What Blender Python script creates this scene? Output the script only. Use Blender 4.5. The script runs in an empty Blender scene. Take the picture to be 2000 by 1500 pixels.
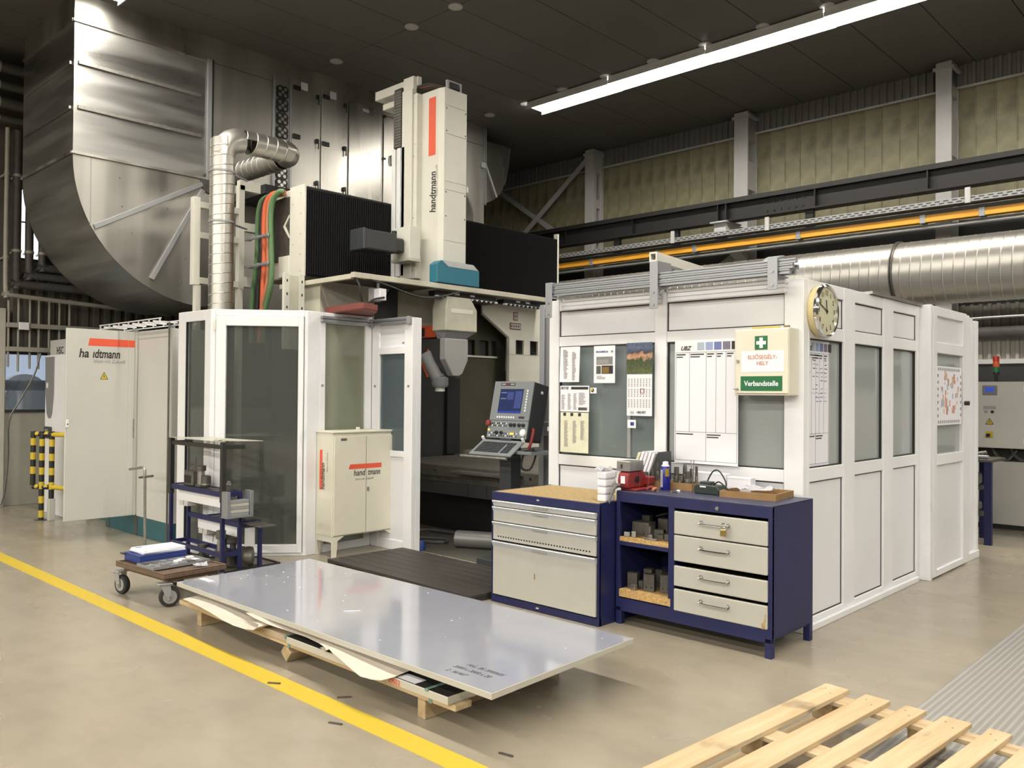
import bpy, bmesh, math, random
from mathutils import Vector, Matrix
random.seed(7)
PI = math.pi
SC = bpy.context.scene
COL = SC.collection

# ------------------------------------------------------------------ camera
F_PX, YAW, PITCH, ROLL, EYE = 1639.3, -43.443, 0.694, 0.460, 1.55
yw, pt, rl = (math.radians(a) for a in (YAW, PITCH, ROLL))
fw = Vector((math.sin(yw)*math.cos(pt), math.cos(yw)*math.cos(pt), math.sin(pt)))
rt = Vector((math.cos(yw), -math.sin(yw), 0)); up = rt.cross(fw)
r2 = rt*math.cos(rl)+up*math.sin(rl); u2 = up*math.cos(rl)-rt*math.sin(rl)
cd = bpy.data.cameras.new('camera'); cam = bpy.data.objects.new('camera', cd); COL.objects.link(cam)
cd.sensor_width = 36; cd.lens = F_PX/2000*36; cd.clip_end = 200
cam.matrix_world = Matrix(((r2.x, u2.x, -fw.x, 0), (r2.y, u2.y, -fw.y, 0), (r2.z, u2.z, -fw.z, EYE), (0, 0, 0, 1)))
SC.camera = cam

# ------------------------------------------------------------------ light, exposure
SC.view_settings.view_transform = 'Standard'; SC.view_settings.look = 'None'
SC.view_settings.gamma = 1; SC.view_settings.use_curve_mapping = False
SC.view_settings.exposure = 0.72
SC.cycles.caustics_reflective = False; SC.cycles.caustics_refractive = False; SC.cycles.sample_clamp_indirect = 8.0
LAMP_COL = (1.0, 0.925, 0.80)
LAMP_STRENGTH = 26.0
w = bpy.data.worlds.new('hall_ambience'); SC.world = w; w.use_nodes = True
w.node_tree.nodes['Background'].inputs[0].default_value = (1.0, 0.92, 0.80, 1)
w.node_tree.nodes['Background'].inputs[1].default_value = 0.06

# unseen lamp rows of the rest of the hall, behind the camera (ceiling strips)
def strip_light(x0, x1, y, z, wid, energy):
    l = bpy.data.lights.new('unseen_lamp_row', 'AREA'); l.shape = 'RECTANGLE'; l.size = x1-x0; l.size_y = wid
    l.energy = energy; l.color = LAMP_COL
    o = bpy.data.objects.new('unseen_lamp_row', l); COL.objects.link(o); o.location = ((x0+x1)/2, y, z)
strip_light(-14, 16, -2.35, 5.95, .25, 750)
strip_light(-14, 16, -8.35, 5.95, .25, 2200)  # strengthened well past the nearer row for frontal fill
strip_light(-14, 16, -14.35, 5.95, .25, 2200)  # extra row added further back for more frontal fill

# ------------------------------------------------------------------ materials
def lin(c): return tuple(((v/255)/12.92 if v/255 <= .04045 else ((v/255+.055)/1.055)**2.4) for v in c)
def T(r, g, b, k=.86):
    l = lin((r, g, b)); return tuple(min(.92, v/t*k) for v, t in zip(l, LAMP_COL))
MATS = {}
def mat(name, col, rough=.5, metal=0., var=0., vscale=4., vstretch=(1, 1, 1), bump=0., bscale=60., rvar=0., spec=.5, col2=None, coat=0.):
    m = bpy.data.materials.new(name); m.use_nodes = True; nt = m.node_tree; N = nt.nodes; L = nt.links
    b = N['Principled BSDF']; b.inputs['Roughness'].default_value = rough; b.inputs['Metallic'].default_value = metal
    b.inputs['Base Color'].default_value = (*col, 1); b.inputs['Specular IOR Level'].default_value = spec
    if coat: b.inputs['Coat Weight'].default_value = coat; b.inputs['Coat Roughness'].default_value = .06
    if var or bump or rvar or col2:
        tc = N.new('ShaderNodeTexCoord'); mp = N.new('ShaderNodeMapping'); mp.inputs['Scale'].default_value = vstretch
        L.new(tc.outputs['Object'], mp.inputs['Vector'])
        no = N.new('ShaderNodeTexNoise'); no.inputs['Scale'].default_value = vscale; no.inputs['Detail'].default_value = 6; no.inputs['Roughness'].default_value = .62
        L.new(mp.outputs[0], no.inputs['Vector'])
        if var or col2:
            mx = N.new('ShaderNodeMix'); mx.data_type = 'RGBA'
            c2 = col2 if col2 else tuple(v*(1-var) for v in col)
            mx.inputs['A'].default_value = (*c2, 1); mx.inputs['B'].default_value = (*[min(1, v*(1+var*.35)) for v in col], 1)
            rp = N.new('ShaderNodeMapRange'); rp.inputs[1].default_value = .3; rp.inputs[2].default_value = .68
            L.new(no.outputs[0], rp.inputs[0]); L.new(rp.outputs[0], mx.inputs['Factor']); L.new(mx.outputs['Result'], b.inputs['Base Color'])
        if rvar:
            rr = N.new('ShaderNodeMapRange'); rr.inputs[1].default_value = .3; rr.inputs[2].default_value = .7
            rr.inputs[3].default_value = max(.02, rough-rvar); rr.inputs[4].default_value = rough+rvar
            L.new(no.outputs[0], rr.inputs[0]); L.new(rr.outputs[0], b.inputs['Roughness'])
        if bump:
            n2 = N.new('ShaderNodeTexNoise'); n2.inputs['Scale'].default_value = bscale; L.new(mp.outputs[0], n2.inputs['Vector'])
            bp = N.new('ShaderNodeBump'); bp.inputs['Strength'].default_value = bump; bp.inputs['Distance'].default_value = .01
            L.new(n2.outputs[0], bp.inputs['Height']); L.new(bp.outputs[0], b.inputs['Normal'])
    MATS[name] = m; return m
def emis(name, col, s):
    m = bpy.data.materials.new(name); m.use_nodes = True; nt = m.node_tree; nt.nodes.remove(nt.nodes['Principled BSDF'])
    e = nt.nodes.new('ShaderNodeEmission'); e.inputs[0].default_value = (*col, 1); e.inputs[1].default_value = s
    nt.links.new(e.outputs[0], nt.nodes['Material Output'].inputs[0]); return m
def glass(name, tint, opaque, gl=.10, rough=.02, dots=0):
    """thin workshop pane: part see-through, part grey body, with a glossy surface; dots = wired / patterned glass"""
    m = bpy.data.materials.new(name); m.use_nodes = True; nt = m.node_tree; N = nt.nodes; L = nt.links
    N.remove(N['Principled BSDF']); out = N['Material Output']
    tr = N.new('ShaderNodeBsdfTransparent'); tr.inputs[0].default_value = (.86, .9, .88, 1)
    df = N.new('ShaderNodeBsdfDiffuse'); df.inputs[0].default_value = (*tint, 1)
    gs = N.new('ShaderNodeBsdfGlossy'); gs.inputs['Roughness'].default_value = rough
    a = N.new('ShaderNodeMixShader'); a.inputs[0].default_value = opaque; L.new(tr.outputs[0], a.inputs[1]); L.new(df.outputs[0], a.inputs[2])
    lw = N.new('ShaderNodeLayerWeight'); pw_ = N.new('ShaderNodeMath'); pw_.operation = 'POWER'; pw_.inputs[1].default_value = 4.; L.new(lw.outputs['Facing'], pw_.inputs[0])
    fr = N.new('ShaderNodeMapRange'); fr.inputs[3].default_value = .045; fr.inputs[4].default_value = .9; L.new(pw_.outputs[0], fr.inputs[0])
    b = N.new('ShaderNodeMixShader'); L.new(fr.outputs[0], b.inputs[0]); L.new(a.outputs[0], b.inputs[1]); L.new(gs.outputs[0], b.inputs[2])
    L.new(b.outputs[0], out.inputs[0])
    if dots:
        tc = N.new('ShaderNodeTexCoord'); vo = N.new('ShaderNodeTexVoronoi'); vo.inputs['Scale'].default_value = dots; vo.inputs['Randomness'].default_value = .25
        L.new(tc.outputs['Object'], vo.inputs['Vector'])
        bp = N.new('ShaderNodeBump'); bp.inputs['Strength'].default_value = .25; bp.inputs['Distance'].default_value = .0006
        L.new(vo.outputs['Distance'], bp.inputs['Height']); L.new(bp.outputs[0], gs.inputs['Normal']); L.new(bp.outputs[0], df.inputs['Normal'])
    return m
def wood(name, c1, c2, axis=0, rough=.65, scale=9.):
    m = bpy.data.materials.new(name); m.use_nodes = True; nt = m.node_tree; N = nt.nodes; L = nt.links; b = N['Principled BSDF']; b.inputs['Roughness'].default_value = rough
    tc = N.new('ShaderNodeTexCoord'); mp = N.new('ShaderNodeMapping'); s = [scale*2.2]*3; s[axis] = scale*.12; mp.inputs['Scale'].default_value = s
    oi = N.new('ShaderNodeObjectInfo'); ad = N.new('ShaderNodeVectorMath'); ad.operation = 'ADD'
    cb = N.new('ShaderNodeCombineXYZ'); mu = N.new('ShaderNodeMath'); mu.operation = 'MULTIPLY'; mu.inputs[1].default_value = 37.
    L.new(oi.outputs['Random'], mu.inputs[0]); L.new(mu.outputs[0], cb.inputs[0]); L.new(mu.outputs[0], cb.inputs[1])
    L.new(tc.outputs['Object'], ad.inputs[0]); L.new(cb.outputs[0], ad.inputs[1]); L.new(ad.outputs[0], mp.inputs['Vector'])
    no = N.new('ShaderNodeTexNoise'); no.inputs['Scale'].default_value = 1.; no.inputs['Detail'].default_value = 5; no.inputs['Distortion'].default_value = .6
    L.new(mp.outputs[0], no.inputs['Vector'])
    rp = N.new('ShaderNodeValToRGB'); rp.color_ramp.elements[0].position = .3; rp.color_ramp.elements[1].position = .66
    rp.color_ramp.elements[0].color = (*c2, 1); rp.color_ramp.elements[1].color = (*c1, 1)
    L.new(no.outputs[0], rp.inputs[0])
    n2 = N.new('ShaderNodeTexNoise'); n2.inputs['Scale'].default_value = 5.; n2.inputs['Detail'].default_value = 8; L.new(ad.outputs[0], n2.inputs['Vector'])
    r2_ = N.new('ShaderNodeMapRange'); r2_.inputs[1].default_value = .62; r2_.inputs[2].default_value = .8; r2_.inputs[3].default_value = 1.; r2_.inputs[4].default_value = .45
    L.new(n2.outputs[0], r2_.inputs[0])
    mx = N.new('ShaderNodeMix'); mx.data_type = 'RGBA'; mx.blend_type = 'MULTIPLY'; mx.inputs['Factor'].default_value = 1
    L.new(rp.outputs[0], mx.inputs['A']); L.new(r2_.outputs[0], mx.inputs['B']); L.new(mx.outputs['Result'], b.inputs['Base Color'])
    return m

M = dict(
 pvc=mat('white_frame_plastic', T(238, 232, 222), .38, var=.05, vscale=3),
 infill=mat('white_infill_panel', T(233, 227, 218), .3, var=.04, vscale=2),
 cream=mat('cream_machine_paint', T(224, 216, 194), .42, var=.06, vscale=3),
 packpaper=mat('buff_packing_paper', T(212, 196, 172), .7, var=.08, vscale=9), shieldgrey=mat('shield_grey_paint', T(160, 155, 145), .42), palegrey=mat('pale_grey_print', T(172, 178, 182)), paleblue=mat('pale_blue_print', T(150, 158, 186)), midblue=mat('mid_blue_print', T(108, 116, 160)), mauve=mat('mauve_print', T(118, 110, 122)),
 gloom=mat('dark_guideway_paint', T(46, 46, 44), .5), tubegrey=mat('dull_tube_grey', T(122, 118, 110), .4, .3), darkolive=mat('dark_olive_steel', T(78, 73, 56), .5, var=.25, vscale=2),
 pastel=mat('pastel_orange_print', T(216, 166, 138), .6),
 cream_dirty=mat('oily_cream_paint', T(204, 195, 168), .45, var=.2, vscale=3),
 creamcab=mat('ivory_cabinet_paint', T(226, 216, 188), .4, var=.05, vscale=4),
 cabgrey=mat('light_grey_cabinet_paint', T(200, 194, 178), .45, var=.05, vscale=2),
 machgrey=mat('pebble_grey_paint', T(188, 184, 174), .45, var=.04),
 headgrey=mat('head_grey_paint', T(128, 125, 120), .45, var=.06),
 darkgrey=mat('dark_grey_paint', T(56, 55, 52), .5, var=.15),
 blue=mat('navy_blue_paint', T(36, 39, 78), .42, var=.22, vscale=5, spec=.4),
 bluetop=mat('worn_blue_worktop', T(64, 65, 84), .5, var=.35, vscale=9),
 drawer=mat('drawer_grey_paint', T(188, 181, 163), .42, var=.06, vscale=5),
 grip=mat('drawer_grip_aluminium', T(205, 202, 194), .35, .3),
 alu=mat('anodised_aluminium', T(164, 162, 158), .38, .55, var=.05),
 alud=mat('dull_aluminium', T(165, 162, 155), .5, .4),
 chrome=mat('chrome', (.8, .8, .8), .12, 1.),
 steel=mat('bare_steel', (.36, .35, .33), .38, .85, var=.25, vscale=20),
 steeld=mat('dark_machined_steel', (.13, .125, .115), .45, .6, var=.3, vscale=12),
 cast=mat('oiled_cast_iron', (.16, .15, .13), .4, .5, var=.35, vscale=10),
 black=mat('black_plastic', (.012, .012, .013), .5),
 rubber=mat('black_rubber', (.02, .02, .02), .7),
 bellow=mat('black_bellows', (.009, .009, .011), .55),
 blackframe=mat('black_painted_steel', (.022, .022, .02), .45, var=.2),
 teal=mat('teal_paint', T(46, 114, 128), .45),
 tealp=mat('dark_teal_plinth', T(46, 92, 94), .5, var=.1),
 orange=mat('orange_red_paint', T(232, 92, 58), .45),
 orangem=mat('orange_machine_paint', T(205, 84, 42), .5, var=.25, vscale=12),
 ink=mat('black_lettering', (.02, .018, .017), .5),
 inkgrey=mat('grey_lettering', T(150, 142, 132), .5),
 paper=mat('white_paper', T(236, 230, 224), .6),
 paperold=mat('yellowed_paper', T(226, 220, 186), .6, var=.12, vscale=14),
 wall=mat('khaki_wall_cladding', T(172, 162, 122), .5, var=.22, vscale=1.5, vstretch=(1, 1, .8), col2=T(98, 91, 68)),
 walllow=mat('grey_corrugated_cladding', T(168, 160, 142), .5, var=.2, vscale=2),
 eave=mat('grey_eave_sheet', T(126, 122, 114), .5, var=.1),
 ceil=mat('ceiling_panel_paint', T(102, 97, 88), .6, var=.08, vscale=.7),
 joint=mat('dark_joint', (.012, .012, .011), .8),
 column=mat('light_grey_column_paint', T(196, 190, 180), .5, var=.1, vscale=3),
 girder=mat('black_crane_girder_paint', (.009, .009, .010), .45, var=.2, vscale=3),
 yellowrail=mat('yellow_conductor_rail', T(246, 172, 52), .4),
 yellow=mat('yellow_paint', T(206, 174, 48), .5),
 wallbeige=mat('grey_beige_render', T(186, 178, 158), .7, var=.12, vscale=3),
 walldark=mat('dark_corrugated_steel', T(92, 86, 74), .55, var=.25, vscale=4),
 lagging=mat('dark_pipe_lagging', T(82, 78, 72), .6, var=.3, vscale=8),
 conduit=mat('beige_conduit', T(160, 152, 134), .5, var=.15),
 osb=mat('chipboard_top', T(186, 154, 100), .7, var=.4, vscale=45, bump=.1),
 chip=mat('chipboard_edge', T(206, 164, 100), .8, var=.5, vscale=70),
 deck=mat('brown_plywood', T(108, 86, 66), .6, var=.3, vscale=12, vstretch=(1, 6, 1)),
 card=mat('brown_card', T(176, 152, 122), .8, var=.12),
 red=mat('red_vise_paint', T(140, 42, 38), .5, var=.25, vscale=30),
 green=mat('safety_green', T(26, 104, 56), .4),
 darkgreen=mat('dark_green_plastic', (.018, .03, .026), .45),
 brass=mat('brass', T(170, 140, 80), .35, .9),
 brick=mat('red_brown_tray_paint', T(134, 72, 62), .5, var=.2),
 hosegreen=mat('green_hose', T(92, 124, 78), .5), hosedark=mat('dark_green_hose', T(46, 66, 44), .5),
 hoseblack=mat('black_hose', (.02, .02, .02), .5), hoseorange=mat('orange_hose', T(226, 104, 58), .5), hosebrown=mat('pale_orange_hose', T(196, 128, 88), .5),
 strap=mat('green_plastic_strap', T(110, 140, 122), .4),
 film=mat('blue_grey_protective_film', T(166, 164, 166), .12, var=.05, vscale=3, spec=.8, coat=.8),
 plateedge=mat('plate_edge', T(196, 188, 168), .45, .2),
 platedark=mat('dark_plate_film', (.025, .024, .023), .25),
 consgrey=mat('console_grey', T(122, 124, 120), .45), consdark=mat('console_dark_side', T(52, 54, 54), .45),
 bluebox=mat('blue_steel_box', T(44, 62, 120), .42, var=.15),
 canblue=mat('blue_can_paint', T(34, 36, 128), .3, .2),
 steelgreymat=mat('worn_grey_floor_plate', T(94, 89, 78), .45, var=.35, vscale=5),
 matblack=mat('black_brown_oiled_wood', T(58, 52, 46), .55, var=.35, vscale=10, vstretch=(.25, 3, 1)),
 cork=mat('brown_tool_tray_wood', T(154, 118, 74), .7, var=.2, vscale=20),
 amber=mat('amber_lens', T(226, 96, 40), .3), redlens=mat('red_lens', T(190, 50, 36), .3), greenlens=mat('green_lens', T(36, 120, 70), .3),
 clockface=mat('clock_face', T(206, 198, 160), .3), clockrim=mat('cream_clock_case', T(222, 200, 140), .4),
 pane_clear=glass('clear_booth_glass', T(128, 136, 130), .55),
 pane_wired=glass('wired_booth_glass', T(176, 176, 166), .82, dots=90),
 pane_dark=glass('dark_patterned_glass', T(92, 92, 84), .55, dots=70),
 pane_pale=glass('pale_patterned_glass', T(150, 150, 124), .72, dots=70),
 pane_blue=glass('bluish_patterned_glass', T(98, 108, 108), .6, dots=70),
)
def galv(name, base, rough, stretch, amount=.4, rv=.1):
    """rolled galvanised sheet: long soft streaks in gloss and tone"""
    m = bpy.data.materials.new(name); m.use_nodes = True; nt = m.node_tree; N = nt.nodes; L = nt.links; b = N['Principled BSDF']
    b.inputs['Metallic'].default_value = .92
    tc = N.new('ShaderNodeTexCoord'); mp = N.new('ShaderNodeMapping'); mp.inputs['Scale'].default_value = stretch
    L.new(tc.outputs['Object'], mp.inputs['Vector'])
    no = N.new('ShaderNodeTexNoise'); no.inputs['Scale'].default_value = 1.; no.inputs['Detail'].default_value = 3; L.new(mp.outputs[0], no.inputs['Vector'])
    r = N.new('ShaderNodeMapRange'); r.inputs[1].default_value = .35; r.inputs[2].default_value = .65; r.inputs[3].default_value = rough-rv; r.inputs[4].default_value = rough+rv
    L.new(no.outputs[0], r.inputs[0]); L.new(r.outputs[0], b.inputs['Roughness'])
    mx = N.new('ShaderNodeMix'); mx.data_type = 'RGBA'; mx.inputs['A'].default_value = (*[v*(1-amount) for v in base], 1); mx.inputs['B'].default_value = (*base, 1)
    r3 = N.new('ShaderNodeMapRange'); r3.inputs[1].default_value = .38; r3.inputs[2].default_value = .6; L.new(no.outputs[0], r3.inputs[0])
    L.new(r3.outputs[0], mx.inputs['Factor']); L.new(mx.outputs['Result'], b.inputs['Base Color'])
    return m
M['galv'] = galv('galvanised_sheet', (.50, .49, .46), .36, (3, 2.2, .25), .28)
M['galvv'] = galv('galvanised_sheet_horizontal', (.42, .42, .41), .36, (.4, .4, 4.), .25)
M['spiral'] = galv('spiral_duct_steel', (.52, .51, .48), .36, (.4, 2, 2), .12, .03)
M['pine'] = wood('pine_boards', T(214, 187, 144), T(188, 155, 108), 1)
M['pinex'] = wood('pine_timber', T(206, 180, 138), T(178, 148, 104), 0)
M['piney'] = wood('pine_bearer', T(186, 160, 118), T(156, 128, 88), 1)
M['lampface'] = emis('lamp_diffuser_light', LAMP_COL, LAMP_STRENGTH)
M['lampbody'] = mat('lamp_housing_paint', T(215, 210, 200), .5)
M['screen'] = emis('blue_screen_light', lin((66, 76, 118)), .42)
M['screenlt'] = emis('pale_screen_marks', lin((150, 160, 190)), .5)
M['screenblue'] = emis('bright_blue_screen_bar', lin((70, 90, 190)), .5)
M['led'] = emis('amber_indicator_light', lin((255, 200, 60)), 2.)
M['hallglow'] = emis('next_hall_light', lin((176, 184, 208)), .9)

# ------------------------------------------------------------------ mesh helpers
WM = {}
class MB:
    def __init__(s): s.bm = bmesh.new(); s.smooth = False
    def _hull(s, vs, fs, bev=0., seg=1):
        v = [s.bm.verts.new(p) for p in vs]; f = [s.bm.faces.new([v[i] for i in q]) for q in fs]
        if bev > 0:
            e = list({ed for q in f for ed in q.edges})
            bmesh.ops.bevel(s.bm, geom=e, offset=bev, segments=seg, affect='EDGES', profile=.5)
        return s
    def box(s, x0, x1, y0, y1, z0, z1, bev=0., seg=1, m=None):
        vs = [Vector((x, y, z)) for z in (z0, z1) for y in (y0, y1) for x in (x0, x1)]
        if m is not None: vs = [m @ v for v in vs]
        return s._hull(vs, [(0, 2, 3, 1), (4, 5, 7, 6), (0, 1, 5, 4), (1, 3, 7, 5), (3, 2, 6, 7), (2, 0, 4, 6)], bev, seg)
    def seg(s, p, q, u0, u1, z0, z1, t0, t1, bev=0.):
        """box on a vertical wall line p->q: u along it, t = distance towards its outward side"""
        d = Vector((q[0]-p[0], q[1]-p[1], 0)).normalized(); n = Vector((d.y, -d.x, 0)); o = Vector((p[0], p[1], 0))
        m = Matrix(((d.x, n.x, 0, o.x), (d.y, n.y, 0, o.y), (0, 0, 1, 0), (0, 0, 0, 1)))
        return s.box(u0, u1, t0, t1, z0, z1, bev, 1, m)
    def prism(s, pts, axis, a0, a1, bev=0.):
        def P(p, a): return {0: Vector((a, p[0], p[1])), 1: Vector((p[0], a, p[1])), 2: Vector((p[0], p[1], a))}[axis]
        n = len(pts); vs = [P(p, a0) for p in pts]+[P(p, a1) for p in pts]
        fs = [tuple(range(n))[::-1], tuple(range(n, 2*n))]+[(i, (i+1) % n, n+(i+1) % n, n+i) for i in range(n)]
        return s._hull(vs, fs, bev)
    def cyl(s, p0, p1, r, r2=None, n=14):
        p0, p1 = Vector(p0), Vector(p1); r2 = r if r2 is None else r2; d = (p1-p0).normalized()
        a = d.orthogonal().normalized(); b = d.cross(a); s.smooth = True
        v0 = [s.bm.verts.new(p0+(a*math.cos(2*PI*i/n)+b*math.sin(2*PI*i/n))*r) for i in range(n)]
        v1 = [s.bm.verts.new(p1+(a*math.cos(2*PI*i/n)+b*math.sin(2*PI*i/n))*r2) for i in range(n)]
        s.bm.faces.new(v0[::-1]); s.bm.faces.new(v1)
        for i in range(n): s.bm.faces.new((v0[i], v0[(i+1) % n], v1[(i+1) % n], v1[i]))
        return s
    def lathe(s, prof, c=(0, 0, 0), axis=(0, 0, 1), n=20):
        """prof = [(radius, height)...] round axis through c"""
        s.smooth = True; d = Vector(axis).normalized(); a = d.orthogonal().normalized(); b = d.cross(a); c = Vector(c)
        rings = [[s.bm.verts.new(c+d*h+(a*math.cos(2*PI*i/n)+b*math.sin(2*PI*i/n))*max(r, 1e-4)) for i in range(n)] for r, h in prof]
        for k in range(len(rings)-1):
            for i in range(n): s.bm.faces.new((rings[k][i], rings[k][(i+1) % n], rings[k+1][(i+1) % n], rings[k+1][i]))
        s.bm.faces.new(rings[0][::-1]); s.bm.faces.new(rings[-1]); return s
    def tube(s, pts, r, n=8, sub=4):
        P = [Vector(p) for p in pts]; s.smooth = True
        if sub > 1 and len(P) > 2:
            Q = [P[0]+(P[0]-P[1])]+P+[P[-1]+(P[-1]-P[-2])]; out = []
            for i in range(1, len(Q)-2):
                for k in range(sub):
                    t = k/sub; a, b, c, d = Q[i-1:i+3]
                    out.append(.5*((2*b)+(c-a)*t+(2*a-5*b+4*c-d)*t*t+(3*b-a-3*c+d)*t**3))
            P = out+[P[-1]]
        up_ = None; rings = []
        for i, p in enumerate(P):
            d = (P[min(i+1, len(P)-1)]-P[max(i-1, 0)]).normalized()
            if up_ is None: up_ = d.orthogonal().normalized()
            up_ = (up_-d*up_.dot(d)).normalized(); b = d.cross(up_)
            rings.append([s.bm.verts.new(p+(up_*math.cos(2*PI*j/n)+b*math.sin(2*PI*j/n))*r) for j in range(n)])
        for k in range(len(rings)-1):
            for j in range(n): s.bm.faces.new((rings[k][j], rings[k][(j+1) % n], rings[k+1][(j+1) % n], rings[k+1][j]))
        s.bm.faces.new(rings[0][::-1]); s.bm.faces.new(rings[-1]); return s
    def strip(s, a, b, thick, axis=2):
        """ribbon through two rows of points, given a thickness"""
        n = len(a); t = Vector([thick if i == axis else 0 for i in range(3)])
        A = [s.bm.verts.new(Vector(p)) for p in a]; B = [s.bm.verts.new(Vector(p)) for p in b]
        A2 = [s.bm.verts.new(Vector(p)+t) for p in a]; B2 = [s.bm.verts.new(Vector(p)+t) for p in b]
        for i in range(n-1):
            s.bm.faces.new((A[i], B[i], B[i+1], A[i+1])); s.bm.faces.new((A2[i], A2[i+1], B2[i+1], B2[i]))
            s.bm.faces.new((A[i], A[i+1], A2[i+1], A2[i])); s.bm.faces.new((B[i], B2[i], B2[i+1], B[i+1]))
        s.bm.faces.new((A[0], A2[0], B2[0], B[0])); s.bm.faces.new((A[-1], B[-1], B2[-1], A2[-1])); return s
    def mesh(s, name, m):
        bmesh.ops.recalc_face_normals(s.bm, faces=s.bm.faces)
        me = bpy.data.meshes.new(name)
        if s.smooth:
            for f in s.bm.faces: f.smooth = True
        s.bm.to_mesh(me); s.bm.free()
        if s.smooth: me.set_sharp_from_angle(angle=math.radians(38))
        me.materials.append(m if not isinstance(m, str) else M[m]); return me
    def build(s, name, m, parent=None, local=False, loc=None):
        me = s.mesh(name, m); o = bpy.data.objects.new(name, me); COL.objects.link(o)
        if parent is not None:
            W = WM[parent.name]; o.parent = parent
            if not local: me.transform(W.inverted())
            WM[o.name] = W
        else:
            if loc is None:
                xs = [v.co for v in me.vertices]
                loc = Vector(((min(c.x for c in xs)+max(c.x for c in xs))/2, (min(c.y for c in xs)+max(c.y for c in xs))/2, min(c.z for c in xs)))
            loc = Vector(loc); me.transform(Matrix.Translation(-loc)); o.location = loc; WM[o.name] = Matrix.Translation(loc)
        return o
def B(*a, **k): return MB().box(*a, **k)
def tag(o, label=None, cat=None, group=None, kind=None):
    for k, v in (('label', label), ('category', cat), ('group', group), ('kind', kind)):
        if v: o[k] = v
    return o
def thing(name, label, cat, loc=(0, 0, 0), rz=0., group=None):
    o = bpy.data.objects.new(name, None); COL.objects.link(o); o.location = loc; o.rotation_euler = (0, 0, rz); o.empty_display_size = .05
    WM[o.name] = Matrix.Translation(Vector(loc)) @ Matrix.Rotation(rz, 4, 'Z'); return tag(o, label, cat, group)
def solo(mb, name, m, label, cat, group=None, loc=None): return tag(mb.build(name, m, None, loc=loc), label, cat, group)
def piece(parent, name, me, loc, rot=(0, 0, 0)):
    """a piece sharing mesh data, placed in its parent's own coordinates"""
    o = bpy.data.objects.new(name, me); COL.objects.link(o); o.parent = parent; o.location = loc; o.rotation_euler = rot; return o
def struct(mb, name, m, loc=None):
    o = mb.build(name, m, None, loc=loc); o['kind'] = 'structure'; return o
def root(name):
    o = bpy.data.objects.new(name, None); COL.objects.link(o); o['kind'] = 'structure'; WM[o.name] = Matrix.Identity(4); return o
TXT = []
def text(s, size, m, parent, o, right, upv, shear=0., bold=0., align='LEFT', sx=1., name='lettering', ext=.0006):
    cu = bpy.data.curves.new('t', 'FONT'); cu.body = s; cu.size = size; cu.shear = shear; cu.offset = bold*size; cu.align_x = align; cu.extrude = ext; cu.resolution_u = 3
    ob = bpy.data.objects.new('t', cu); me = bpy.data.meshes.new_from_object(ob)
    bpy.data.objects.remove(ob); bpy.data.curves.remove(cu)
    r = Vector(right).normalized(); u = Vector(upv).normalized(); n = r.cross(u); o = Vector(o)+n*ext
    me.transform(Matrix(((r.x*sx, u.x, n.x, o.x), (r.y*sx, u.y, n.y, o.y), (r.z*sx, u.z, n.z, o.z), (0, 0, 0, 1))))
    me.transform(WM[parent.name].inverted()); me.materials.clear(); me.materials.append(M[m])
    t = bpy.data.objects.new(name, me); COL.objects.link(t); t.parent = parent; WM[t.name] = WM[parent.name]; return t

# ================================================================== THE HALL
YW, ZC = 12.4, 6.06
def floor_mat():
    m = bpy.data.materials.new('beige_floor_coating'); m.use_nodes = True; nt = m.node_tree; N = nt.nodes; L = nt.links; b = N['Principled BSDF']
    tc = N.new('ShaderNodeTexCoord')
    def noise(sc, det, st=(1, 1, 1)):
        mp = N.new('ShaderNodeMapping'); mp.inputs['Scale'].default_value = st; L.new(tc.outputs['Object'], mp.inputs[0])
        n = N.new('ShaderNodeTexNoise'); n.inputs['Scale'].default_value = sc; n.inputs['Detail'].default_value = det; n.inputs['Roughness'].default_value = .65; L.new(mp.outputs[0], n.inputs[0]); return n
    def ramp(n, a, b_, c, d):
        r = N.new('ShaderNodeMapRange'); r.inputs[1].default_value = a; r.inputs[2].default_value = b_; r.inputs[3].default_value = c; r.inputs[4].default_value = d; r.interpolation_type = 'SMOOTHSTEP'; L.new(n.outputs[0], r.inputs[0]); return r
    c = T(203, 186, 156, .52)
    mx = N.new('ShaderNodeMix'); mx.data_type = 'RGBA'; mx.inputs['A'].default_value = (*[v*.93 for v in c], 1); mx.inputs['B'].default_value = (*c, 1)
    L.new(ramp(noise(.6, 2), .3, .7, 0, 1).outputs[0], mx.inputs['Factor'])
    m2 = N.new('ShaderNodeMix'); m2.data_type = 'RGBA'; m2.blend_type = 'MULTIPLY'; m2.inputs['Factor'].default_value = 1
    L.new(mx.outputs['Result'], m2.inputs['A']); L.new(ramp(noise(3, 2, (1, 1.6, 1)), .35, .75, 1, .9).outputs[0], m2.inputs['B'])
    m3 = N.new('ShaderNodeMix'); m3.data_type = 'RGBA'; m3.blend_type = 'MULTIPLY'; m3.inputs['Factor'].default_value = 1
    L.new(m2.outputs['Result'], m3.inputs['A']); L.new(ramp(noise(34, 4), .72, .8, 1, .4).outputs[0], m3.inputs['B'])
    L.new(m3.outputs['Result'], b.inputs['Base Color'])
    L.new(ramp(noise(1.6, 2), .3, .7, .17, .3).outputs[0], b.inputs['Roughness']); b.inputs['Specular IOR Level'].default_value = .45
    return m
struct(B(-16, 9, -12, YW+.3, -.1, 0), 'floor', floor_mat(), loc=(0, 0, 0))
solo(B(-12.6, 6, 2.358, 2.482, 0, .002), 'floor_line', 'yellow', 'yellow painted line running across the bare floor in front of the skid', 'floor marking')

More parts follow.
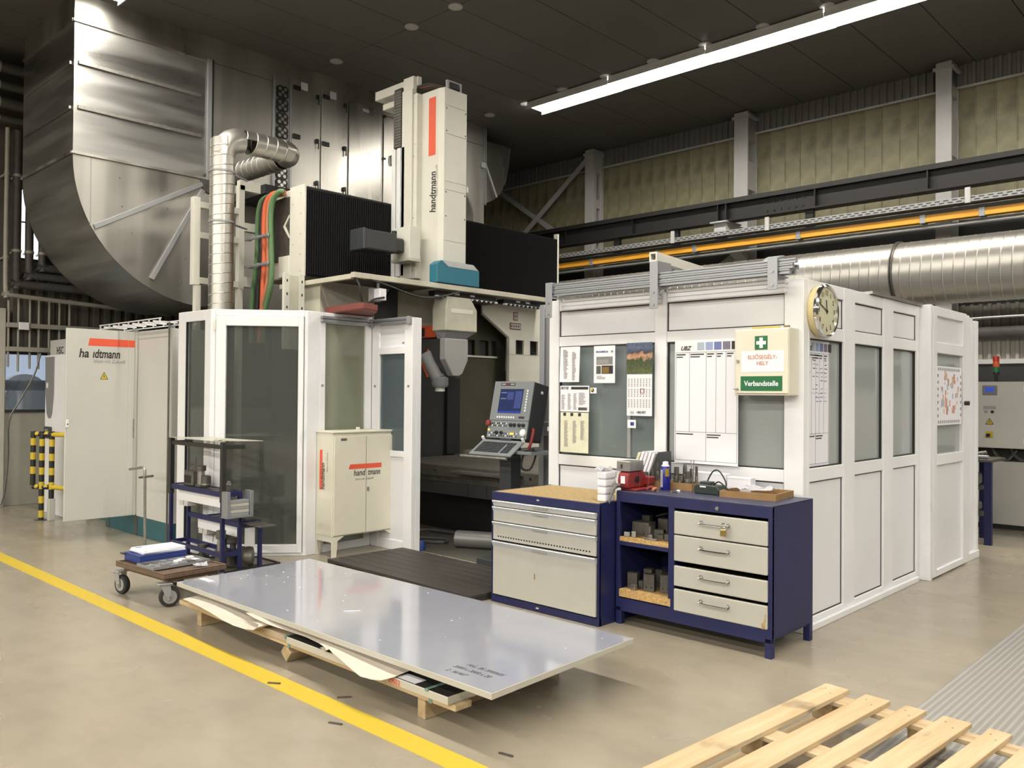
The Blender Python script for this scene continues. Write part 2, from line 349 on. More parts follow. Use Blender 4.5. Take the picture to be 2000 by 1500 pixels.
# ribbed checker plate, lower right
def checker_mat():
    m = bpy.data.materials.new('checker_plate_steel'); m.use_nodes = True; nt = m.node_tree; N = nt.nodes; L = nt.links; b = N['Principled BSDF']
    b.inputs['Base Color'].default_value = (*T(192, 184, 170, .8), 1); b.inputs['Metallic'].default_value = .25; b.inputs['Roughness'].default_value = .42
    tc = N.new('ShaderNodeTexCoord'); hs = []
    for ang, off in ((math.radians(45), 0.), (math.radians(-45), .5)):
        mp = N.new('ShaderNodeMapping'); mp.inputs['Rotation'].default_value = (0, 0, ang); mp.inputs['Scale'].default_value = (22, 44, 1); mp.inputs['Location'].default_value = (off, off, 0)
        L.new(tc.outputs['Object'], mp.inputs[0]); br = N.new('ShaderNodeTexVoronoi'); br.inputs['Scale'].default_value = 1; br.inputs['Randomness'].default_value = 0
        L.new(mp.outputs[0], br.inputs[0]); rp = N.new('ShaderNodeMapRange'); rp.inputs[1].default_value = .28; rp.inputs[2].default_value = .18; L.new(br.outputs[0], rp.inputs[0]); hs.append(rp)
    mxm = N.new('ShaderNodeMath'); mxm.operation = 'MAXIMUM'; L.new(hs[0].outputs[0], mxm.inputs[0]); L.new(hs[1].outputs[0], mxm.inputs[1])
    bp = N.new('ShaderNodeBump'); bp.inputs['Strength'].default_value = .8; bp.inputs['Distance'].default_value = .006; cmx = N.new('ShaderNodeMix'); cmx.data_type = 'RGBA'; cmx.inputs['A'].default_value = (*T(184, 176, 162, .8), 1); cmx.inputs['B'].default_value = (*T(150, 142, 130, .8), 1); L.new(mxm.outputs[0], cmx.inputs['Factor']); L.new(cmx.outputs['Result'], b.inputs['Base Color']); L.new(mxm.outputs[0], bp.inputs['Height']); L.new(bp.outputs[0], b.inputs['Normal'])
    return m
solo(B(-1.42, 1.6, -1, 11.0, 0, .002), 'checker_plate', checker_mat(), 'grey raised-pattern steel plate let into the floor beside the timber pallet', 'floor plate')

# ceiling: separate panels with recessed joints
ce = root('ceiling')
B(-14.5, 5.4, -4, YW+.2, ZC+.04, ZC+.1).build('ceiling_backing', 'joint', ce)
pw, pl = .795, 2.94
pm = B(-pw/2+.006, pw/2-.006, -pl/2+.006, pl/2-.006, 0, .05).mesh('ceiling_panel', 'ceil')
for i in range(-6, 19):
    for j in range(4):
        piece(ce, 'ceiling_panel', pm, (-9.57+pw*(i+.5), 9.53-pl*(j-.5), ZC))
tag(MB().lathe([(.085, -.012), (.085, .0), (.02, .0)], (0, 0, 0), n=18).build('hanger_disc', 'column', None, loc=(0, 0, 0)), 'x', 'x')
disc0 = bpy.data.objects['hanger_disc']
dl = [(-9.57, 6.58, 'white ceiling hanger disc nearest the top of the ventilation unit'), (-7.98, 6.58, 'middle white ceiling hanger disc above the milling machine column'),
      (-7.185, 6.58, 'white ceiling hanger disc at the very top edge of the photo'), (-9.57, 9.53, 'white ceiling hanger disc left of the end of the long strip lamp'),
      (-8.78, 9.53, 'white ceiling hanger disc touching the end of the long strip lamp')]
dl += [(-9.57+.795*k, 9.46, ['first','second','third','fourth','fifth','sixth','seventh','eighth'][k-2]+' hanger disc from the left along the near side of the long strip lamp') for k in range(2, 10)]
for i, (x, y, lb) in enumerate(dl):
    o = disc0 if i == 0 else disc0.copy()
    if i: COL.objects.link(o)
    o.location = (x, y, ZC); tag(o, lb, 'ceiling disc', 'ceiling hanger discs')

# strip lamps
def make_lamp(name='strip_lamp'):
    r = thing(name, 'x', 'ceiling lamp')
    B(-.77, .77, -.185, .185, 0, .05, .006).build('housing', 'lampbody', r, local=True)
    for y in (-.185, .172): B(-.776, .776, y, y+.013, -.055, 0).build('reflector_skirt', 'lampbody', r, local=True)
    B(-.776, .776, -.17, .17, -.006, 0).build('diffuser', M['lampface'], r, local=True)
    B(-.04, .04, -.04, .04, .05, .055, .002).build('hanger', 'lampbody', r, local=True)
    return r
def copy_tree(o, parent=None):
    c = o.copy(); COL.objects.link(c)
    if parent: c.parent = parent
    for ch in list(o.children): copy_tree(ch, c)
    return c
lamp0 = make_lamp(); n_l = 0
nth = 'first second third fourth fifth sixth seventh eighth ninth tenth eleventh twelfth'.split()
ords = ['first lamp, at the far end', 'second lamp from the far end', 'third lamp from the far end', 'fourth lamp from the far end', 'fifth lamp, cut by the top edge']
for row, (x0, y, cnt) in enumerate(((-8.72, 9.66, 11), (-9.83, 3.62, 12))):
    for k in range(cnt):
        o = lamp0 if n_l == 0 else copy_tree(lamp0)
        o.location = (x0+.78+1.555*k, y, 5.996 + (.006 if k % 2 else 0))
        if row == 0: lb = 'white lit strip lamp on the ceiling, '+ords[k] if k < 5 else nth[k]+' lit ceiling lamp from the far end, beyond the photo'; g = 'strip lamps in the long lit row'
        else: lb = 'lit strip lamp tip above the big ventilation unit, top left' if k == 0 else nth[k]+' lit lamp from the left in the near row above the photo'; g = 'strip lamps in the near row'
        tag(o, lb, 'ceiling lamp', g); n_l += 1

# back wall: cladding boards with upstanding joints
wb = root('wall_back')
B(-14.4, 3, YW+.02, YW+.12, 0, ZC).build('wall_core', 'walldark', wb)
bw = .245
bme = MB().prism([(-bw/2, .02), (-bw/2, -.012), (-bw/2+.012, -.012), (-bw/2+.012, 0), (bw/2-.004, 0), (bw/2-.004, .02)], 2, 3.95, 5.76).mesh('cladding_board', 'wall')
for i in range(60): piece(wb, 'cladding_board', bme, (-12.9+bw*i, YW, 0))
B(-13.0, 2.9, YW-.005, YW+.02, 2.79, 3.95).build('dark_band', 'girder', wb)
def corrug(x0, x1, y, z0, z1, pitch, dep):
    a, b = [], []; n = int((x1-x0)/pitch)
    for i in range(n):
        x = x0+i*pitch
        for dx, dy in ((0, 0), (.35, 0), (.45, dep), (.9, dep), (1.0, 0)):
            a.append((x+dx*pitch, y+dy, z0)); b.append((x+dx*pitch, y+dy, z1))
    return MB().strip(a, b, .003, axis=1)
corrug(-12.8, 2.9, YW-.05, 5.75, ZC-.005, .105, .03).build('eave_sheet', 'eave', wb)
B(-12.8, 2.9, YW-.075, YW-.04, 5.725, 5.752).build('eave_trim', 'column', wb)
corrug(-12.8, 2.9, YW-.02, 2.02, 2.8, .107, .03).build('corrugated_sheet', 'walllow', wb)
B(-12.8, 2.9, YW-.02, YW+.02, 0, 1.62).build('plinth_wall', 'wallbeige', wb)
w2 = struct(B(-4.6, 1.2, YW-.06, YW-.015, 1.62, 1.66), 'window_2', 'column')
for args in ((-4.6, 1.2, YW-.06, YW-.015, 2.0, 2.06), (-4.6, -4.55, YW-.06, YW-.015, 1.66, 2.0)):
    B(*args).build('window_frame', 'column', w2)
B(-4.55, 1.2, YW-.035, YW-.03, 1.66, 2.0).build('window_pane', glass('night_window_glass', T(70, 68, 64), .75), w2)

# left wall
XL = -12.7
wl = root('wall_left')
B(XL-.2, XL, -6, 3.46, 0, 1.29).build('masonry_base', 'wallbeige', wl); B(XL-.2, XL, 3.46, YW, 0, 1.29).build('masonry_base', 'wallbeige', wl)
B(XL-.2, XL, -6, 3.46, 1.29, ZC).build('upper_wall', 'walldark', wl); B(XL-.2, XL, 3.46, YW, 2.06, ZC).build('upper_wall', 'walldark', wl); B(XL-.2, XL, 4.6, YW, 1.29, 2.06).build('upper_wall', 'walldark', wl)
def corrug_y(x, y0, y1, z0, z1, pitch, dep):
    a, b = [], []
    for i in range(int((y1-y0)/pitch)):
        y = y0+i*pitch
        for dy, dx in ((0, 0), (.35, 0), (.45, dep), (.9, dep), (1.0, 0)):
            a.append((x+dx, y+dy*pitch, z0)); b.append((x+dx, y+dy*pitch, z1))
    return MB().strip(a, b, .003, axis=0)
corrug_y(XL+.01, 3.5, 9.5, 2.12, 3.1, .15, .04).build('corrugated_sheet', 'walldark', wl)
B(XL, XL+.14, 3.0, 3.47, 0, 2.64, .01).build('wall_pier', 'wallbeige', wl)
w1 = struct(B(XL-.03, XL+.03, 3.46, 4.6, 1.25, 1.29), 'window_1', 'darkgrey')
for a in ((XL-.03, XL+.03, 3.46, 4.6, 2.035, 2.075), (XL-.03, XL+.03, 3.46, 3.5, 1.29, 2.035)): B(*a).build('window_frame', 'darkgrey', w1)
B(XL-.012, XL-.006, 3.5, 4.6, 1.29, 2.035).build('window_pane', glass('left_window_glass', T(190, 196, 210), .1), w1)
# the neighbouring hall seen through it, its brightness an added glowing backing panel
struct(B(XL-1.6, XL-1.5, 2.2, 6.2, 0, 2.9), 'glow_backing_1', M['hallglow'])
mb = MB().cyl((XL-.45, 2.8, 1.62), (XL-.45, 5.6, 1.62), .075)
solo(mb, 'process_pipe', 'hoseblack', 'dark horizontal pipe seen through the left window', 'pipe')
strip_ = bpy.data.lights.new('next_hall_fill', 'POINT'); strip_.energy = 45; strip_.shadow_soft_size = .2; so_ = bpy.data.objects.new('next_hall_fill', strip_); COL.objects.link(so_); so_.location = (XL-.7, 3.3, 2.5)  # added point fill, there to brighten the things behind the left window
mb = MB(); mb.lathe([(.34, -.08), (.34, .08)], (XL-1.1, 4.05, 1.45), (1, 0, 0), 24)
solo(mb, 'fan_casing', 'alud', 'grey round casing seen through the left window', 'machine part')
mb = MB().tube([(XL-.8, 3.72, 1.0), (XL-.8, 3.72, 1.5), (XL-.8, 3.82, 1.62), (XL-.8, 3.92, 1.5), (XL-.8, 3.92, 1.0)], .05)
solo(mb, 'bent_pipe', 'paper', 'white bent pipe low behind the left window', 'pipe')

# pipes and conduits on the left wall
def wall_pipe(pts, r, m, lb, clamps, sub=3, grp='lagged pipes on the left wall'):
    t = thing('lagged_pipe', lb, 'pipe', pts[0], 0, grp); MB().tube(pts, r, 12, sub).build('pipe_run', m, t)
    for y, z in clamps:
        x = pts[0][0]; B(XL+.001, x+.01, y-.012, y+.012, z-.012, z+.012).build('wall_clamp', 'conduit', t); MB().lathe([(r+.003, -.02), (r+.006, -.018), (r+.006, .018), (r+.003, .02)], (x, y, z), (0, 0, 1) if pts[0][2]-pts[1][2] > .5 else (0, 1, 0), 14).build('pipe_collar', 'conduit', t)
for i, (y, r, z0, lb) in enumerate(((3.545, .056, 2.96, 'thick dark lagged riser nearest the left edge of the photo'), (3.70, .052, 3.085, 'dark lagged riser second from the left edge'), (3.86, .050, 3.205, 'dark lagged riser nearest the curved duct'))):
    x = XL+.25; wall_pipe([(x, y, 5.0), (x, y, z0+.10), (x, y+.03, z0+.03), (x, y+.10, z0), (x, y+2.2, z0-.01)], r, 'lagging', lb, ((y, 3.40), (y, 4.4)))
for k, z in enumerate((5.80, 5.56, 5.33, 5.12)):
    x = XL+.25; wall_pipe([(x, 2.6, z), (x, 5.2, z)], (.075, .06, .075, .05)[k], 'lagging', ['highest', 'second highest', 'third highest', 'lowest'][k]+' dark horizontal lagged pipe high at the left edge', ((3.3, z), (4.6, z)), 1, 'horizontal lagged pipes high on the left wall')
wall_pipe([(XL+.3, 3.41, 5.0), (XL+.3, 3.41, 2.95), (XL+.3, 3.45, 2.84), (XL+.3, 3.55, 2.80), (XL+.3, 5.6, 2.70)], .03, 'conduit', 'beige water pipe bending right above the thin conduits', ((3.41, 3.3), (3.41, 4.4)))
w3 = struct(B(XL+.001, XL+.02, 3.60, 3.62, 3.33, 4.3), 'window_3', 'darkgrey')
for a in ((3.96, 3.98, 3.33, 4.3), (3.62, 3.96, 3.33, 3.35), (3.62, 3.96, 4.28, 4.3), (3.62, 3.96, 3.83, 3.85)): B(XL+.001, XL+.02, *a).build('window_frame', 'darkgrey', w3)
B(XL+.002, XL+.006, 3.62, 3.96, 3.35, 4.28).build('window_pane', emis('bright_window_light', lin((250, 250, 255)), 1.2), w3)
for i, (y, z0, z1) in enumerate(((3.50, 1.86, 2.75), (3.62, 1.8, 2.78), (3.76, 1.84, 2.78), (3.87, 1.84, 2.78), (4.0, 1.84, 2.78), (4.13, 2.1, 2.8), (4.26, 2.1, 2.82))):
    mb = MB().cyl((XL+.12, y, z0), (XL+.12, y, z1), .016, n=8)
    solo(mb, 'conduit', 'conduit', ['first', 'second', 'third', 'fourth', 'fifth', 'sixth', 'seventh'][i]+' thin beige conduit from the left above the left window', 'conduit', 'thin conduits above the left window')
for i, (z, lb) in enumerate(((2.42, 'dark cable tray crossing the thin conduits, upper one'), (2.1, 'light steel channel directly above the left window'))):
    solo(B(XL+.1, XL+.2, 3.47, 5.6, z-.03, z+.03), 'cable_channel', ('conduit', 'conduit')[i], lb, 'channel')
solo(B(XL+.2, XL+.23, 3.6, 3.72, 2.36, 2.46, .004), 'junction_box', 'paper', 'small white junction box on the conduits above the left window', 'box')
solo(MB().tube([(XL+.25, 3.86, 2.05), (XL+.25, 3.78, 1.75), (XL+.25, 3.62, 1.42), (XL+.22, 3.5, 1.15), (XL+.2, 3.5, .7), (XL+.2, 3.47, .25), (XL+.2, 3.42, .03)], .012, 6), 'hanging_cable', 'steeld', 'dark cable hanging in front of the left window down to the floor', 'cable')
# columns on the back wall
def column(x, w_, ztop, lb, cd_=.1, bh=.16, sp_=.62):
    t = thing('wall_column', lb, 'column', (x, YW-.33, 0), 0, 'columns of the back wall')
    W = w_; d = .32
    B(-W/2, W/2, 0, cd_, 0, ztop, .004).build('front_chord', 'column', t, local=True)
    B(-W/2, W/2, d-cd_, d, 0, ztop, .004).build('rear_chord', 'column', t, local=True)
    bm_ = B(-W/2+.01, W/2-.01, cd_, d-cd_, 0, bh).mesh('batten', 'column')
    z = ztop-.45
    first = True
    while z > .3:
        piece(t, 'batten', bm_, (0, 0, z)); z -= sp_
    B(-W/2+.01, W/2-.01, cd_, d-cd_, ztop-.3, ztop).build('head_plate', 'column', t, local=True)
    B(-W/2-.03, W/2+.03, -.02, d, ztop-.1, ztop-.06).build('cap_flange', 'column', t, local=True)
    return t
column(-9.53, .2, 6.04, 'light grey steel column left of the lit cladding, next to the cross bracing')
column(-6.49, .24, 6.04, 'light grey steel column in the middle of the khaki wall', .03, .45, .78)
column(-3.52, .2, 6.04, 'light grey steel column nearest the right edge of the photo', .03, .5, .8)
def bar(p, q, wid, th, name, m, lb, cat, group=None):
    p, q = Vector(p), Vector(q); d = (q-p); L_ = d.length; d.normalize(); n = Vector((0, 1, 0)); s_ = d.cross(n).normalized()
    mm = Matrix(((d.x, s_.x, n.x, p.x), (d.y, s_.y, n.y, p.y), (d.z, s_.z, n.z, p.z), (0, 0, 0, 1)))
    return solo(B(0, L_, -wid/2, wid/2, -th/2, th/2, 0, 1, mm), name, m, lb, cat, group)
bar((-9.66, 12.2, 5.93), (-11.5, 12.2, 4.55), .09, .03, 'diagonal_brace', 'column', 'grey diagonal brace rising right to the left column head', 'brace', 'wall cross bracing')
bar((-12.1, 12.25, 5.75), (-10.3, 12.25, 4.55), .09, .03, 'diagonal_brace', 'column', 'grey diagonal brace falling right behind the other brace', 'brace', 'wall cross bracing')

# crane girder on brackets, cable tray, conductor rail, small pipe
YG = 11.5
g = thing('crane_girder', 'long black crane girder in front of the khaki wall', 'girder', (-6, YG, 4.2))
B(-13.5, 2.5, YG-.1, YG+.1, 4.46, 4.49).build('top_flange', 'girder', g); B(-13.5, 2.5, YG-.1, YG+.1, 4.19, 4.215).build('bottom_flange', 'girder', g)
B(-13.5, 2.5, YG-.012, YG+.012, 4.215, 4.46).build('web', 'girder', g); B(-13.5, 2.5, YG-.03, YG+.03, 4.49, 4.545).build('crane_rail', 'girder', g)
st = B(-.008, .008, -.09, .09, 4.216, 4.459).mesh('stiffener', 'girder')
for x in (-11, -9.53, -8.1, -6.52, -6.38, -5.0, -3.52, -2, -.6): piece(g, 'stiffener', st, (x+6, 0, -4.2))
bl = MB().cyl((0, -.013, 0), (0, -.024, 0), .014, n=8).mesh('bolt', 'girder')
for i in range(6):
    for k in range(2): piece(g, 'bolt', bl, (-5.75+6+.11*i, 0, .07+.12*k))
for x, lb in ((-6.47, 'grey bracket under the black girder at the middle column'),):
    t = thing('girder_bracket', lb, 'bracket', (x, YG, 3.8))
    B(-.14, .14, -.16, .3, .375, .395).build('cap_plate', 'column', t, local=True)
    MB().prism([(-.1, .375), (.56, .375), (.56, -.1), (-.1, .17)], 0, -.1, .1).build('bracket_arm', 'column', t, local=True)
yr = YG-.12
tr = thing('cable_tray', 'perforated light grey cable tray under the black girder', 'cable tray', (-6, yr, 3.96))
B(-13.5, 2.5, yr-.14, yr-.137, 3.945, 4.015).build('tray_side', 'alud', tr); B(-13.5, 2.5, yr-.137, yr+.05, 3.945, 3.948).build('tray_floor', 'alud', tr)
sl = B(-.03, .03, -.1415, -.139, -.006, .006).mesh('slot', 'black')
for i in range(96):
    for k in (-1, 1): piece(tr, 'slot', sl, (-4.2+i*.1+(.05 if k > 0 else 0), 0, .02+k*.014))
for x in (-7.2, -5.62, -3.0):
    B(x-.03, x+.03, yr-.16, yr-.14, 3.93, 4.12).build('hanger_strap', 'column', tr)
cr = thing('conductor_rail', 'orange-yellow conductor rail running below the cable tray', 'conductor rail', (-6, yr, 3.8))
B(-13.5, 2.5, yr-.05, yr+.05, 3.775, 3.868, .006).build('rail_cover', 'yellowrail', cr)
B(-13.5, 2.5, yr-.03, yr+.06, 3.872, 3.92).build('carrier_rail', 'girder', cr)
cl = B(-.035, .035, -.058, .055, -.035, .075, .004).mesh('joint_clip', 'alu')
for x in (-8.89, -7.55, -6.87, -3.55, -2.87, -5.2): piece(cr, 'joint_clip', cl, (x+6, 0, 0))
solo(MB().cyl((-13.5, yr+.02, 3.715), (2.5, yr+.02, 3.715), .026, n=10), 'thin_pipe', 'alud', 'thin dark grey pipe just below the yellow rail', 'pipe')
for i, x in enumerate((-10.2, -8.45, -7.3, -5.1)):
    solo(B(x-.06, x+.06, YG-.04, YG+.02, 3.86, 4.19), 'girder_hanger', 'girder', ['leftmost', 'second from left', 'third from left', 'rightmost'][i]+' dark upright hanger bar between girder and cable tray', 'hanger', 'dark hanger bars under the girder')
bar((-7.45, 12.05, 3.25), (-6.52, 12.05, 3.80), .1, .05, 'diagonal_strut', 'alud', 'grey diagonal strut below the yellow rail', 'strut')
solo(MB().cyl((-6, 12.285, 2.40), (2.5, 12.285, 2.40), .085, n=14), 'lagged_pipe', 'lagging', 'dark horizontal pipe across the corrugated wall behind the white door', 'pipe')

# spiral duct
def spiral(path_pt, n_turn, pitch, r, nseg, rib=.006):
    """helical seamed tube along +x of a local frame given by path_pt(a) -> (origin, e1, e2)"""
    mb = MB(); mb.smooth = True; rings = {}
    prof = ((0., 0.), (.05, rib), (.10, 0.), (.15, 0.), (.95, 0.))
    for i in range(n_turn+1):
        for j, (fo, h) in enumerate(prof):
            rings[(i, j)] = []
            for t in range(nseg+1):
                a = pitch*(i+t/nseg+fo); o, e1, e2 = path_pt(a); th = 2*PI*t/nseg
                rings[(i, j)].append(mb.bm.verts.new(o+(e1*math.cos(th)+e2*math.sin(th))*(r+h)))
    order = [(i, j) for i in range(n_turn+1) for j in range(5)]
    for k in range(len(order)-1):
        A, Bq = rings[order[k]], rings[order[k+1]]
        for t in range(nseg): mb.bm.faces.new((A[t], A[t+1], Bq[t+1], Bq[t]))
    bmesh.ops.remove_doubles(mb.bm, verts=mb.bm.verts, dist=.0008)
    return mb
ds = thing('spiral_duct', 'large silver spiral ventilation duct behind the white booth', 'duct', (-5, 10.5, 2.6))
spiral(lambda a: (Vector((-12.6+a, 10.5, 3.016)), Vector((0, 0, 1)), Vector((0, 1, 0))), 122, .115, .38, 36, .004).build('duct_tube', 'spiral', ds)
for x in (-3.53, -6.6):
    MB().lathe([(.386, -.022), (.40, -.018), (.40, -.006), (.388, 0), (.40, .006), (.40, .018), (.386, .022)], (x, 10.5, 3.016), (1, 0, 0), 32).build('joint_band', 'steeld', ds)
MB().lathe([(.384, -.1), (.394, -.09), (.394, .09), (.384, .1)], (-5.1, 10.5, 3.016), (1, 0, 0), 32).build('sleeve', 'alud', ds)
for x in (-3.53, -6.6, -9.6): B(x-.03, x+.03, 10.8, 12.068, 2.99, 3.04).build('support_arm', 'alud', ds)
solo(MB().tube([(-3.6, 9.9, 2.42), (-3.0, 10.0, 2.4), (-2.3, 10.1, 2.42), (-1.0, 10.1, 2.42)], .012, 6), 'loose_cable', 'alu', 'thin pale cable strung behind the white door top', 'cable')

# ================================================================== THE WHITE BOOTH
BX, BY, BH = -2.395, 5.306, 2.33        # right front corner
bo = thing('office_booth', 'white framed office booth with glazed front and side', 'booth', (BX, BY, 0))
ZS, ZR, ZP, ZQ = 1.02, 1.985, 2.03, 2.238     # sill, head rail, upper panel
t0, t1 = -.07, 0.
pF, qF = (-4.6, BY), (BX, BY)
pS, qS = (BX, BY), (BX, BY+2.3)
def members(p, q, posts, z_top=BH):
    for u0, u1 in posts: MB().seg(p, q, u0, u1, 0, z_top, t0, t1, .004).build('post', 'pvc', bo)
def rail(p, q, u0, u1, z0, z1, proud=0): MB().seg(p, q, u0, u1, z0, z1, t0+.005, t1-.004+proud, .004).build('rail', 'pvc', bo)
def pane(p, q, u0, u1, z0, z1, m): return MB().seg(p, q, u0, u1, z0, z1, -.04, -.034).build('window_pane', m, bo)
def infill(p, q, u0, u1, z0, z1): return MB().seg(p, q, u0, u1, z0, z1, -.045, -.02).build('infill_panel', 'infill', bo)
def bead(p, q, u0, u1, z0, z1):
    mb = MB()
    for a in ((u0, u0+.008, z0, z1), (u1-.008, u1, z0, z1), (u0, u1, z0, z0+.008), (u0, u1, z1-.008, z1)): mb.seg(p, q, *a, -.036, -.016)
    mb.build('glazing_bead', 'black', bo)
# front: posts at the left end, the middle and the corner
members(pF, qF, ((0, .105), (1.045, 1.15), (2.07, 2.205)))
for u0, u1 in ((.105, 1.045), (1.15, 2.07)):
    for z0, z1 in ((0, .08), (.975, 1.06), (1.945, 2.025), (2.24, BH)): rail(pF, qF, u0, u1, z0, z1)
    infill(pF, qF, u0, u1, .08, .975); infill(pF, qF, u0, u1, 2.025, 2.24)
    bead(pF, qF, u0, u1, .08, .975); bead(pF, qF, u0, u1, 2.025, 2.24); bead(pF, qF, u0, u1, 1.06, 1.945)
pane(pF, qF, .105, .80, 1.06, 1.945, 'pane_clear'); pane(pF, qF, .80, 1.045, 1.06, 1.945, 'pane_clear')
MB().seg(pF, qF, .785, .815, 1.06, 1.945, -.05, -.02).build('sash_strip', 'alud', bo)
pane(pF, qF, 1.15, 2.07, 1.06, 1.945, 'pane_wired')
# right side: three bays
sp = ((.071, .10), (.665, .865), (1.44, 1.65), (2.205, 2.28)); members(pS, qS, sp)
for i, (u0, u1) in enumerate(((.10, .665), (.865, 1.44), (1.65, 2.205))):
    for z0, z1 in ((.0, .08), (.98, 1.07), (1.94, 2.03), (2.24, BH)): rail(pS, qS, u0, u1, z0, z1)
    infill(pS, qS, u0, u1, .08, .98); infill(pS, qS, u0, u1, 2.03, 2.24)
    bead(pS, qS, u0, u1, .08, .98); bead(pS, qS, u0, u1, 2.03, 2.24); bead(pS, qS, u0, u1, 1.07, 1.94)
    pane(pS, qS, u0, u1, 1.07, 1.94, 'pane_wired')
MB().seg(pS, qS, 0, 2.2, 0, .045, 0, .025, .004).build('floor_sill', 'pvc', bo)
MB().seg(pS, qS, 1.15, 2.3, BH, BH+.02, -.06, .02).build('top_strip', 'steel', bo)
# door bay
MB().seg(pS, qS, 2.28, 2.335, 0, BH+.01, -.07, .085, .004).build('door_jamb', 'pvc', bo); MB().seg(pS, qS, 2.335, 2.35, 0, BH, -.05, .07).build('jamb_gap', 'inkgrey', bo)
dr = MB().seg(pS, qS, 2.355, 2.46, .012, BH+.005, -.02, .085, .004).build('door', 'pvc', bo)
pD = (BX+.085, BY); qD = (BX+.085, BY+3)
for a in ((3.21, 3.32, .012, BH+.005), (2.46, 3.21, .012, .07), (2.46, 3.21, .965, 1.055), (2.46, 3.21, 1.935, 2.03), (2.46, 3.21, 2.255, BH+.005)):
    MB().seg(pD, qD, *a, -.06, 0, .004).build('door_frame', 'pvc', dr)
for a in ((2.46, 3.21, .07, .965), (2.46, 3.21, 2.03, 2.255)): MB().seg(pD, qD, *a, -.05, -.02).build('door_panel', 'infill', dr)
MB().seg(pD, qD, 2.46, 3.21, 1.055, 1.935, -.04, -.034).build('door_pane', 'pane_wired', dr)
mp = MB().seg(pD, qD, 2.455, 3.16, 1.31, 1.825, -.004, -.001).build('printed_map', 'paper', dr, loc=None)
# far post and side light after the door
MB().seg(pS, qS, 3.34, 3.46, 0, BH, -.05, .07, .004).build('post', 'pvc', bo); MB().seg(pS, qS, 3.46, 3.72, .05, BH, -.03, .03, .004).build('side_panel', 'infill', bo)
MB().seg(pS, qS, 3.72, 3.80, 0, BH-.03, -.05, .06, .004).build('post', 'pvc', bo); MB().seg(pS, qS, 3.46, 3.80, 0, .07, -.05, .07, .004).build('rail', 'pvc', bo)
# inside walls
B(-4.6, BX-.07, BY+3.74, BY+3.8, 0, BH).build('rear_wall', 'infill', bo); B(-4.6, -4.55, BY+.071, BY+3.74, 0, BH).build('left_wall', 'infill', bo)
MB().cyl((BX+.1, BY+3.2, 1.5), (BX+.14, BY+3.2, 1.5), .02).build('door_handle', 'black', bo)

# the printed map: border of small dark squares and coloured patches
mb = MB()
for k in range(11):
    for z in (1.325, 1.785): mb.seg(pD, qD, 2.48+k*.058, 2.51+k*.058, z, z+.025, -.001, .0004)
for k in range(7):
    for u in (2.465, 3.115): mb.seg(pD, qD, u, u+.03, 1.38+k*.058, 1.405+k*.058, -.001, .0004)
tag(mb.build('map_print', 'inkgrey', dr), kind='stuff')
for mname, n_, seed in (('hosebrown', 9, 3), ('pastel', 22, 5), ('palegrey', 12, 8)):
    rr = random.Random(seed); mb = MB()
    for k in range(n_):
        u = 2.56+rr.random()*.5; z = 1.39+rr.random()*.33; a = .012+rr.random()*.03
        mb.seg(pD, qD, u, u+a, z, z+a*(1+1.6*rr.random()), -.001, .0006+.0002*seed/8)
    tag(mb.build('map_print', mname, dr), kind='stuff')

# partition of aluminium profiles seen left of the booth and through its front window
pa = thing('profile_partition', 'grey aluminium profile partition left of the white booth', 'partition', (-5.2, 6.0, 0))
for x in (-5.27, -4.72): B(x-.03, x+.03, 5.97, 6.03, 0, 2.4, .004).build('upright', 'alu', pa)
for z in (.05, 1.18, 1.27, 2.37): B(-5.24, -4.75, 5.975, 6.025, z-.022, z+.022, .003).build('cross_rail', 'alu', pa)
for z0, z1 in ((.08, 1.155), (1.295, 2.345)): B(-5.24, -4.75, 5.995, 6.005, z0, z1).build('infill_panel', 'headgrey', pa)
# the same kind of partition inside the booth
pb = thing('inner_partition', 'grey panelled partition with aluminium rails seen through the booth window', 'partition', (-3.6, 6.9, 0))
for x in (-4.45, -3.2): B(x-.03, x+.03, 6.87, 6.93, 0, 2.2, .004).build('upright', 'alu', pb)
for z in (1.08, 1.19, 2.16): B(-4.42, -3.23, 6.875, 6.925, z-.022, z+.022, .003).build('cross_rail', 'alu', pb)
B(-4.42, -3.23, 6.895, 6.905, .05, 2.14).build('infill_panel', 'headgrey', pb)

# aluminium profiles racked on brackets along the booth front
for i, (x, z0, z1, lb) in enumerate(((-4.46, 2.17, 2.455, 'leftmost aluminium angle bracket holding the racked profiles'), (-3.45, 2.18, 2.525, 'middle aluminium angle bracket holding the racked profiles'), (-2.53, 2.245, 2.455, 'rightmost aluminium angle bracket holding the racked profiles'))):
    t = thing('rack_bracket', lb, 'bracket', (x, BY, z0), 0, 'brackets of the profile rack')
    B(x-.035, x+.035, BY-.175, BY-.167, z0, z1, .002).build('front_plate', 'alu', t)
    B(x+.028, x+.036, BY-.167, BY-.001, z1-.08, z1).build('side_plate', 'alu', t)
    B(x-.03, x+.03, BY-.167, BY-.001, 2.335, 2.343).build('seat_plate', 'alu', t)
    for z in (z0+.03, z0+.12): MB().cyl((x, BY-.175, z), (x, BY-.181, z), .01, n=8).build('screw', 'steel', t)
pos = [(-.142, 2.345), (-.142, 2.378), (-.142, 2.411), (-.075, 2.345), (-.075, 2.378)]
lbs = ['lowest front', 'middle front', 'topmost front', 'lowest rear', 'upper rear']
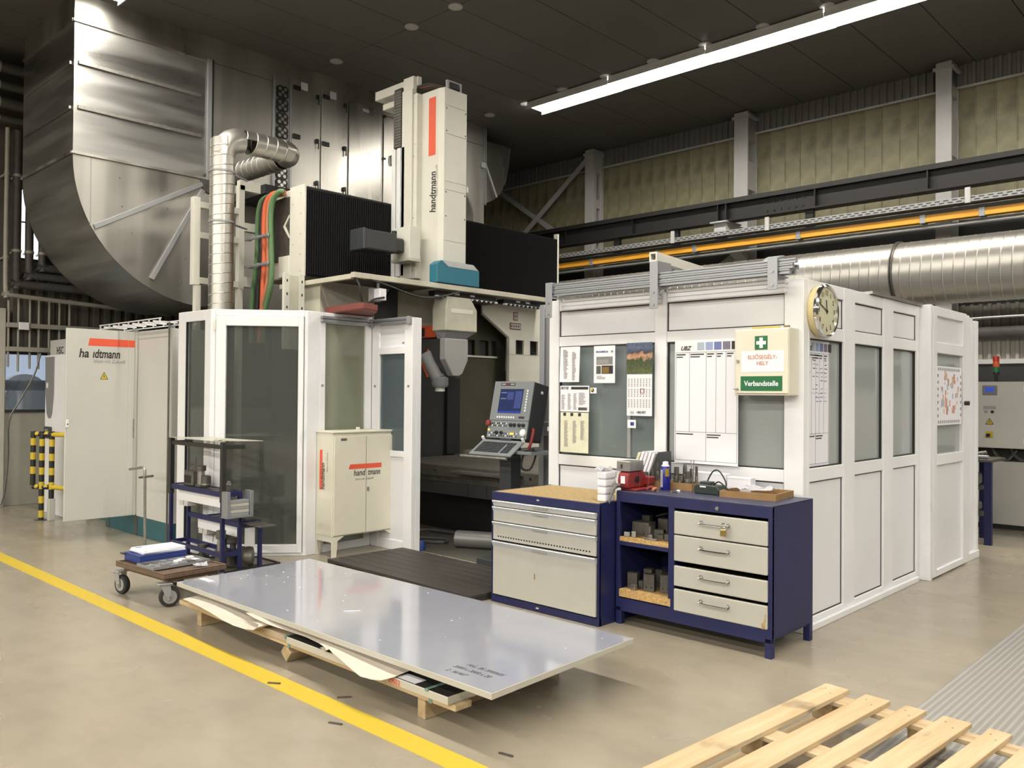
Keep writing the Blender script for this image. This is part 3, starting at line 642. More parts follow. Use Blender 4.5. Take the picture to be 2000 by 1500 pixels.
for i, (dy, z) in enumerate(pos):
    y = BY+dy; x0, x1 = -4.43+.012*i, -2.42+.02*(i % 3); h = .030
    ap = thing('aluminium_profile', lbs[i]+' long slotted aluminium profile racked above the booth front', 'profile', ((x0+x1)/2, y, z), 0, 'profiles racked above the booth front')
    MB().prism([(y-.016, z), (y+.016, z), (y+.016, z+h), (y-.016, z+h), (y-.016, z+h*.68), (y-.006, z+h*.64), (y-.006, z+h*.36), (y-.016, z+h*.32)], 0, x0, x1).build('profile_bar', 'alu', ap)
    B(x0+.002, x1-.002, y-.0055, y-.0045, z+h*.37, z+h*.63).build('slot_shadow_strip', 'black', ap)
wc = thing('blind_cassette', 'white ribbed blind cassette along the top of the booth front', 'cassette', (-3.5, BY-.05, 2.235))
for u0, u1 in ((-4.42, -3.49), (-3.41, -2.5)):
    mb = MB()
    for k in range(3): mb.box(u0, u1, BY-.06+.004*k, BY-.001, 2.238+.031*k, 2.267+.031*k, .004)
    mb.build('cassette_cover', 'pvc', wc)
mm = Matrix.Translation((-3.48, 5.2, 2.53)) @ Matrix.Rotation(math.radians(8), 4, 'Z')
mb = MB().box(-.03, .03, -.04, 1.1, 0, .012, 0, 1, mm).box(-.03, .03, -.04, 1.1, .058, .07, 0, 1, mm).box(-.03, -.02, -.04, 1.1, .012, .058, 0, 1, mm).box(.02, .03, -.04, 1.1, .012, .058, 0, 1, mm)
solo(mb, 'aluminium_profile', 'cream', 'hollow pale profile laid across the others, end facing forward', 'profile', 'profiles racked above the booth front')

# ---- on the booth: clock
ck = thing('wall_clock', 'round chrome-rimmed wall clock on the booth side', 'clock', (BX, 5.52, 1.945))
cy, cz = 5.515, 2.122
MB().lathe([(.165, 0), (.172, .02), (.172, .045)], (BX+.002, cy, cz), (1, 0, 0), 36).build('clock_case', 'clockrim', ck)
MB().lathe([(.162, .045), (.178, .05), (.180, .066), (.168, .078), (.160, .072), (.158, .06)], (BX+.002, cy, cz), (1, 0, 0), 36).build('clock_bezel', 'chrome', ck)
MB().lathe([(.158, .058), (.158, .062)], (BX+.002, cy, cz), (1, 0, 0), 36).build('clock_dial', 'clockface', ck)
for h in range(1, 13):
    a = h*PI/6; text(str(h), .046, 'ink', ck, (BX+.065, cy+.122*math.sin(a), cz+.122*math.cos(a)-.016), (0, 1, 0), (0, 0, 1), align='CENTER', name='numeral')
def hand(ang, L_, w_, nm):
    m_ = Matrix.Translation((BX+.067, cy, cz)) @ Matrix.Rotation(-ang, 4, 'X')
    B(0, .002, -w_/2, w_/2, -.02, L_, 0, 1, m_).build(nm, 'ink', ck)
hand(math.radians(353), .075, .009, 'hour_hand'); hand(math.radians(291), .125, .006, 'minute_hand')
MB().cyl((BX+.064, cy, cz), (BX+.073, cy, cz), .007).build('hand_hub', 'ink', ck)

# ---- first-aid cabinet
fa = thing('first_aid_cabinet', 'cream first aid cabinet with green cross at the booth corner', 'cabinet', (-2.61, BY, 1.555))
FY = BY-.155
B(-2.815, -2.425, FY+.012, BY-.001, 1.555, 1.998, .004).build('body', 'creamcab', fa)
fd = B(-2.80, -2.428, FY, FY+.012, 1.568, 1.99, .003).build('door', 'creamcab', fa)
B(-2.66, -2.57, FY-.0015, FY, 1.857, 1.948).build('cross_sign', 'green', fd)
B(-2.627, -2.603, FY-.0025, FY-.0015, 1.868, 1.937).build('cross', 'paper', fd); B(-2.649, -2.581, FY-.0027, FY-.0017, 1.891, 1.914).build('cross', 'paper', fd)
B(-2.757, -2.455, FY-.001, FY, 1.71, 1.85).build('notice_label', 'paper', fd)
text('ELS\u0150SEG\u00c9LY-', .036, 'hosebrown', fd, (-2.606, FY-.001, 1.796), (1, 0, 0), (0, 0, 1), align='CENTER', bold=.012)
text('HELY', .036, 'hosebrown', fd, (-2.606, FY-.001, 1.755), (1, 0, 0), (0, 0, 1), align='CENTER', bold=.012)
B(-2.762, -2.467, FY-.0015, FY, 1.585, 1.682).build('name_sign', 'green', fd)
text('Verbandstelle', .047, 'paper', fd, (-2.6145, FY-.0015, 1.618), (1, 0, 0), (0, 0, 1), align='CENTER', bold=.022, sx=.93)
MB().cyl((-2.782, FY, 1.783), (-2.782, FY-.008, 1.783), .011).build('lock', 'steel', fd); MB().cyl((-2.785, FY, 1.595), (-2.785, FY-.008, 1.595), .008).build('lock', 'steel', fd)
MB().cyl((-2.79, FY-.004, 1.595), (-2.815, FY-.004, 1.597), .003, n=6).build('latch_pin', 'steel', fd)
solo(B(-2.70, -2.50, FY+.03, FY+.045, 1.9985, 2.010, .002), 'folding_rule', 'yellow', 'yellow folding rule lying on the first aid cabinet', 'ruler')
solo(B(-2.475, -2.437, FY+.03, FY+.05, 1.9985, 2.013, .003), 'wood_stub', 'cork', 'small brown stub lying on the first aid cabinet', 'stub')

# ---- papers and boards on the panes (flat print as thin relief)
PY = BY-.034                                # face of the front panes is set back by .034
def sheet(name, m, x0, x1, z0, z1, lb, cat, y=None, curl=0):
    y = PY if y is None else y
    if curl:
        n = 8; a = [(x0+(x1-x0)*i/n, y-.002-curl*abs(2*i/n-1)**3, z0) for i in range(n+1)]; b = [(x0+(x1-x0)*i/n, y-.002, z1) for i in range(n+1)]
        mb = MB().strip(a, b, .0006, axis=1)
    else: mb = B(x0, x1, y-.002, y-.0008, z0, z1)
    t = thing(name, lb, cat, ((x0+x1)/2, y, z0)); mb.build('sheet', m, t); return t
def rows(t, m, x0, x1, z0, z1, n, y=None, hh=.45, seed=1, nm='print', cols=1, gap=.15):
    y = PY if y is None else y; rr = random.Random(seed); mb = MB(); h = (z1-z0)/n; cw = (x1-x0)/cols
    for i in range(n):
        for c in range(cols):
            w_ = cw*(1-gap)*(.55+.45*rr.random()); mb.box(x0+c*cw, x0+c*cw+w_, y-.0034, y-.002, z0+h*i, z0+h*i+h*hh)
    return mb.build(nm, m, t)
n1 = sheet('faded_notice', 'paper', -4.445, -4.24, 1.652, 1.938, 'faded curled notice at the top left of the booth window', 'notice', curl=.012)
rows(n1, 'inkgrey', -4.415, -4.35, 1.68, 1.92, 22, seed=3, y=PY-.002); rows(n1, 'inkgrey', -4.32, -4.27, 1.67, 1.90, 20, seed=4, y=PY-.002)
n2 = sheet('hall_poster', 'paper', -4.1, -3.893, 1.643, 1.935, 'white printed poster with two machine photographs on the booth window', 'poster')
text('PROGRESS JA', .02, 'bluebox', n2, (-4.078, PY-.0022, 1.882), (1, 0, 0), (0, 0, 1), bold=.03)
MB().lathe([(.011, 0), (.011, .001)], (-3.922, PY-.0022, 1.889), (0, -1, 0), 14).build('emblem', 'inkgrey', n2)
B(-4.075, -3.915, PY-.003, PY-.002, 1.787, 1.850).build('photo_print', 'headgrey', n2); B(-4.07, -3.955, PY-.0036, PY-.003, 1.792, 1.828).build('photo_print', 'inkgrey', n2)
B(-4.075, -4.03, PY-.003, PY-.002, 1.715, 1.778).build('photo_print', 'steeld', n2); B(-4.022, -3.912, PY-.003, PY-.002, 1.715, 1.78).build('photo_print', 'ink', n2); B(-4.015, -3.95, PY-.0036, PY-.003, 1.72, 1.768).build('photo_print', 'brass', n2)
rows(n2, 'inkgrey', -4.07, -3.97, 1.675, 1.705, 3, seed=2)
n3 = sheet('tool_chart', 'paper', -4.445, -4.145, 1.412, 1.622, 'white tool chart headed in bold black letters', 'chart')
B(-4.33, -4.155, PY-.003, PY-.002, 1.592, 1.613).build('print_bar', 'ink', n3)
text('FETTE', .027, 'ink', n3, (-4.44, PY-.0022, 1.593), (1, 0, 0), (0, 0, 1), shear=.3, bold=.03, sx=1.1)
for k, x in enumerate((-4.43, -4.365, -4.305)): rows(n3, 'inkgrey', x, x+.045, 1.43, 1.565-.012*(k == 0), 16, seed=10+k)
rows(n3, 'inkgrey', -4.25, -4.16, 1.47, 1.57, 11, seed=14); B(-4.255, -4.165, PY-.003, PY-.002, 1.425, 1.448).build('print_bar', 'steeld', n3)
n4 = sheet('yellowed_table', 'paperold', -4.442, -4.15, 1.083, 1.406, 'yellowed table sheet hanging below the black-headed chart', 'chart')
for x in (-4.41, -4.335, -4.255): B(x, x+.028, PY-.003, PY-.002, 1.377, 1.403).build('print_mark', 'ink', n4)
for k, x in enumerate((-4.40, -4.31, -4.23)): rows(n4, 'inkgrey', x, x+.05, 1.13+.03*k, 1.345, 26, seed=20+k)
n5 = sheet('round_mark_sticker', 'paper', -4.134, -4.072, 1.561, 1.606, 'small white sticker with yellow mark beside the black-headed chart', 'sticker')
MB().lathe([(.016, 0), (.016, .001)], (-4.112, PY-.002, 1.586), (0, -1, 0), 14).build('print_mark', 'ink', n5); B(-4.126, -4.108, PY-.0038, PY-.003, 1.582, 1.602).build('print_mark', 'yellow', n5)
n6 = sheet('blue_mark_sticker', 'paper', -3.772, -3.695, 1.30, 1.362, 'white sticker with blue mark below the wall calendar', 'sticker')
B(-3.745, -3.712, PY-.003, PY-.002, 1.318, 1.345).build('print_mark', 'bluebox', n6)
# calendar
ca = thing('wall_calendar', 'three-month wall calendar with a hill town picture', 'calendar', (-3.665, PY, 1.394))
B(-3.778, -3.55, PY-.004, PY-.001, 1.394, 1.715).build('calendar_back', 'paper', ca)
def photo_mat():
    m = bpy.data.materials.new('hill_town_print'); m.use_nodes = True; nt = m.node_tree; N = nt.nodes; L = nt.links; b = N['Principled BSDF']; b.inputs['Roughness'].default_value = .4
    tc = N.new('ShaderNodeTexCoord'); sp_ = N.new('ShaderNodeSeparateXYZ'); L.new(tc.outputs['Generated'], sp_.inputs[0])
    no = N.new('ShaderNodeTexNoise'); no.inputs['Scale'].default_value = 30; no.inputs['Detail'].default_value = 6; L.new(tc.outputs['Object'], no.inputs[0])
    n2_ = N.new('ShaderNodeTexNoise'); n2_.inputs['Scale'].default_value = 70; L.new(tc.outputs['Object'], n2_.inputs[0])
    ad = N.new('ShaderNodeMath'); ad.operation = 'MULTIPLY_ADD'; ad.inputs[1].default_value = .35; L.new(no.outputs[0], ad.inputs[0]); L.new(sp_.outputs['Z'], ad.inputs[2])
    rp = N.new('ShaderNodeValToRGB'); e = rp.color_ramp.elements; e[0].position = .15; e[0].color = (*T(92, 98, 56), 1); e[1].position = 1.2; e[1].color = (*T(84, 92, 110), 1)
    for p_, c in ((.62, T(64, 72, 44)), (.70, T(186, 142, 108)), (.80, T(176, 128, 98)), (.86, T(58, 62, 66))):
        q = e.new(p_); q.color = (*c, 1)
    L.new(ad.outputs[0], rp.inputs[0]); mx = N.new('ShaderNodeMix'); mx.data_type = 'RGBA'; mx.blend_type = 'OVERLAY'; mx.inputs['Factor'].default_value = .9
    L.new(rp.outputs[0], mx.inputs['A']); L.new(n2_.outputs['Fac'], mx.inputs['B']); L.new(mx.outputs['Result'], b.inputs['Base Color']); return m
B(-3.781, -3.548, PY-.006, PY-.003, 1.71, 1.948).build('picture', photo_mat(), ca)
for k, z in enumerate((1.61, 1.532, 1.452)):
    B(-3.772, -3.552, PY-.0052, PY-.004, z, z+.074+.01*(k == 0)).build('month_block', 'paper' if k == 1 else 'pvc', ca)
    rr = MB()
    for c in range(8):
        for r_ in range(5): rr.box(-3.765+.027*c, -3.753+.027*c, PY-.006, PY-.0052, z+.006+.013*r_, z+.013+.013*r_)
    rr.build('date_print', 'inkgrey', ca)
mb = MB()
for a in ((-3.654, -3.616, 1.565, 1.568), (-3.654, -3.616, 1.597, 1.60), (-3.654, -3.651, 1.565, 1.6), (-3.619, -3.616, 1.565, 1.6)): mb.box(a[0], a[1], PY-.008, PY-.005, a[2], a[3])
mb.build('date_slider', 'red', ca)
text('HELVET', .024, 'ink', ca, (-3.685, PY-.0042, 1.412), (1, 0, 0), (0, 0, 1), bold=.03)
rows(ca, 'inkgrey', -3.745, -3.70, 1.408, 1.432, 3, y=PY-.002, seed=6)
# planning boards
def board(o, r, lb, W_, H_, title, hx=.185, tx=.048, cols=(.123, .258, .336, .414)):
    t = thing('planning_board', lb, 'planning board', o, 0, 'planning boards on the booth panes')
    o = Vector(o); r = Vector(r); n = r.cross(Vector((0, 0, 1)))
    def q(u0, u1, z0, z1, d0, d1, nm, m):
        mm = Matrix(((r.x, n.x, 0, o.x), (r.y, n.y, 0, o.y), (0, 0, 1, o.z), (0, 0, 0, 1))); return B(u0, u1, d0, d1, z0, z1, 0, 1, mm).build(nm, m, t)
    q(0, W_, 0, H_, .0005, .003, 'board_sheet', 'paper'); q(0, W_, H_-.085, H_, .003, .0034, 'header_band', 'pvc')
    for k, m in enumerate(('palegrey', 'paleblue', 'midblue', 'mauve', 'ink')): q(hx+.068*k, hx+.058+.068*k, H_-.075, H_-.018, .0034, .004, 'header_square', m)
    mbq = MB(); mm = Matrix(((r.x, n.x, 0, o.x), (r.y, n.y, 0, o.y), (0, 0, 1, o.z), (0, 0, 0, 1)))
    def ln(u0, u1, z0, z1): mbq.box(u0, u1, .003, .0037, z0, z1, 0, 1, mm)
    ln(.008, W_-.008, H_-.09, H_-.088); ln(.008, W_-.008, .225, .227); ln(.008, .01, .02, H_-.088); ln(W_-.01, W_-.008, .02, H_-.088); ln(.008, W_-.008, .02, .022)
    for k, u in enumerate(cols): ln(u-.001, u+.001, .226 if k != 1 else .02, H_-.09)
    for u, w_ in [(u+.007, w_) for u, w_ in zip((.008,)+tuple(cols), (.075, .11, .055, .045, .05))]:
        ln(u, u+w_, H_-.108, H_-.099); ln(u, u+w_*.7, H_-.125, H_-.117)
    for u, w_ in ((.015, min(.14, cols[1]-.03)), (cols[1]+.007, .11)): ln(u, u+w_, .205, .213)
    ln(cols[1]+.007, cols[1]+.1, .188, .196)
    mbq.build('ruling', 'ink', t)
    text(title, .042, 'ink', t, o+r*tx+Vector((0, 0, H_-.072))+n*.0036, r, (0, 0, 1), shear=.35, bold=.03)
    return t, mm
board((-3.352, PY, 1.064), (1, 0, 0), 'white planning board with empty ruled columns on the booth front', .508, .885, 'UBZ')
pbd, mm = board((BX-.034, 5.409, 1.072), (0, 1, 0), 'white planning board with handwriting beneath the wall clock', .375, .862, 'OKE', .082, .004, (.09, .155, .215, .285))
rr = random.Random(4); mb = MB()
for i in range(11):
    z = .72-.028*i
    for u, w_ in ((.012, .06), (.098, .05), (.16, .045), (.225, .05), (.295, .04)):
        if rr.random() < .75:
            x = u
            while x < u+w_*(.6+.4*rr.random()):
                a = .006+.008*rr.random(); mb.box(x, x+a, .003, .0038, z+.006*rr.random(), z+.004+.007*rr.random(), 0, 1, mm); x += a+.002
mb.build('handwriting', 'bluebox', pbd)

# ================================================================== BLUE WORKBENCH
WX0, WX1, WY, WZ = -3.42, -2.29, 4.655, .9
wbn = thing('workbench', 'blue steel workbench with four grey drawers and open shelves', 'workbench', ((WX0+WX1)/2, WY, 0))
B(WX0, WX1, WY, 5.225, WZ-.006, WZ, .002).build('worktop', 'bluetop', wbn)
B(WX1-.012, WX1, WY+.01, 5.22, .115, WZ-.007).build('side_panel', 'blue', wbn); B(WX0, WX0+.012, WY+.01, 5.22, .09, WZ-.007).build('side_panel', 'blue', wbn)
B(WX0+.012, WX1-.012, 5.2, 5.22, .1, WZ-.007).build('back_panel', 'blue', wbn); B(WX0+.012, WX1-.012, WY+.02, 5.2, .10, .115).build('bottom_panel', 'blue', wbn)
for a in ((WX0, WX1, .825, WZ-.006), (WX0, WX1, .09, .178)): B(a[0], a[1], WY, WY+.03, a[2], a[3], .002).build('face_rail', 'blue', wbn)
for a in ((WX0, WX0+.028), (-3.005, -2.958), (WX1-.024, WX1)): B(a[0], a[1], WY, WY+.03, .178, .825, .002).build('face_post', 'blue', wbn)
B(-2.985, -2.975, WY+.03, 5.2, .115, WZ-.007).build('divider', 'blue', wbn)
B(-3.392, -3.005, WY, WY+.025, .535, .562).build('shelf_rail', 'blue', wbn)
lg = B(-.022, .022, -.022, .022, 0, .118, .003).mesh('leg', 'blue')
for x, y in ((WX0+.022, WY+.022), (WX1-.022, WY+.022), (WX0+.022, 5.2), (WX1-.022, 5.2)): piece(wbn, 'leg', lg, (x-(WX0+WX1)/2, y-WY, 0))
for z0, z1 in ((.562, .590), (.187, .236)): B(-3.392, -2.986, WY-.002+.004*(z0 > .5), 5.19, z0, z1).build('shelf_board', 'chip', wbn)
for i, (z0, z1) in enumerate(((.662, .808), (.49, .655), (.33, .46), (.172, .312))):
    d = B(-2.955, -2.313, WY-.012, WY+.008, z0, z1, .006, 2).build('drawer', 'drawer', wbn)
    zc = z0+(z1-z0)*.6; xa, xb = -2.755, -2.568
    MB().tube([(xa, WY-.012, zc+.006), (xa, WY-.034, zc+.004), (xa+.012, WY-.042, zc), (xb-.012, WY-.042, zc-.0), (xb, WY-.034, zc+.004), (xb, WY-.012, zc+.006)], .0055, 8, 3).build('handle', 'chrome', d)
    for x in (xa, xb): MB().cyl((x, WY-.012, zc+.006), (x, WY-.015, zc+.006), .013).build('handle_rose', 'steel', d)
    B(-2.94, -2.33, WY+.008, 5.1, z0+.02, z1-.03).build('drawer_box', 'steeld', d)
MB().prism([(-2.345, .172), (-2.325, .174), (-2.318, .25), (-2.322, .27), (-2.332, .22), (-2.347, .2)], 1, WY-.0128, WY-.0118).build('rust_stain', 'osb', wbn)
MB().cyl((-2.65, WY, .853), (-2.65, WY-.008, .853), .012).build('keyhole', 'steel', wbn)
pl_ = thing('padlock', 'brass padlock hanging on the top drawer handle', 'padlock', (-2.58, WY-.05, .70))
B(-2.598, -2.56, WY-.062, WY-.046, .693, .738, .004).build('body', 'brass', pl_)
MB().tube([(-2.592, WY-.054, .736), (-2.592, WY-.054, .762), (-2.579, WY-.054, .774), (-2.566, WY-.054, .762), (-2.566, WY-.054, .736)], .004, 6, 3).build('shackle', 'chrome', pl_)

# steel blocks on the two shelves
def blk(x, y, z, a, b, h, rz, lb, m='steeld', group='clamping blocks on the lower shelf', nm='clamping_block'):
    mm_ = Matrix.Translation((x, y, z)) @ Matrix.Rotation(rz, 4, 'Z')
    t = thing(nm, lb, 'block', (x, y, z), rz, group)
    B(-a/2, a/2, -b/2, b/2, 0, h, .002).build('body', m, t, local=True)
    if h > .06:
        for k in range(2): MB().cyl((a/4*(1 if k else -1), -b/2, h*.25), (a/4*(1 if k else -1), -b/2-.001, h*.25), .006, n=8).build('bolt_hole', 'black', t, local=True)
z = .2365
blk(-3.345, 4.755, z, .07, .05, .105, .25, 'tall dark block at the left front of the lower shelf')
blk(-3.295, 4.87, z, .06, .06, .12, .2, 'tall block behind the left front block')
blk(-3.285, 4.775, z, .035, .05, .055, .1, 'low block between the two tall front blocks')
blk(-3.30, 4.695, z, .045, .03, .035, -.2, 'small light block at the very front of the shelf', 'steel')
blk(-3.205, 4.745, z, .075, .05, .115, .3, 'tall drilled block right of the shelf middle')
blk(-3.115, 4.80, z, .07, .09, .12, .5, 'dark block in the right shadow of the lower shelf')
blk(-3.215, 4.9, z, .06, .06, .12, -.2, 'block at the back middle of the lower shelf')
z = .5905
gU = 'steel parts on the upper shelf'
blk(-3.32, 4.84, z, .13, .10, .09, .1, 'big rough block at the left of the upper shelf', 'cast', gU, 'steel_block')
blk(-3.36, 4.70, z, .04, .04, .03, .5, 'light bright lump at the front of the upper shelf', 'steel', gU, 'steel_block')
blk(-3.31, 4.705, z, .03, .05, .04, .6, 'tilted light piece next to the bright lump', 'steel', gU, 'steel_block')
blk(-3.255, 4.80, z, .07, .05, .075, -.1, 'pale block standing at the middle of the upper shelf', 'steel', gU, 'steel_block')
blk(-3.185, 4.73, z, .03, .03, .03, .1, 'small pale cube on the upper shelf', 'steel', gU, 'steel_block')
blk(-3.16, 4.69, z, .11, .03, .012, -.1, 'thin flat bar at the front edge of the upper shelf', 'steel', gU, 'steel_bar')
blk(-3.14, 4.78, z, .05, .05, .03, .2, 'low dark part at the right of the upper shelf', 'steeld', gU, 'steel_block')
blk(-3.10, 4.9, z, .04, .04, .085, .2, 'upright dark part at the back right of the upper shelf', 'steeld', gU, 'steel_block')
blk(-3.22, 4.95, z, .08, .06, .11, 0, 'tall pale block at the back of the upper shelf', 'cast', gU, 'steel_block')

blk(-3.21, 4.84, z, .10, .05, .05, .3, 'dark slab in the middle of the upper shelf', 'steeld', gU, 'steel_block')
blk(-3.36, 4.94, z, .06, .05, .12, .1, 'dark block at the back left of the upper shelf', 'steeld', gU, 'steel_block')
blk(-3.065, 4.75, z, .05, .03, .045, .4, 'small dark wedge by the divider on the upper shelf', 'steeld', gU, 'steel_block')
solo(MB().cyl((-3.36, 5.05, z+.10), (-3.06, 5.10, z+.20), .008, n=8), 'leaning_rod', 'steel', 'thin bright rod leaning at the back of the upper shelf', 'rod')
# ---- things on the bench
vs = thing('bench_vise', 'red bench vise holding a steel block', 'vise', (-3.40, 4.80, WZ))
vx0, vx1 = -3.418, -3.332
B(vx0-.0, vx1+.045, 4.70, 4.93, WZ, WZ+.016, .004).build('base', 'red', vs)
cpro = [(4.675, WZ+.016), (4.80, WZ+.016), (4.80, WZ+.05), (4.745, WZ+.05), (4.735, WZ+.07), (4.75, WZ+.095), (4.80, WZ+.095), (4.80, WZ+.13), (4.69, WZ+.13), (4.668, WZ+.11), (4.660, WZ+.07), (4.664, WZ+.035)]
MB().prism(cpro, 0, vx0, vx1, .008).build('front_jaw', 'red', vs)
MB().prism([(4.802, WZ+.016), (4.90, WZ+.016), (4.90, WZ+.075), (4.86, WZ+.13), (4.802, WZ+.13)], 0, vx0+.004, vx1-.004, .008).build('fixed_body', 'red', vs)
B(vx0+.012, vx1+.035, 4.86, 4.945, WZ+.03, WZ+.085, .006).build('anvil', 'red', vs)
B(vx1-.001, vx1+.002, 4.752, 4.796, WZ+.05, WZ+.094).build('jaw_shadow_pocket', 'black', vs)
B(vx0+.03, vx1-.02, 4.6585, 4.6605, WZ+.05, WZ+.10).build('maker_plate', 'paper', vs)
MB().cyl((-3.40, 4.665, WZ+.036), (-3.40, 4.60, WZ+.036), .015).build('screw_spindle', 'steel', vs); MB().lathe([(.02, -.012), (.023, 0), (.02, .012)], (-3.40, 4.61, WZ+.036), (0, 1, 0), 14).build('screw_head', 'steel', vs)
MB().cyl((-3.395, 4.605, WZ+.055), (-3.465, 4.595, WZ-.16), .0075, n=8).build('lever', 'steel', vs); MB().lathe([(.011, 0), (.011, .015)], (-3.465, 4.595, WZ-.17), n=10).build('lever_knob', 'steel', vs)
sbk = thing('clamped_block', 'grey machined steel block clamped on top of the red vise', 'block', (-3.375, 4.75, WZ+.131))
B(-3.435, -3.325, 4.675, 4.84, WZ+.131, WZ+.20, .003).build('block_body', 'steel', sbk); B(-3.40, -3.385, 4.6742, 4.675, WZ+.15, WZ+.178).build('slot_mark', 'black', sbk)

fh = thing('file_rack', 'dark angled file rack holding white folders', 'rack', (-3.47, 5.16, WZ))
MB().prism([(-3.44, WZ+.05), (-3.36, WZ+.245), (-3.348, WZ+.245), (-3.348, WZ), (-3.44, WZ)], 1, 5.07, 5.22).build('end_plate', 'consdark', fh)
B(-3.62, -3.44, 5.05, 5.235, WZ, WZ+.03).build('base', 'steeld', fh)
for i in range(5):
    sh = Matrix(((1, 0, .38, 0), (0, 1, 0, 0), (0, 0, 1, 0), (0, 0, 0, 1)))
    mm_ = Matrix.Translation((-3.60+.031*i, 5.145, WZ+.031)) @ sh
    solo(B(0, .022, -.09, .09, 0, .205+.008*(i % 2), .001, 1, mm_), 'folder', 'paper' if i else 'paperold', ['leftmost yellowed folder in the dark file rack', 'second white folder from the left in the file rack', 'third white folder from the left in the file rack', 'fourth white folder from the left in the file rack', 'rightmost white folder leaning on the dark end plate'][i], 'folder', 'folders in the file rack')

for i, (x0, x1, y0, lb) in enumerate(((-3.47, -3.26, 4.97, 'brown wooden tool holder left of the blue spray can'), (-3.225, -3.03, 4.98, 'brown wooden tool holder right of the blue spray can'))):
    t = thing('tool_holder', lb, 'tool holder', ((x0+x1)/2, y0+.075, WZ), 0, 'wooden tool holders on the bench')
    B(x0, x1, y0, y0+.012, WZ, WZ+.05).build('front_board', 'cork', t); B(x0, x1, y0+.14, y0+.15, WZ, WZ+.05).build('rear_board', 'cork', t)
    B(x0, x0+.01, y0+.012, y0+.14, WZ, WZ+.05).build('end_board', 'cork', t); B(x1-.01, x1, y0+.012, y0+.14, WZ, WZ+.05).build('end_board', 'cork', t); B(x0+.01, x1-.01, y0+.012, y0+.14, WZ, WZ+.012).build('base_board', 'cork', t)
def tool(x, y, z0, r, h, lb, tip=0):
    t = thing('milling_cutter', lb, 'cutting tool', (x, y, z0), 0, 'cutters standing on the bench')
    r *= 1.2
    MB().lathe([(r*.9, 0), (r, .004), (r, h*.55)], (x, y, z0), n=12).build('shank', 'steel', t)
    MB().lathe([(r*.82, h*.55), (r*.82, h*.85), (r*(.5 if tip else .8), h)], (x, y, z0), n=6).build('cutting_head', 'steeld', t)
zz = WZ+.0125
for a in ((-3.435, 5.03, zz, .015, .09, 'short thick cutter at the left end of the left holder'), (-3.42, 5.085, zz, .012, .165, 'tall dark cutter at the left of the left holder', 1),
          (-3.365, 5.08, zz, .014, .175, 'tallest dark cutter in the left holder', 1), (-3.375, 5.025, zz, .010, .12, 'slim cutter in front of the tallest one'), (-3.33, 5.03, zz, .014, .08, 'low cutter at the right of the left holder'),
          (-3.195, 5.05, zz, .018, .14, 'thick bright cutter just right of the spray can'), (-3.155, 5.095, zz, .015, .16, 'tall brown-tipped cutter behind the bright one', 1), (-3.155, 5.03, zz, .013, .085, 'short cutter with a collar in the right holder'),
          (-3.10, 5.04, zz, .019, .115, 'thick cutter at the middle of the right holder'), (-3.105, 5.095, zz, .011, .13, 'slim cutter behind the thick middle one'), (-3.06, 5.09, zz, .010, .15, 'slim dark cutter near the right end')): tool(*a)
tw = thing('tweezers', 'tall steel tweezers standing in the right tool holder', 'tweezers', (-3.055, 5.05, zz))
for s_ in (-1, 1): MB().cyl((-3.058, 5.04, zz), (-3.068+.012*s_, 5.05, zz+.195), .003, n=6).build('prong', 'chrome', tw)
sc_ = thing('spray_can', 'blue and white spray can with a yellow patch', 'spray can', (-3.207, 4.93, WZ))
MB().lathe([(.032, 0), (.034, .004), (.034, .15), (.028, .162)], (-3.207, 4.93, WZ), n=20).build('can_body', 'canblue', sc_)
MB().lathe([(.028, .162), (.029, .168), (.02, .172), (.02, .19), (.012, .195)], (-3.207, 4.93, WZ), n=16).build('cap', 'paper', sc_)
mb = MB(); ring = lambda a0, a1, z0, z1, r: mb.strip([(-3.207+r*math.cos(math.radians(a)), 4.93+r*math.sin(math.radians(a)), z0) for a in range(a0, a1, 8)], [(-3.207+r*math.cos(math.radians(a)), 4.93+r*math.sin(math.radians(a)), z1) for a in range(a0, a1, 8)], .0005)
ring(215, 275, WZ+.02, WZ+.14, .0345); mb.build('white_label', 'paper', sc_)
mb = MB(); ring(300, 350, WZ+.095, WZ+.148, .0347); mb.build('yellow_label', 'yellow', sc_)
ch = thing('battery_charger', 'dark green battery charger with a looped cord', 'charger', (-2.86, 4.95, WZ))
MB().prism([(-2.965, WZ), (-2.785, WZ), (-2.775, WZ+.035), (-2.80, WZ+.06), (-2.94, WZ+.066), (-2.968, WZ+.045)], 1, 4.90, 5.0, .006).build('housing', 'darkgreen', ch)
B(-2.93, -2.85, 4.915, 4.975, WZ+.06, WZ+.082, .004).build('battery_slot', 'darkgreen', ch); B(-2.92, -2.875, 4.899, 4.9, WZ+.045, WZ+.055).build('label', 'paper', ch)
MB().tube([(-2.90, 4.96, WZ+.07), (-2.895, 4.97, WZ+.10), (-2.86, 4.97, WZ+.15), (-2.82, 4.97, WZ+.155), (-2.77, 4.96, WZ+.10), (-2.755, 4.95, WZ+.06), (-2.765, 4.94, WZ+.03), (-2.72, 4.92, WZ+.02), (-2.69, 4.90, WZ+.008)], .005, 7, 4).build('cord', 'black', ch)
MB().tube([(-2.84, 4.95, WZ+.066), (-2.80, 4.94, WZ+.085), (-2.74, 4.93, WZ+.05), (-2.70, 4.92, WZ+.02), (-2.73, 4.88, WZ+.008), (-2.78, 4.89, WZ+.006)], .005, 7, 4).build('cord', 'black', ch)
B(-2.72, -2.67, 4.88, 4.905, WZ, WZ+.02, .005).build('plug', 'black', ch)
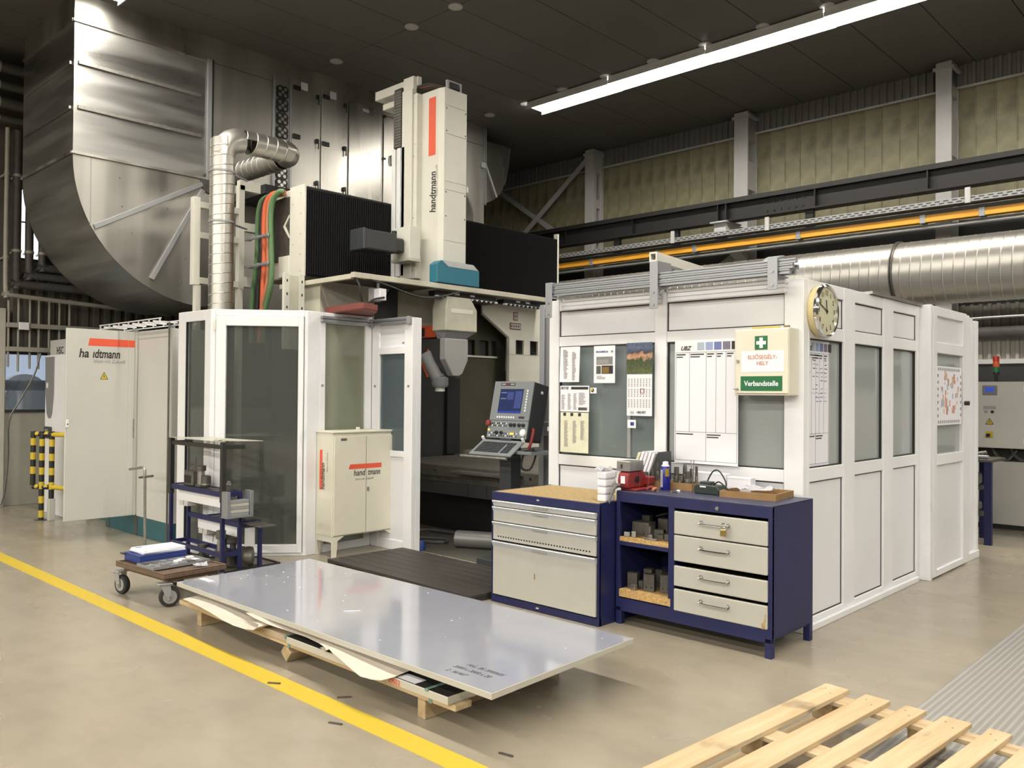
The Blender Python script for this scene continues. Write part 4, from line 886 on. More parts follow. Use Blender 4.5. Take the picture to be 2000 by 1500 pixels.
for i, (x0, x1, z1, lb) in enumerate(((-3.14, -2.868, .118, 'long white carton at the back of the bench, left one'), (-2.862, -2.688, .102, 'shorter white carton at the back of the bench, right one'))):
    t = thing('white_carton', lb, 'carton', ((x0+x1)/2, 5.19, WZ), 0, 'white cartons at the back of the bench')
    B(x0, x1, 5.155, 5.222, WZ, WZ+z1-.012, .001).build('box', 'paper', t); B(x0-.001, x1+.001, 5.154, 5.222, WZ+z1-.012, WZ+z1, .001).build('lid', 'paper', t)
wt = thing('wooden_tray', 'shallow brown wooden tray with crumpled paper at the bench end', 'tray', (-2.56, 5.02, WZ))
mt = Matrix.Translation((-2.565, 5.03, WZ)) @ Matrix.Rotation(math.radians(6), 4, 'Z')
for a in ((-.20, .17, -.16, -.148, 0, .042), (-.20, .17, .148, .16, 0, .042), (-.20, -.188, -.148, .148, 0, .042), (.158, .17, -.148, .148, 0, .042), (-.188, .158, -.148, .148, 0, .01)):
    B(*a, 0, 1, mt).build('tray_board', 'cork', wt)
rr = random.Random(9)
def crumple(cx, cy, z, w_, d, nx, ny, amp, seed):
    rr = random.Random(seed); mb = MB(); g_ = [[mb.bm.verts.new((cx-w_/2+w_*i/nx+rr.uniform(-.01, .01), cy-d/2+d*j/ny+rr.uniform(-.01, .01), z+abs(rr.gauss(0, amp)))) for j in range(ny+1)] for i in range(nx+1)]
    for i in range(nx):
        for j in range(ny): mb.bm.faces.new((g_[i][j], g_[i+1][j], g_[i+1][j+1], g_[i][j+1]))
    r_ = bmesh.ops.solidify(mb.bm, geom=list(mb.bm.faces), thickness=.0015); return mb
solo(crumple(-2.60, 5.03, WZ+.046, .26, .20, 9, 7, .014, 3), 'crumpled_paper', 'paper', 'crumpled white paper lying in the wooden tray', 'paper')
pr = thing('pliers', 'red and brown handled pliers lying by the vise', 'pliers', (-3.22, 4.76, WZ))
MB().tube([(-3.245, 4.75, WZ+.012), (-3.235, 4.785, WZ+.028), (-3.20, 4.80, WZ+.014)], .010, 8, 3).build('handle', 'red', pr); MB().tube([(-3.20, 4.76, WZ+.012), (-3.195, 4.79, WZ+.022), (-3.20, 4.815, WZ+.014)], .009, 8, 3).build('handle', 'hosebrown', pr)
MB().lathe([(.014, 0), (.012, .018)], (-3.205, 4.825, WZ), n=10).build('jaw', 'steel', pr)
kp = thing('small_caliper', 'small bright measuring tool with a white knob on the bench', 'measuring tool', (-3.08, 4.82, WZ))
MB().cyl((-3.14, 4.855, WZ+.006), (-3.03, 4.80, WZ+.006), .005, n=8).build('rod', 'chrome', kp); MB().lathe([(.012, 0), (.014, .01), (.008, .018)], (-3.06, 4.86, WZ), n=10).build('knob', 'paper', kp); B(-3.10, -3.05, 4.825, 4.84, WZ, WZ+.012).build('slider', 'steel', kp)

# ================================================================== TOOL CABINET WITH CHIPBOARD TOP
CX0, CX1, CY, CZ = -4.445, -3.435, 4.485, .82
tc_ = thing('tool_cabinet', 'blue tool cabinet with four grey drawers and chipboard top', 'cabinet', ((CX0+CX1)/2, CY, 0))
B(CX0, CX0+.014, CY+.01, 5.15, 0, CZ-.01).build('side_panel', 'blue', tc_); B(CX1-.014, CX1, CY+.01, 5.15, 0, CZ-.01).build('side_panel', 'blue', tc_)
B(CX0+.014, CX1-.014, 5.13, 5.15, 0, CZ-.01).build('back_panel', 'blue', tc_)
B(CX0, CX1, CY, CY+.02, .762, CZ, .002).build('top_rail', 'blue', tc_); B(CX0, CX1, CY, CY+.03, 0, .052, .002).build('plinth_rail', 'blue', tc_)
B(CX0, CX0+.02, CY, CY+.02, .052, .762).build('face_post', 'blue', tc_); B(CX1-.014, CX1, CY, CY+.02, .052, .762).build('face_post', 'blue', tc_)
for a in ((CX0, CX0+.014, CY+.02, 5.15), (CX1-.014, CX1, CY+.02, 5.15)): B(*a, CZ-.01, CZ+.003).build('top_rim', 'blue', tc_)
B(CX0+.014, CX1-.014, CY+.02, 5.15, CZ-.03, CZ+.001).build('chipboard_top', 'osb', tc_)
for i, (z0, z1, gz) in enumerate(((.716, .758, .03), (.606, .712, .034), (.468, .600, .03), (.062, .456, .04))):
    d = B(CX0+.026, CX1-.02, CY-.012, CY+.008, z0, z1-gz, .003).build('drawer', 'drawer', tc_)
    MB().prism([(CY-.012, z1-gz), (CY-.012, z1-gz+.005), (CY-.026, z1-.004), (CY-.022, z1), (CY+.006, z1), (CY+.006, z1-gz)], 0, CX0+.024, CX1-.018).build('grip_rail', 'grip', d)
    B(CX0+.04, CX1-.04, CY+.008, 5.1, z0+.01, z1-gz-.005).build('drawer_box', 'steeld', d)
    B(-4.02, -3.88, CY-.0265, CY-.0245, z1-gz*.55-.006, z1-gz*.55+.004).build('grip_label', 'inkgrey', d)
    if i == 2:
        mb = MB()
        for k in range(34): mb.box(-4.37+.026*k, -4.357+.026*k, CY-.0128, CY-.0118, z0+.022, z0+.032)
        mb.build('perforation', 'black', d)
B(-3.99, -3.97, CY-.008, CY, .79, .80).build('lock', 'grip', tc_); B(-3.99, -3.965, CY-.008, CY, .024, .034).build('lock', 'grip', tc_)
B(-4.005, -3.995, CY-.0127, CY-.0117, .23, .27).build('scratch_mark', 'cork', tc_)
# stack of white wipes
wp = thing('wipe_stack', 'stack of white cleaning wipes on the chipboard top', 'wipes', (-3.5, 4.62, CZ))
for i in range(4): B(-3.527+.004*(i % 2), -3.455+.003*i, 4.575-.003*i, 4.69+.003*i, CZ+.0015+.052*i, CZ+.053+.052*i, .012, 2).build('wipe_bundle', 'paper', wp)
crumple(-3.50, 4.62, CZ+.212, .10, .12, 5, 5, .018, 6).build('top_wipe', 'paper', wp)

# ================================================================== PLATE ON ITS TIMBER SKID
sk = thing('timber_skid', 'pine timber skid lying under the big metal plate', 'skid', (-4.1, 2.9, 0))
for x in (-5.33, -3.072): B(x-.028, x+.028, 2.632, 3.62, 0, .10, .003).build('bearer', 'piney', sk)
dm = Matrix.Translation((-4.262, 0, .056)) @ Matrix.Rotation(math.radians(38), 4, 'Y')
B(-.038, .038, 2.627, 3.62, -.038, .038, .003, 1, dm).build('bearer', 'piney', sk)
B(-5.585, -2.815, 2.615, 2.72, .101, .130, .003).build('plank', 'pinex', sk); B(-5.585, -2.90, 3.42, 3.54, .101, .130, .003).build('plank', 'pinex', sk)
lp = solo(B(-4.195, -2.84, 2.59, 3.55, .131, .168, .002), 'lower_plate', 'plateedge', 'thin dark-topped plate with cream edge below the big plate', 'plate')
B(-4.19, -2.845, 2.595, 3.545, .1682, .1695).build('dark_film', 'platedark', lp)
B(-3.22, -3.08, 2.60, 2.67, .1696, .1702).build('paper_label', 'paper', lp)
text('E9552', .036, 'orange', lp, (-3.27, 2.5892, .137), (1, 0, 0), (0, 0, 1), bold=.012)
solo(B(-5.42, -4.2, 2.60, 3.5, .131, .166, .002), 'card_pack', 'card', 'brown card packing board on the left half of the skid', 'packing board')
for i, (x0, x1) in enumerate(((-4.9, -4.86), (-3.6, -3.56), (-2.98, -2.94), (-5.36, -5.32))):
    solo(B(x0-.02, x1+.02, 2.85, 3.45, .1705, .2185), 'spacer_batten', 'piney', ['second from left', 'third from left', 'rightmost', 'leftmost'][i]+' wooden spacer batten under the big plate', 'batten', 'spacer battens under the big plate')
pt_ = thing('metal_plate', 'large plate with glossy blue-grey film lying on the timber skid', 'plate', (-4.1, 3.15, .219))
def plate_pts(): return [(-5.612, 2.609), (-2.575, 2.606), (-2.622, 3.729), (-5.680, 3.705)]
MB().prism(plate_pts(), 2, .219, .2485, .0015).build('plate_body', 'plateedge', pt_)
c_ = Vector((-4.1, 3.15)); MB().prism([((p[0]-c_.x)*.998+c_.x, (p[1]-c_.y)*.995+c_.y) for p in plate_pts()], 2, .2486, .2496).build('protective_film', 'film', pt_)
for k, (s_, x, y) in enumerate((('AnL. 86 3000605', -2.93, 2.79), ('2000 x 3000 x 20', -2.965, 2.73), ('2. 36/407', -2.95, 2.67))):
    text(s_, .042, 'ink', pt_, (x, y, .2497), (1, .02, 0), (0, 1, 0), shear=.3, ext=.0002, name='handwriting', sx=.8)
rr = random.Random(12); spk = MB()
for k in range(26):
    x, y = rr.uniform(-5.5, -2.7), rr.uniform(2.7, 3.65); a = rr.uniform(.003, .007); spk.box(x, x+a*rr.uniform(1, 2.5), y, y+a, .2497, .2515)
tag(spk.build('metal_chips', 'paper', pt_), kind='stuff')
solo(B(-5.60, -5.45, 2.76, 2.80, .2498, .2512, 0, 1), 'paper_scrap', 'paper', 'white paper scrap on the left corner of the big plate', 'paper')
solo(MB().cyl((-4.155, 2.95, .2525), (-4.10, 3.03, .2525), .0028, n=6), 'loose_pin', 'paper', 'thin pale stick lying on the middle of the big plate', 'stick')
# packing paper hanging out under the plate
def ribbon(front, back, name, lb):
    a = [Vector(p) for p in front]; b = [Vector(p) for p in back]; mb = MB(); mb.smooth = True
    mb.strip(a, b, .0016); return solo(mb, name, 'packpaper', lb, 'packing paper', 'packing paper under the big plate')
ribbon([(-5.40, 2.555, .178), (-5.25, 2.53, .188), (-5.08, 2.515, .190), (-4.92, 2.505, .184), (-4.76, 2.50, .170), (-4.62, 2.495, .166), (-4.50, 2.50, .168), (-4.42, 2.51, .176), (-4.405, 2.53, .19), (-4.43, 2.55, .198), (-4.50, 2.56, .196)],
       [(-5.42, 2.75, .182), (-5.25, 2.75, .192), (-5.08, 2.75, .194), (-4.92, 2.75, .188), (-4.76, 2.75, .18), (-4.62, 2.75, .178), (-4.50, 2.75, .18), (-4.43, 2.75, .186), (-4.41, 2.75, .195), (-4.44, 2.75, .202), (-4.52, 2.75, .2)],
       'packing_paper', 'wavy white packing paper at the left end of the skid, end curled')
ribbon([(-4.66, 2.60, .214), (-4.60, 2.575, .222), (-4.50, 2.565, .218), (-4.36, 2.575, .206), (-4.2, 2.60, .198), (-4.03, 2.61, .196), (-3.88, 2.595, .196), (-3.79, 2.57, .199), (-3.765, 2.565, .188), (-3.79, 2.57, .178), (-3.86, 2.59, .176)],
       [(-4.66, 2.78, .216), (-4.60, 2.78, .224), (-4.50, 2.78, .22), (-4.36, 2.78, .21), (-4.2, 2.78, .204), (-4.03, 2.78, .202), (-3.88, 2.78, .2), (-3.79, 2.78, .203), (-3.765, 2.78, .194), (-3.79, 2.78, .184), (-3.86, 2.78, .182)],
       'packing_paper', 'narrow white packing paper in the middle ending in a rolled loop')
ribbon([(-3.77, 2.58, .197), (-3.70, 2.555, .194), (-3.58, 2.53, .184), (-3.46, 2.505, .174), (-3.36, 2.485, .166), (-3.29, 2.50, .164), (-3.24, 2.52, .166), (-3.21, 2.575, .176)],
       [(-3.76, 2.78, .207), (-3.70, 2.78, .206), (-3.58, 2.78, .204), (-3.46, 2.78, .202), (-3.36, 2.78, .2), (-3.29, 2.78, .2), (-3.24, 2.78, .2), (-3.2, 2.78, .2)],
       'packing_paper', 'torn white packing paper at the right part of the skid')
for i, (x, lb) in enumerate(((-4.205, 'green plastic strap round the middle of the skid'), (-2.985, 'green plastic strap round the right end of the skid'))):
    mb = MB(); xs = (x-.012, x+.012); P_ = [(2.70, .1715), (2.588, .1725), (2.5865, .165), (2.6115, .130), (2.6115, .100), (2.63, .0985), (2.70, .0985)]
    mb.strip([(xs[0], y, z) for y, z in P_], [(xs[1], y, z) for y, z in P_], .0012, axis=1); solo(mb, 'plastic_strap', 'strap', lb, 'strap', 'straps round the skid')

# ================================================================== TIMBER PALLET, lower right
pal = thing('timber_pallet', 'light pine pallet standing on the floor at the lower right', 'pallet', (-1.715, 4.065, .003), math.radians(-4.4))
PLN = 1.42
xb = ((0, .12), (.198, .315), (.385, .475), (.548, .665), (.735, .822), (.892, 1.01))
for x0, x1 in xb: B(x0, x1, -PLN, 0, .122, .144, .002).build('deck_board', 'pine', pal, local=True)
for y in (-.155, -.76, -PLN+.02): B(0, 1.01, y, y+.105, .100, .1215, .002).build('stringer_board', 'pinex', pal, local=True)
bk = B(-.05, .05, -.0525, .0525, .0225, .0995, .002).mesh('block', 'piney')
for x in (.06, .505, .95):
    for y in (-.1025, -.7075, -PLN+.0725): piece(pal, 'block', bk, (x, y, 0))
for x in (0, .45, .90): B(x, x+.11, -PLN, 0, 0, .022, .002).build('bottom_board', 'pine', pal, local=True)
nl = MB().cyl((0, 0, .144), (0, 0, .1446), .004, n=6).mesh('nail_head', 'steeld')
for x0, x1 in xb:
    for fx in (.3, .7): piece(pal, 'nail_head', nl, (x0+(x1-x0)*fx, -.07-.05*(fx > .5), 0))
for i, (x, y, r) in enumerate(((-3.988, 2.391, .6), (-3.305, 2.306, .4), (-3.556, 2.533, .9), (-2.50, 2.62, .2))):
    solo(B(-.035, .035, -.006, .006, 0, .006, 0, 1, Matrix.Translation((x, y, .002 if i == 0 else .0)) @ Matrix.Rotation(r, 4, 'Z')), 'wood_splinter', 'steeld', ['dark wood splinter lying on the yellow line', 'dark splinter on the floor in front of the yellow line', 'dark splinter between yellow line and skid, right one', 'dark splinter near the right end of the skid'][i], 'splinter', 'splinters on the floor')

# ================================================================== TROLLEY
ty = thing('platform_trolley', 'low brown wooden platform trolley on four castors', 'trolley', (-6.30, 2.88, 0), math.radians(4))
B(-.365, .365, -.25, .25, .205, .238, .006, 2).build('deck', 'deck', ty, local=True)
for a in ((-.365, .365, -.25, -.23), (-.365, .365, .23, .25), (-.365, -.345, -.23, .23), (.345, .365, -.23, .23)): B(*a, .2385, .246, .003).build('deck_rim', 'deck', ty, local=True)
B(-.33, .33, -.2, .2, .175, .204, .003).build('underframe', 'deck', ty, local=True)
for i, (x, y, r) in enumerate(((-.335, -.23, .15), (.32, -.22, 1.25), (-.30, .19, .2), (.30, .19, .4))):
    mm_ = Matrix.Translation((x, y, 0)) @ Matrix.Rotation(r, 4, 'Z')
    c = B(-.05, .05, -.045, .045, .166, .174, .002, 1, mm_).build('castor', 'alud', ty, local=True)
    for s_ in (-1, 1): MB()._hull([mm_ @ Vector(v) for v in ((-.035, .028*s_, .165), (.035, .028*s_, .165), (.05, .028*s_, .06), (.02, .028*s_, .05), (-.035, .034*s_, .165), (.035, .034*s_, .165), (.05, .034*s_, .06), (.02, .034*s_, .05))], [(0, 1, 2, 3), (7, 6, 5, 4), (0, 4, 5, 1), (1, 5, 6, 2), (2, 6, 7, 3), (3, 7, 4, 0)]).build('fork', 'alud', c, local=True)
    ax = mm_ @ Vector((.035, 0, .073)); dv = (mm_.to_3x3() @ Vector((0, 1, 0)))
    MB().lathe([(.05, -.022), (.068, -.02), (.073, -.008), (.073, .008), (.068, .02), (.05, .022)], ax, dv, 24).build('tyre', 'rubber', c, local=True)
    MB().lathe([(.048, -.024), (.048, .024)], ax, dv, 20).build('wheel_disc', 'alud', c, local=True)
    MB().cyl(ax-dv*.038, ax+dv*.038, .009, n=8).build('axle', 'steel', c, local=True)
bb = thing('document_box', 'shallow blue steel box on the trolley with papers on top', 'box', (-6.52, 2.86, .247), math.radians(2))
B(-.13, .13, -.185, .185, 0, .058, .003).build('box_body', 'bluebox', bb, local=True); B(-.134, .134, -.189, .189, .052, .060, .002).build('box_rim', 'bluebox', bb, local=True)
B(-.15, -.10, -.21, -.187, .045, .058, .002).build('handle_tab', 'steeld', bb, local=True)
for i, (dx, dy, r, lb) in enumerate(((0, .01, .0, 'lowest white sheets of the stack on the blue box'), (.006, .0, .07, 'middle white sheets of the stack on the blue box'), (-.004, .012, .03, 'topmost white sheets on the blue box, with a small blue mark'))):
    p = thing('paper_stack', lb, 'papers', (-6.52+dx, 2.87+dy, .3085+.010*i), r, 'papers on the blue box')
    B(-.115, .115, -.165, .165, 0, .009, .001).build('sheets', 'paper', p, local=True)
    if i == 2: B(-.08, -.05, -.15, -.10, .009, .0095).build('printed_mark', 'bluebox', p, local=True)
tt = thing('tooling_tray', 'flat grey tooling tray with cut-outs on the trolley', 'tray', (-6.23, 2.87, .247), math.radians(4))
B(-.12, .13, -.225, .225, 0, .008, .001).build('tray_floor', 'alud', tt, local=True)
for a in ((-.12, .13, -.225, -.217), (-.12, .13, .217, .225), (-.12, -.112, -.217, .217), (.122, .13, -.217, .217)): B(*a, .008, .02).build('tray_rim', 'alu', tt, local=True)
rr = random.Random(5)
for i in range(3):
    for j in range(6):
        x, y = -.075+.075*i, -.18+.072*j
        B(x-.027, x+.022, y-.026, y+.02, .008, .011+.012*rr.random(), .002, 1, Matrix.Translation((0, 0, 0))).build('tray_part', rr.choice(['steel', 'alu', 'steeld', 'paper']), tt, local=True)
solo(crumple(-6.02, 2.98, .2475, .08, .1, 5, 5, .012, 8), 'torn_foil', 'paper', 'crumpled white foil at the right end of the trolley', 'foil')

# ================================================================== TOOL RACK
rk = thing('tool_rack', 'stepped blue steel tool rack with black upper frame', 'rack', (-7.22, 3.70, 0))
s2 = .016
def post(x, y, z0, z1, m='blue'): B(x-s2, x+s2, y-s2, y+s2, max(z0, .0055), z1, .002).build('post', m, rk)
YA, YB, YC = 3.525, 3.685, 3.88; XA, XB, XC = -7.72, -6.735, -7.37
post(XA, YA, 0, .69); post(XB, YA, 0, .69); post(XA+.02, YB, 0, .69); post(XB, YB, 0, .69); post(XC, YC, 0, .405); post(XB, YC, 0, .405)
for x in (XA, XB): B(x-s2-.004, x+s2+.004, YA-s2-.004, YA+s2+.004, .60, 1.12, .002).build('upper_post', 'blackframe', rk)
def railx(y, z, x0, x1, m='blue', h=.018): B(x0, x1, y-.012, y+.012, z-h, z+h, .002).build('rail', m, rk)
def raily(x, z, y0, y1, m='blue', h=.018): B(x-.012, x+.012, y0, y1, z-h, z+h, .002).build('rail', m, rk)
for z in (.15,):
    railx(YA, z, XA, XB); railx(YB, z, XA, XB); raily(XA, z, YA, YB); raily(XB, z, YA, YB)
railx(YA, .67, XA, XB, h=.022); railx(YB, .67, XA, XB, h=.022); raily(XA, .67, YA, YB, h=.022); raily(XB, .67, YA, YB, h=.022)
railx(YB-.0, .395, XA+.02, XB, h=.022); railx(YC, .395, XC, XB, h=.022); raily(XB, .395, YB, YC, h=.022); raily(XC, .395, YB, YC, h=.022)
railx(YA, 1.075, XA, XB, 'blackframe'); raily(XB, 1.075, YA, YA+.2, 'blackframe'); raily(XA, 1.075, YA, YA+.2, 'blackframe')
for z, y0, y1, x0 in ((.676, YA+.02, YB-.02, XA), (.402, YB+.02, YC-.02, XC)):
    me_ = B(-.05, .05, y0, y1, z, z+.01).mesh('holder_plate', 'steeld')
    for k in range(7): piece(rk, 'holder_plate', me_, (x0+.09+.135*k+7.22, -3.70, 0))
for z0, z1, y, x0 in ((.545, .645, YA+.03, XA+.09), (.275, .37, YB+.03, XA+.15)):
    B(x0, XB-.03, y, y+.01, z0, z1, .001).build('apron_panel', 'infill', rk)
    for k in range(2): MB().prism([(x0+.01+.09*k, z0), (x0+.085+.09*k, z0), (x0+.085+.09*k, z0-.045), (x0+.01+.09*k, z0-.05)], 1, y+.002, y+.08).build('apron_tab', 'cabgrey', rk)
B(XB-.005, XB+.004, YB+.05, YC-.05, .20, .36, .001).build('side_tab', 'infill', rk)
gm = thing('drip_grating', 'flat black-framed mesh tray on the floor under the tool rack', 'tray', (-7.1, 3.8, 0))
def wall_bar(p, q, parent, name, m, w_=.016, z0=0, z1=.018):
    p, q = Vector((*p, 0)), Vector((*q, 0)); L_ = (q-p).length; return MB().seg(p, q, 0, L_, z0, z1, -w_/2, w_/2).build(name, m, parent)
pg = [(-7.78, 3.47), (-6.70, 3.47), (-6.735, 4.08), (-7.12, 4.08), (-7.44, 3.72), (-7.78, 3.72)]
for i in range(6): wall_bar(pg[i], pg[(i+1) % 6], gm, 'frame_bar', 'blackframe')
MB().prism([((x+7.1)*.985-7.1, (y-3.77)*.97+3.77) for x, y in pg], 2, .001, .005).build('mesh_sheet', mat('wire_mesh_grey', T(98, 92, 82), .6, var=.4, vscale=150), gm)
# things on the rack
def holder(x, y, z, lb, segs, nm='tool_holder_cone', cat='tool holder', m=('steeld', 'steel')):
    t = thing(nm, lb, cat, (x, y, z), 0, 'tool holders on the rack')
    for i, pr_ in enumerate(segs): MB().lathe(pr_, (x, y, z), n=14).build(('holder_body', 'holder_collar', 'holder_tip')[i], m[i % 2], t)
    return t
zt = .6925
tbx = thing('tool_block', 'dark square tool block at the left of the upper rack shelf', 'tool block', (-7.45, 3.61, zt)); B(-7.54, -7.36, 3.56, 3.66, zt, zt+.13, .003).build('body', 'cast', tbx); B(-7.53, -7.40, 3.557, 3.56, zt+.02, zt+.09).build('dark_window', 'black', tbx)
holder(-7.44, 3.62, zt+.131, 'tall thin drill standing on the dark tool block', ([(.016, 0), (.016, .03)], [(.007, .03), (.007, .10)], [(.009, .10), (.004, .135)]), m=('steeld', 'steeld'))
holder(-7.285, 3.60, zt, 'tall bright cylinder with a dark cap on the upper rack shelf', ([(.05, 0), (.05, .02)], [(.034, .02), (.032, .14)], [(.044, .14), (.044, .185), (.03, .19)]))
holder(-7.19, 3.60, zt, 'squat black holder right of the bright cylinder', ([(.03, 0), (.04, .02)], [(.045, .02), (.045, .035)], [(.042, .035), (.042, .10), (.03, .105)]))
holder(-6.79, 3.61, zt, 'small black holder at the right end of the upper rack shelf', ([(.034, 0), (.034, .035)], [(.02, .035), (.02, .05)], [(.028, .05), (.012, .085)]), m=('steeld', 'steeld'))
zl = .169
zf = .006
holder(-7.28, 3.62, zf, 'left dark holder standing low inside the rack', ([(.06, 0), (.06, .07)], [(.03, .07), (.03, .13)], [(.045, .13), (.045, .16)]), m=('steeld', 'steeld'))
holder(-7.02, 3.78, zf, 'knobbed dark holder standing low in the middle of the rack', ([(.07, 0), (.07, .12)], [(.03, .12), (.03, .19)], [(.055, .19), (.055, .21), (.03, .225)]), m=('steeld', 'steeld'))
holder(-6.90, 3.60, zf, 'tall grey holder standing low at the right of the rack', ([(.05, 0), (.05, .16)], [(.035, .16), (.03, .26)], [(.042, .26), (.042, .33)]), m=('cast', 'steel'))
cw = thing('cast_chuck', 'dark round chuck lying on the mesh tray at the right', 'chuck', (-6.83, 3.83, zf)); MB().lathe([(.03, -.07), (.085, -.06), (.09, .0), (.08, .06), (.04, .07)], (-6.83, 3.80, zf+.09), (.6, .8, 0), 18).build('chuck_body', 'cast', cw); B(-6.80, -6.775, 3.71, 3.80, zf, zf+.12, .004).build('chuck_jaw', 'steeld', cw)
pb_ = thing('plate_bracket', 'light aluminium U bracket holding flat bars on the rack end', 'bracket', (-6.68, 3.62, .48))
for y in (3.52, 3.735): B(-6.715, -6.62, y-.016, y+.016, .49, .70, .002).build('side_arm', 'alu', pb_)
B(-6.718, -6.62, 3.50, 3.75, .475, .49, .002).build('base_arm', 'alu', pb_)
for k in range(5): solo(B(-6.712+.004*(k % 2), -6.63, 3.540, 3.715, .4905+.027*k, .516+.027*k, .002), 'flat_bar', ('alud', 'plateedge')[k % 2], ['lowest', 'second lowest', 'middle', 'second highest', 'topmost'][k]+' flat bar in the aluminium U bracket', 'flat bar', 'flat bars in the U bracket')
solo(MB().prism([(-7.73, 3.50), (-6.86, 3.50), (-6.66, 3.86), (-7.5, 3.78)], 2, 1.1205, 1.124), 'steel_sheet', 'plateedge', 'thin pale sheet lying on the black top frame of the rack', 'sheet')
solo(crumple(-6.83, 3.58, 1.125, .24, .10, 7, 4, .007, 5), 'crumpled_foil', 'paperold', 'crumpled pale wrapper on the sheet atop the rack', 'wrapper')
solo(B(-6.90, -6.76, 3.73, 3.86, .418, .445, .003), 'dark_plate', 'steeld', 'dark plate lying on the lower right rack shelf', 'plate')

# ================================================================== L-HANDLED ROD
hr = thing('crank_rod', 'bent steel crank rod with a crossbar standing on the floor', 'rod', (-8.22, 3.50, 0))
MB().tube([(-8.22, 3.50, .0), (-8.235, 3.50, .4), (-8.245, 3.50, .74), (-8.26, 3.50, .79), (-8.31, 3.50, .80), (-8.44, 3.50, .785), (-8.60, 3.50, .765)], .014, 8, 3).build('bent_rod', 'steel', hr)
MB().cyl((-8.37, 3.5, .698), (-8.07, 3.5, .735), .011, n=8).build('crossbar', 'steeld', hr); MB().lathe([(.02, -.012), (.02, .012)], (-8.245, 3.5, .715), n=10).build('collar', 'steel', hr)

# ================================================================== IVORY CABINET
ic = thing('ivory_cabinet', 'ivory double-door steel cabinet on tall legs beside the enclosure', 'cabinet', (-6.785, 4.95, 0))
XF, X0, Y0, Y1, Z0, Z1 = -6.635, -6.915, 4.575, 5.325, .19, 1.165
B(X0, XF-.015, Y0, Y1, Z0, Z1, .004).build('body', 'creamcab', ic); B(X0-.004, XF+.002, Y0-.006, Y1+.006, Z1, Z1+.022, .008, 2).build('top', 'creamcab', ic)
for a in ((Y0+.012, 4.955), (4.963, Y1-.012)): B(XF-.014, XF+.002, a[0], a[1], Z0+.012, Z1-.03, .003).build('door', 'creamcab', ic)
for x in (X0, XF-.02):
    for y0, y1, yy in ((Y0, Y0+.085, Y0), (Y1-.085, Y1, Y1)):
        s_ = 1 if yy == Y0 else -1
        MB().prism([(yy, 0), (yy+.045*s_, 0), (yy+.06*s_, Z0-.04), (yy+.13*s_, Z0), (yy, Z0)], 0, x, x+.018).build('leg', 'creamcab', ic)
for y in (Y0, Y1-.015): B(X0+.018, XF-.02, y, y+.015, Z0-.05, Z0).build('side_apron', 'creamcab', ic)
xq = XF+.0025
MB().prism([(4.748, .82), (5.140, .82), (5.140, .866), (4.766, .866)], 0, XF+.002, xq).build('orange_stripe', 'orange', ic)
text('hand', .085, 'ink', ic, (xq, 4.805, .755), (0, 1, 0), (0, 0, 1), shear=.18, bold=.008, sx=.83); text('tmann', .085, 'ink', ic, (xq, 4.972, .755), (0, 1, 0), (0, 0, 1), shear=.18, bold=.008, sx=.70)
text('Ideen mit Zukunft', .032, 'inkgrey', ic, (xq, 4.825, .712), (0, 1, 0), (0, 0, 1), shear=.15, sx=.93)
B(XF+.002, XF+.004, 4.66, 4.725, 1.095, 1.118).build('type_plate', 'steel', ic); B(XF+.002, XF+.012, 4.966, 4.985, .60, .64, .002).build('lock', 'steel', ic); B(-6.80, -6.76, 4.95, 4.97, Z1+.022, Z1+.05).build('hasp', 'creamcab', ic)
ys = Y0-.0008
MB().prism([(-6.858, .625), (-6.812, .63), (-6.812, 1.01), (-6.858, 1.0)], 1, ys, Y0).build('orange_stripe', 'orange', ic)
text('handtmann', .085, 'ink', ic, (-6.775, ys, .628), (0, 0, 1), (-1, 0, 0), shear=.18, bold=.008, sx=.67); text('Ideen mit Zukunft', .028, 'inkgrey', ic, (-6.722, ys, .80), (0, 0, 1), (-1, 0, 0), shear=.15, sx=.9)

# ================================================================== DARK SLATTED PLATFORM
dp = thing('slatted_platform', 'dark oiled slatted floor platform in front of the machine', 'platform', (-5.43, 4.75, 0), math.radians(-1.5))
sl_ = B(-.955, .955, -.057, .057, .032, .056, .002).mesh('slat', 'matblack')
for k in range(7): piece(dp, 'slat', sl_, (0, -.36+.122*k, 0))
br_ = B(-.06, .06, -.415, .43, 0, .031).mesh('bearer', 'matblack')
for k in range(4): piece(dp, 'bearer', br_, (-.89+.593*k, 0, 0))

# ================================================================== GLAZED ENCLOSURE OF THE MACHINE
en = thing('machine_enclosure', 'white framed glazed machine enclosure with a folding front', 'enclosure', (-7.2, 4.3, 0))
EH = 2.33
def frame(parent, p, q, L_, bl, br_, bt, bb, z0=0., z1=EH, t=(-.05, .0), nm='frame_member'):
    for a in ((0, bl, z0, z1), (L_-br_, L_, z0, z1), (bl, L_-br_, z1-bt, z1), (bl, L_-br_, z0, z0+bb)): MB().seg(p, q, *a, *t, .004).build(nm, 'pvc', parent)
a_, b_, c__, d_, e_, f_ = (-8.12, 3.76), (-7.50, 3.785), (-6.90, 4.455), (-6.925, 4.61), (-6.945, 5.245), (-6.30, 5.245)
def L2(p, q): return math.hypot(q[0]-p[0], q[1]-p[1])
L_ = L2(a_, b_); frame(en, a_, b_, L_, .165, .11, .10, .10); MB().seg(a_, b_, .165, L_-.11, .10, EH-.10, -.03, -.024).build('glass_pane', 'pane_dark', en)
mb = MB().seg(a_, b_, .155, .166, .10, EH-.1, -.02, .002); mb.build('gasket', 'black', en)
L_ = L2(b_, c__); frame(en, b_, c__, L_, .045, .03, .06, .03)
do = MB().seg(b_, c__, .05, .145, .032, EH-.063, -.04, .018, .004).build('door', 'pvc', en)
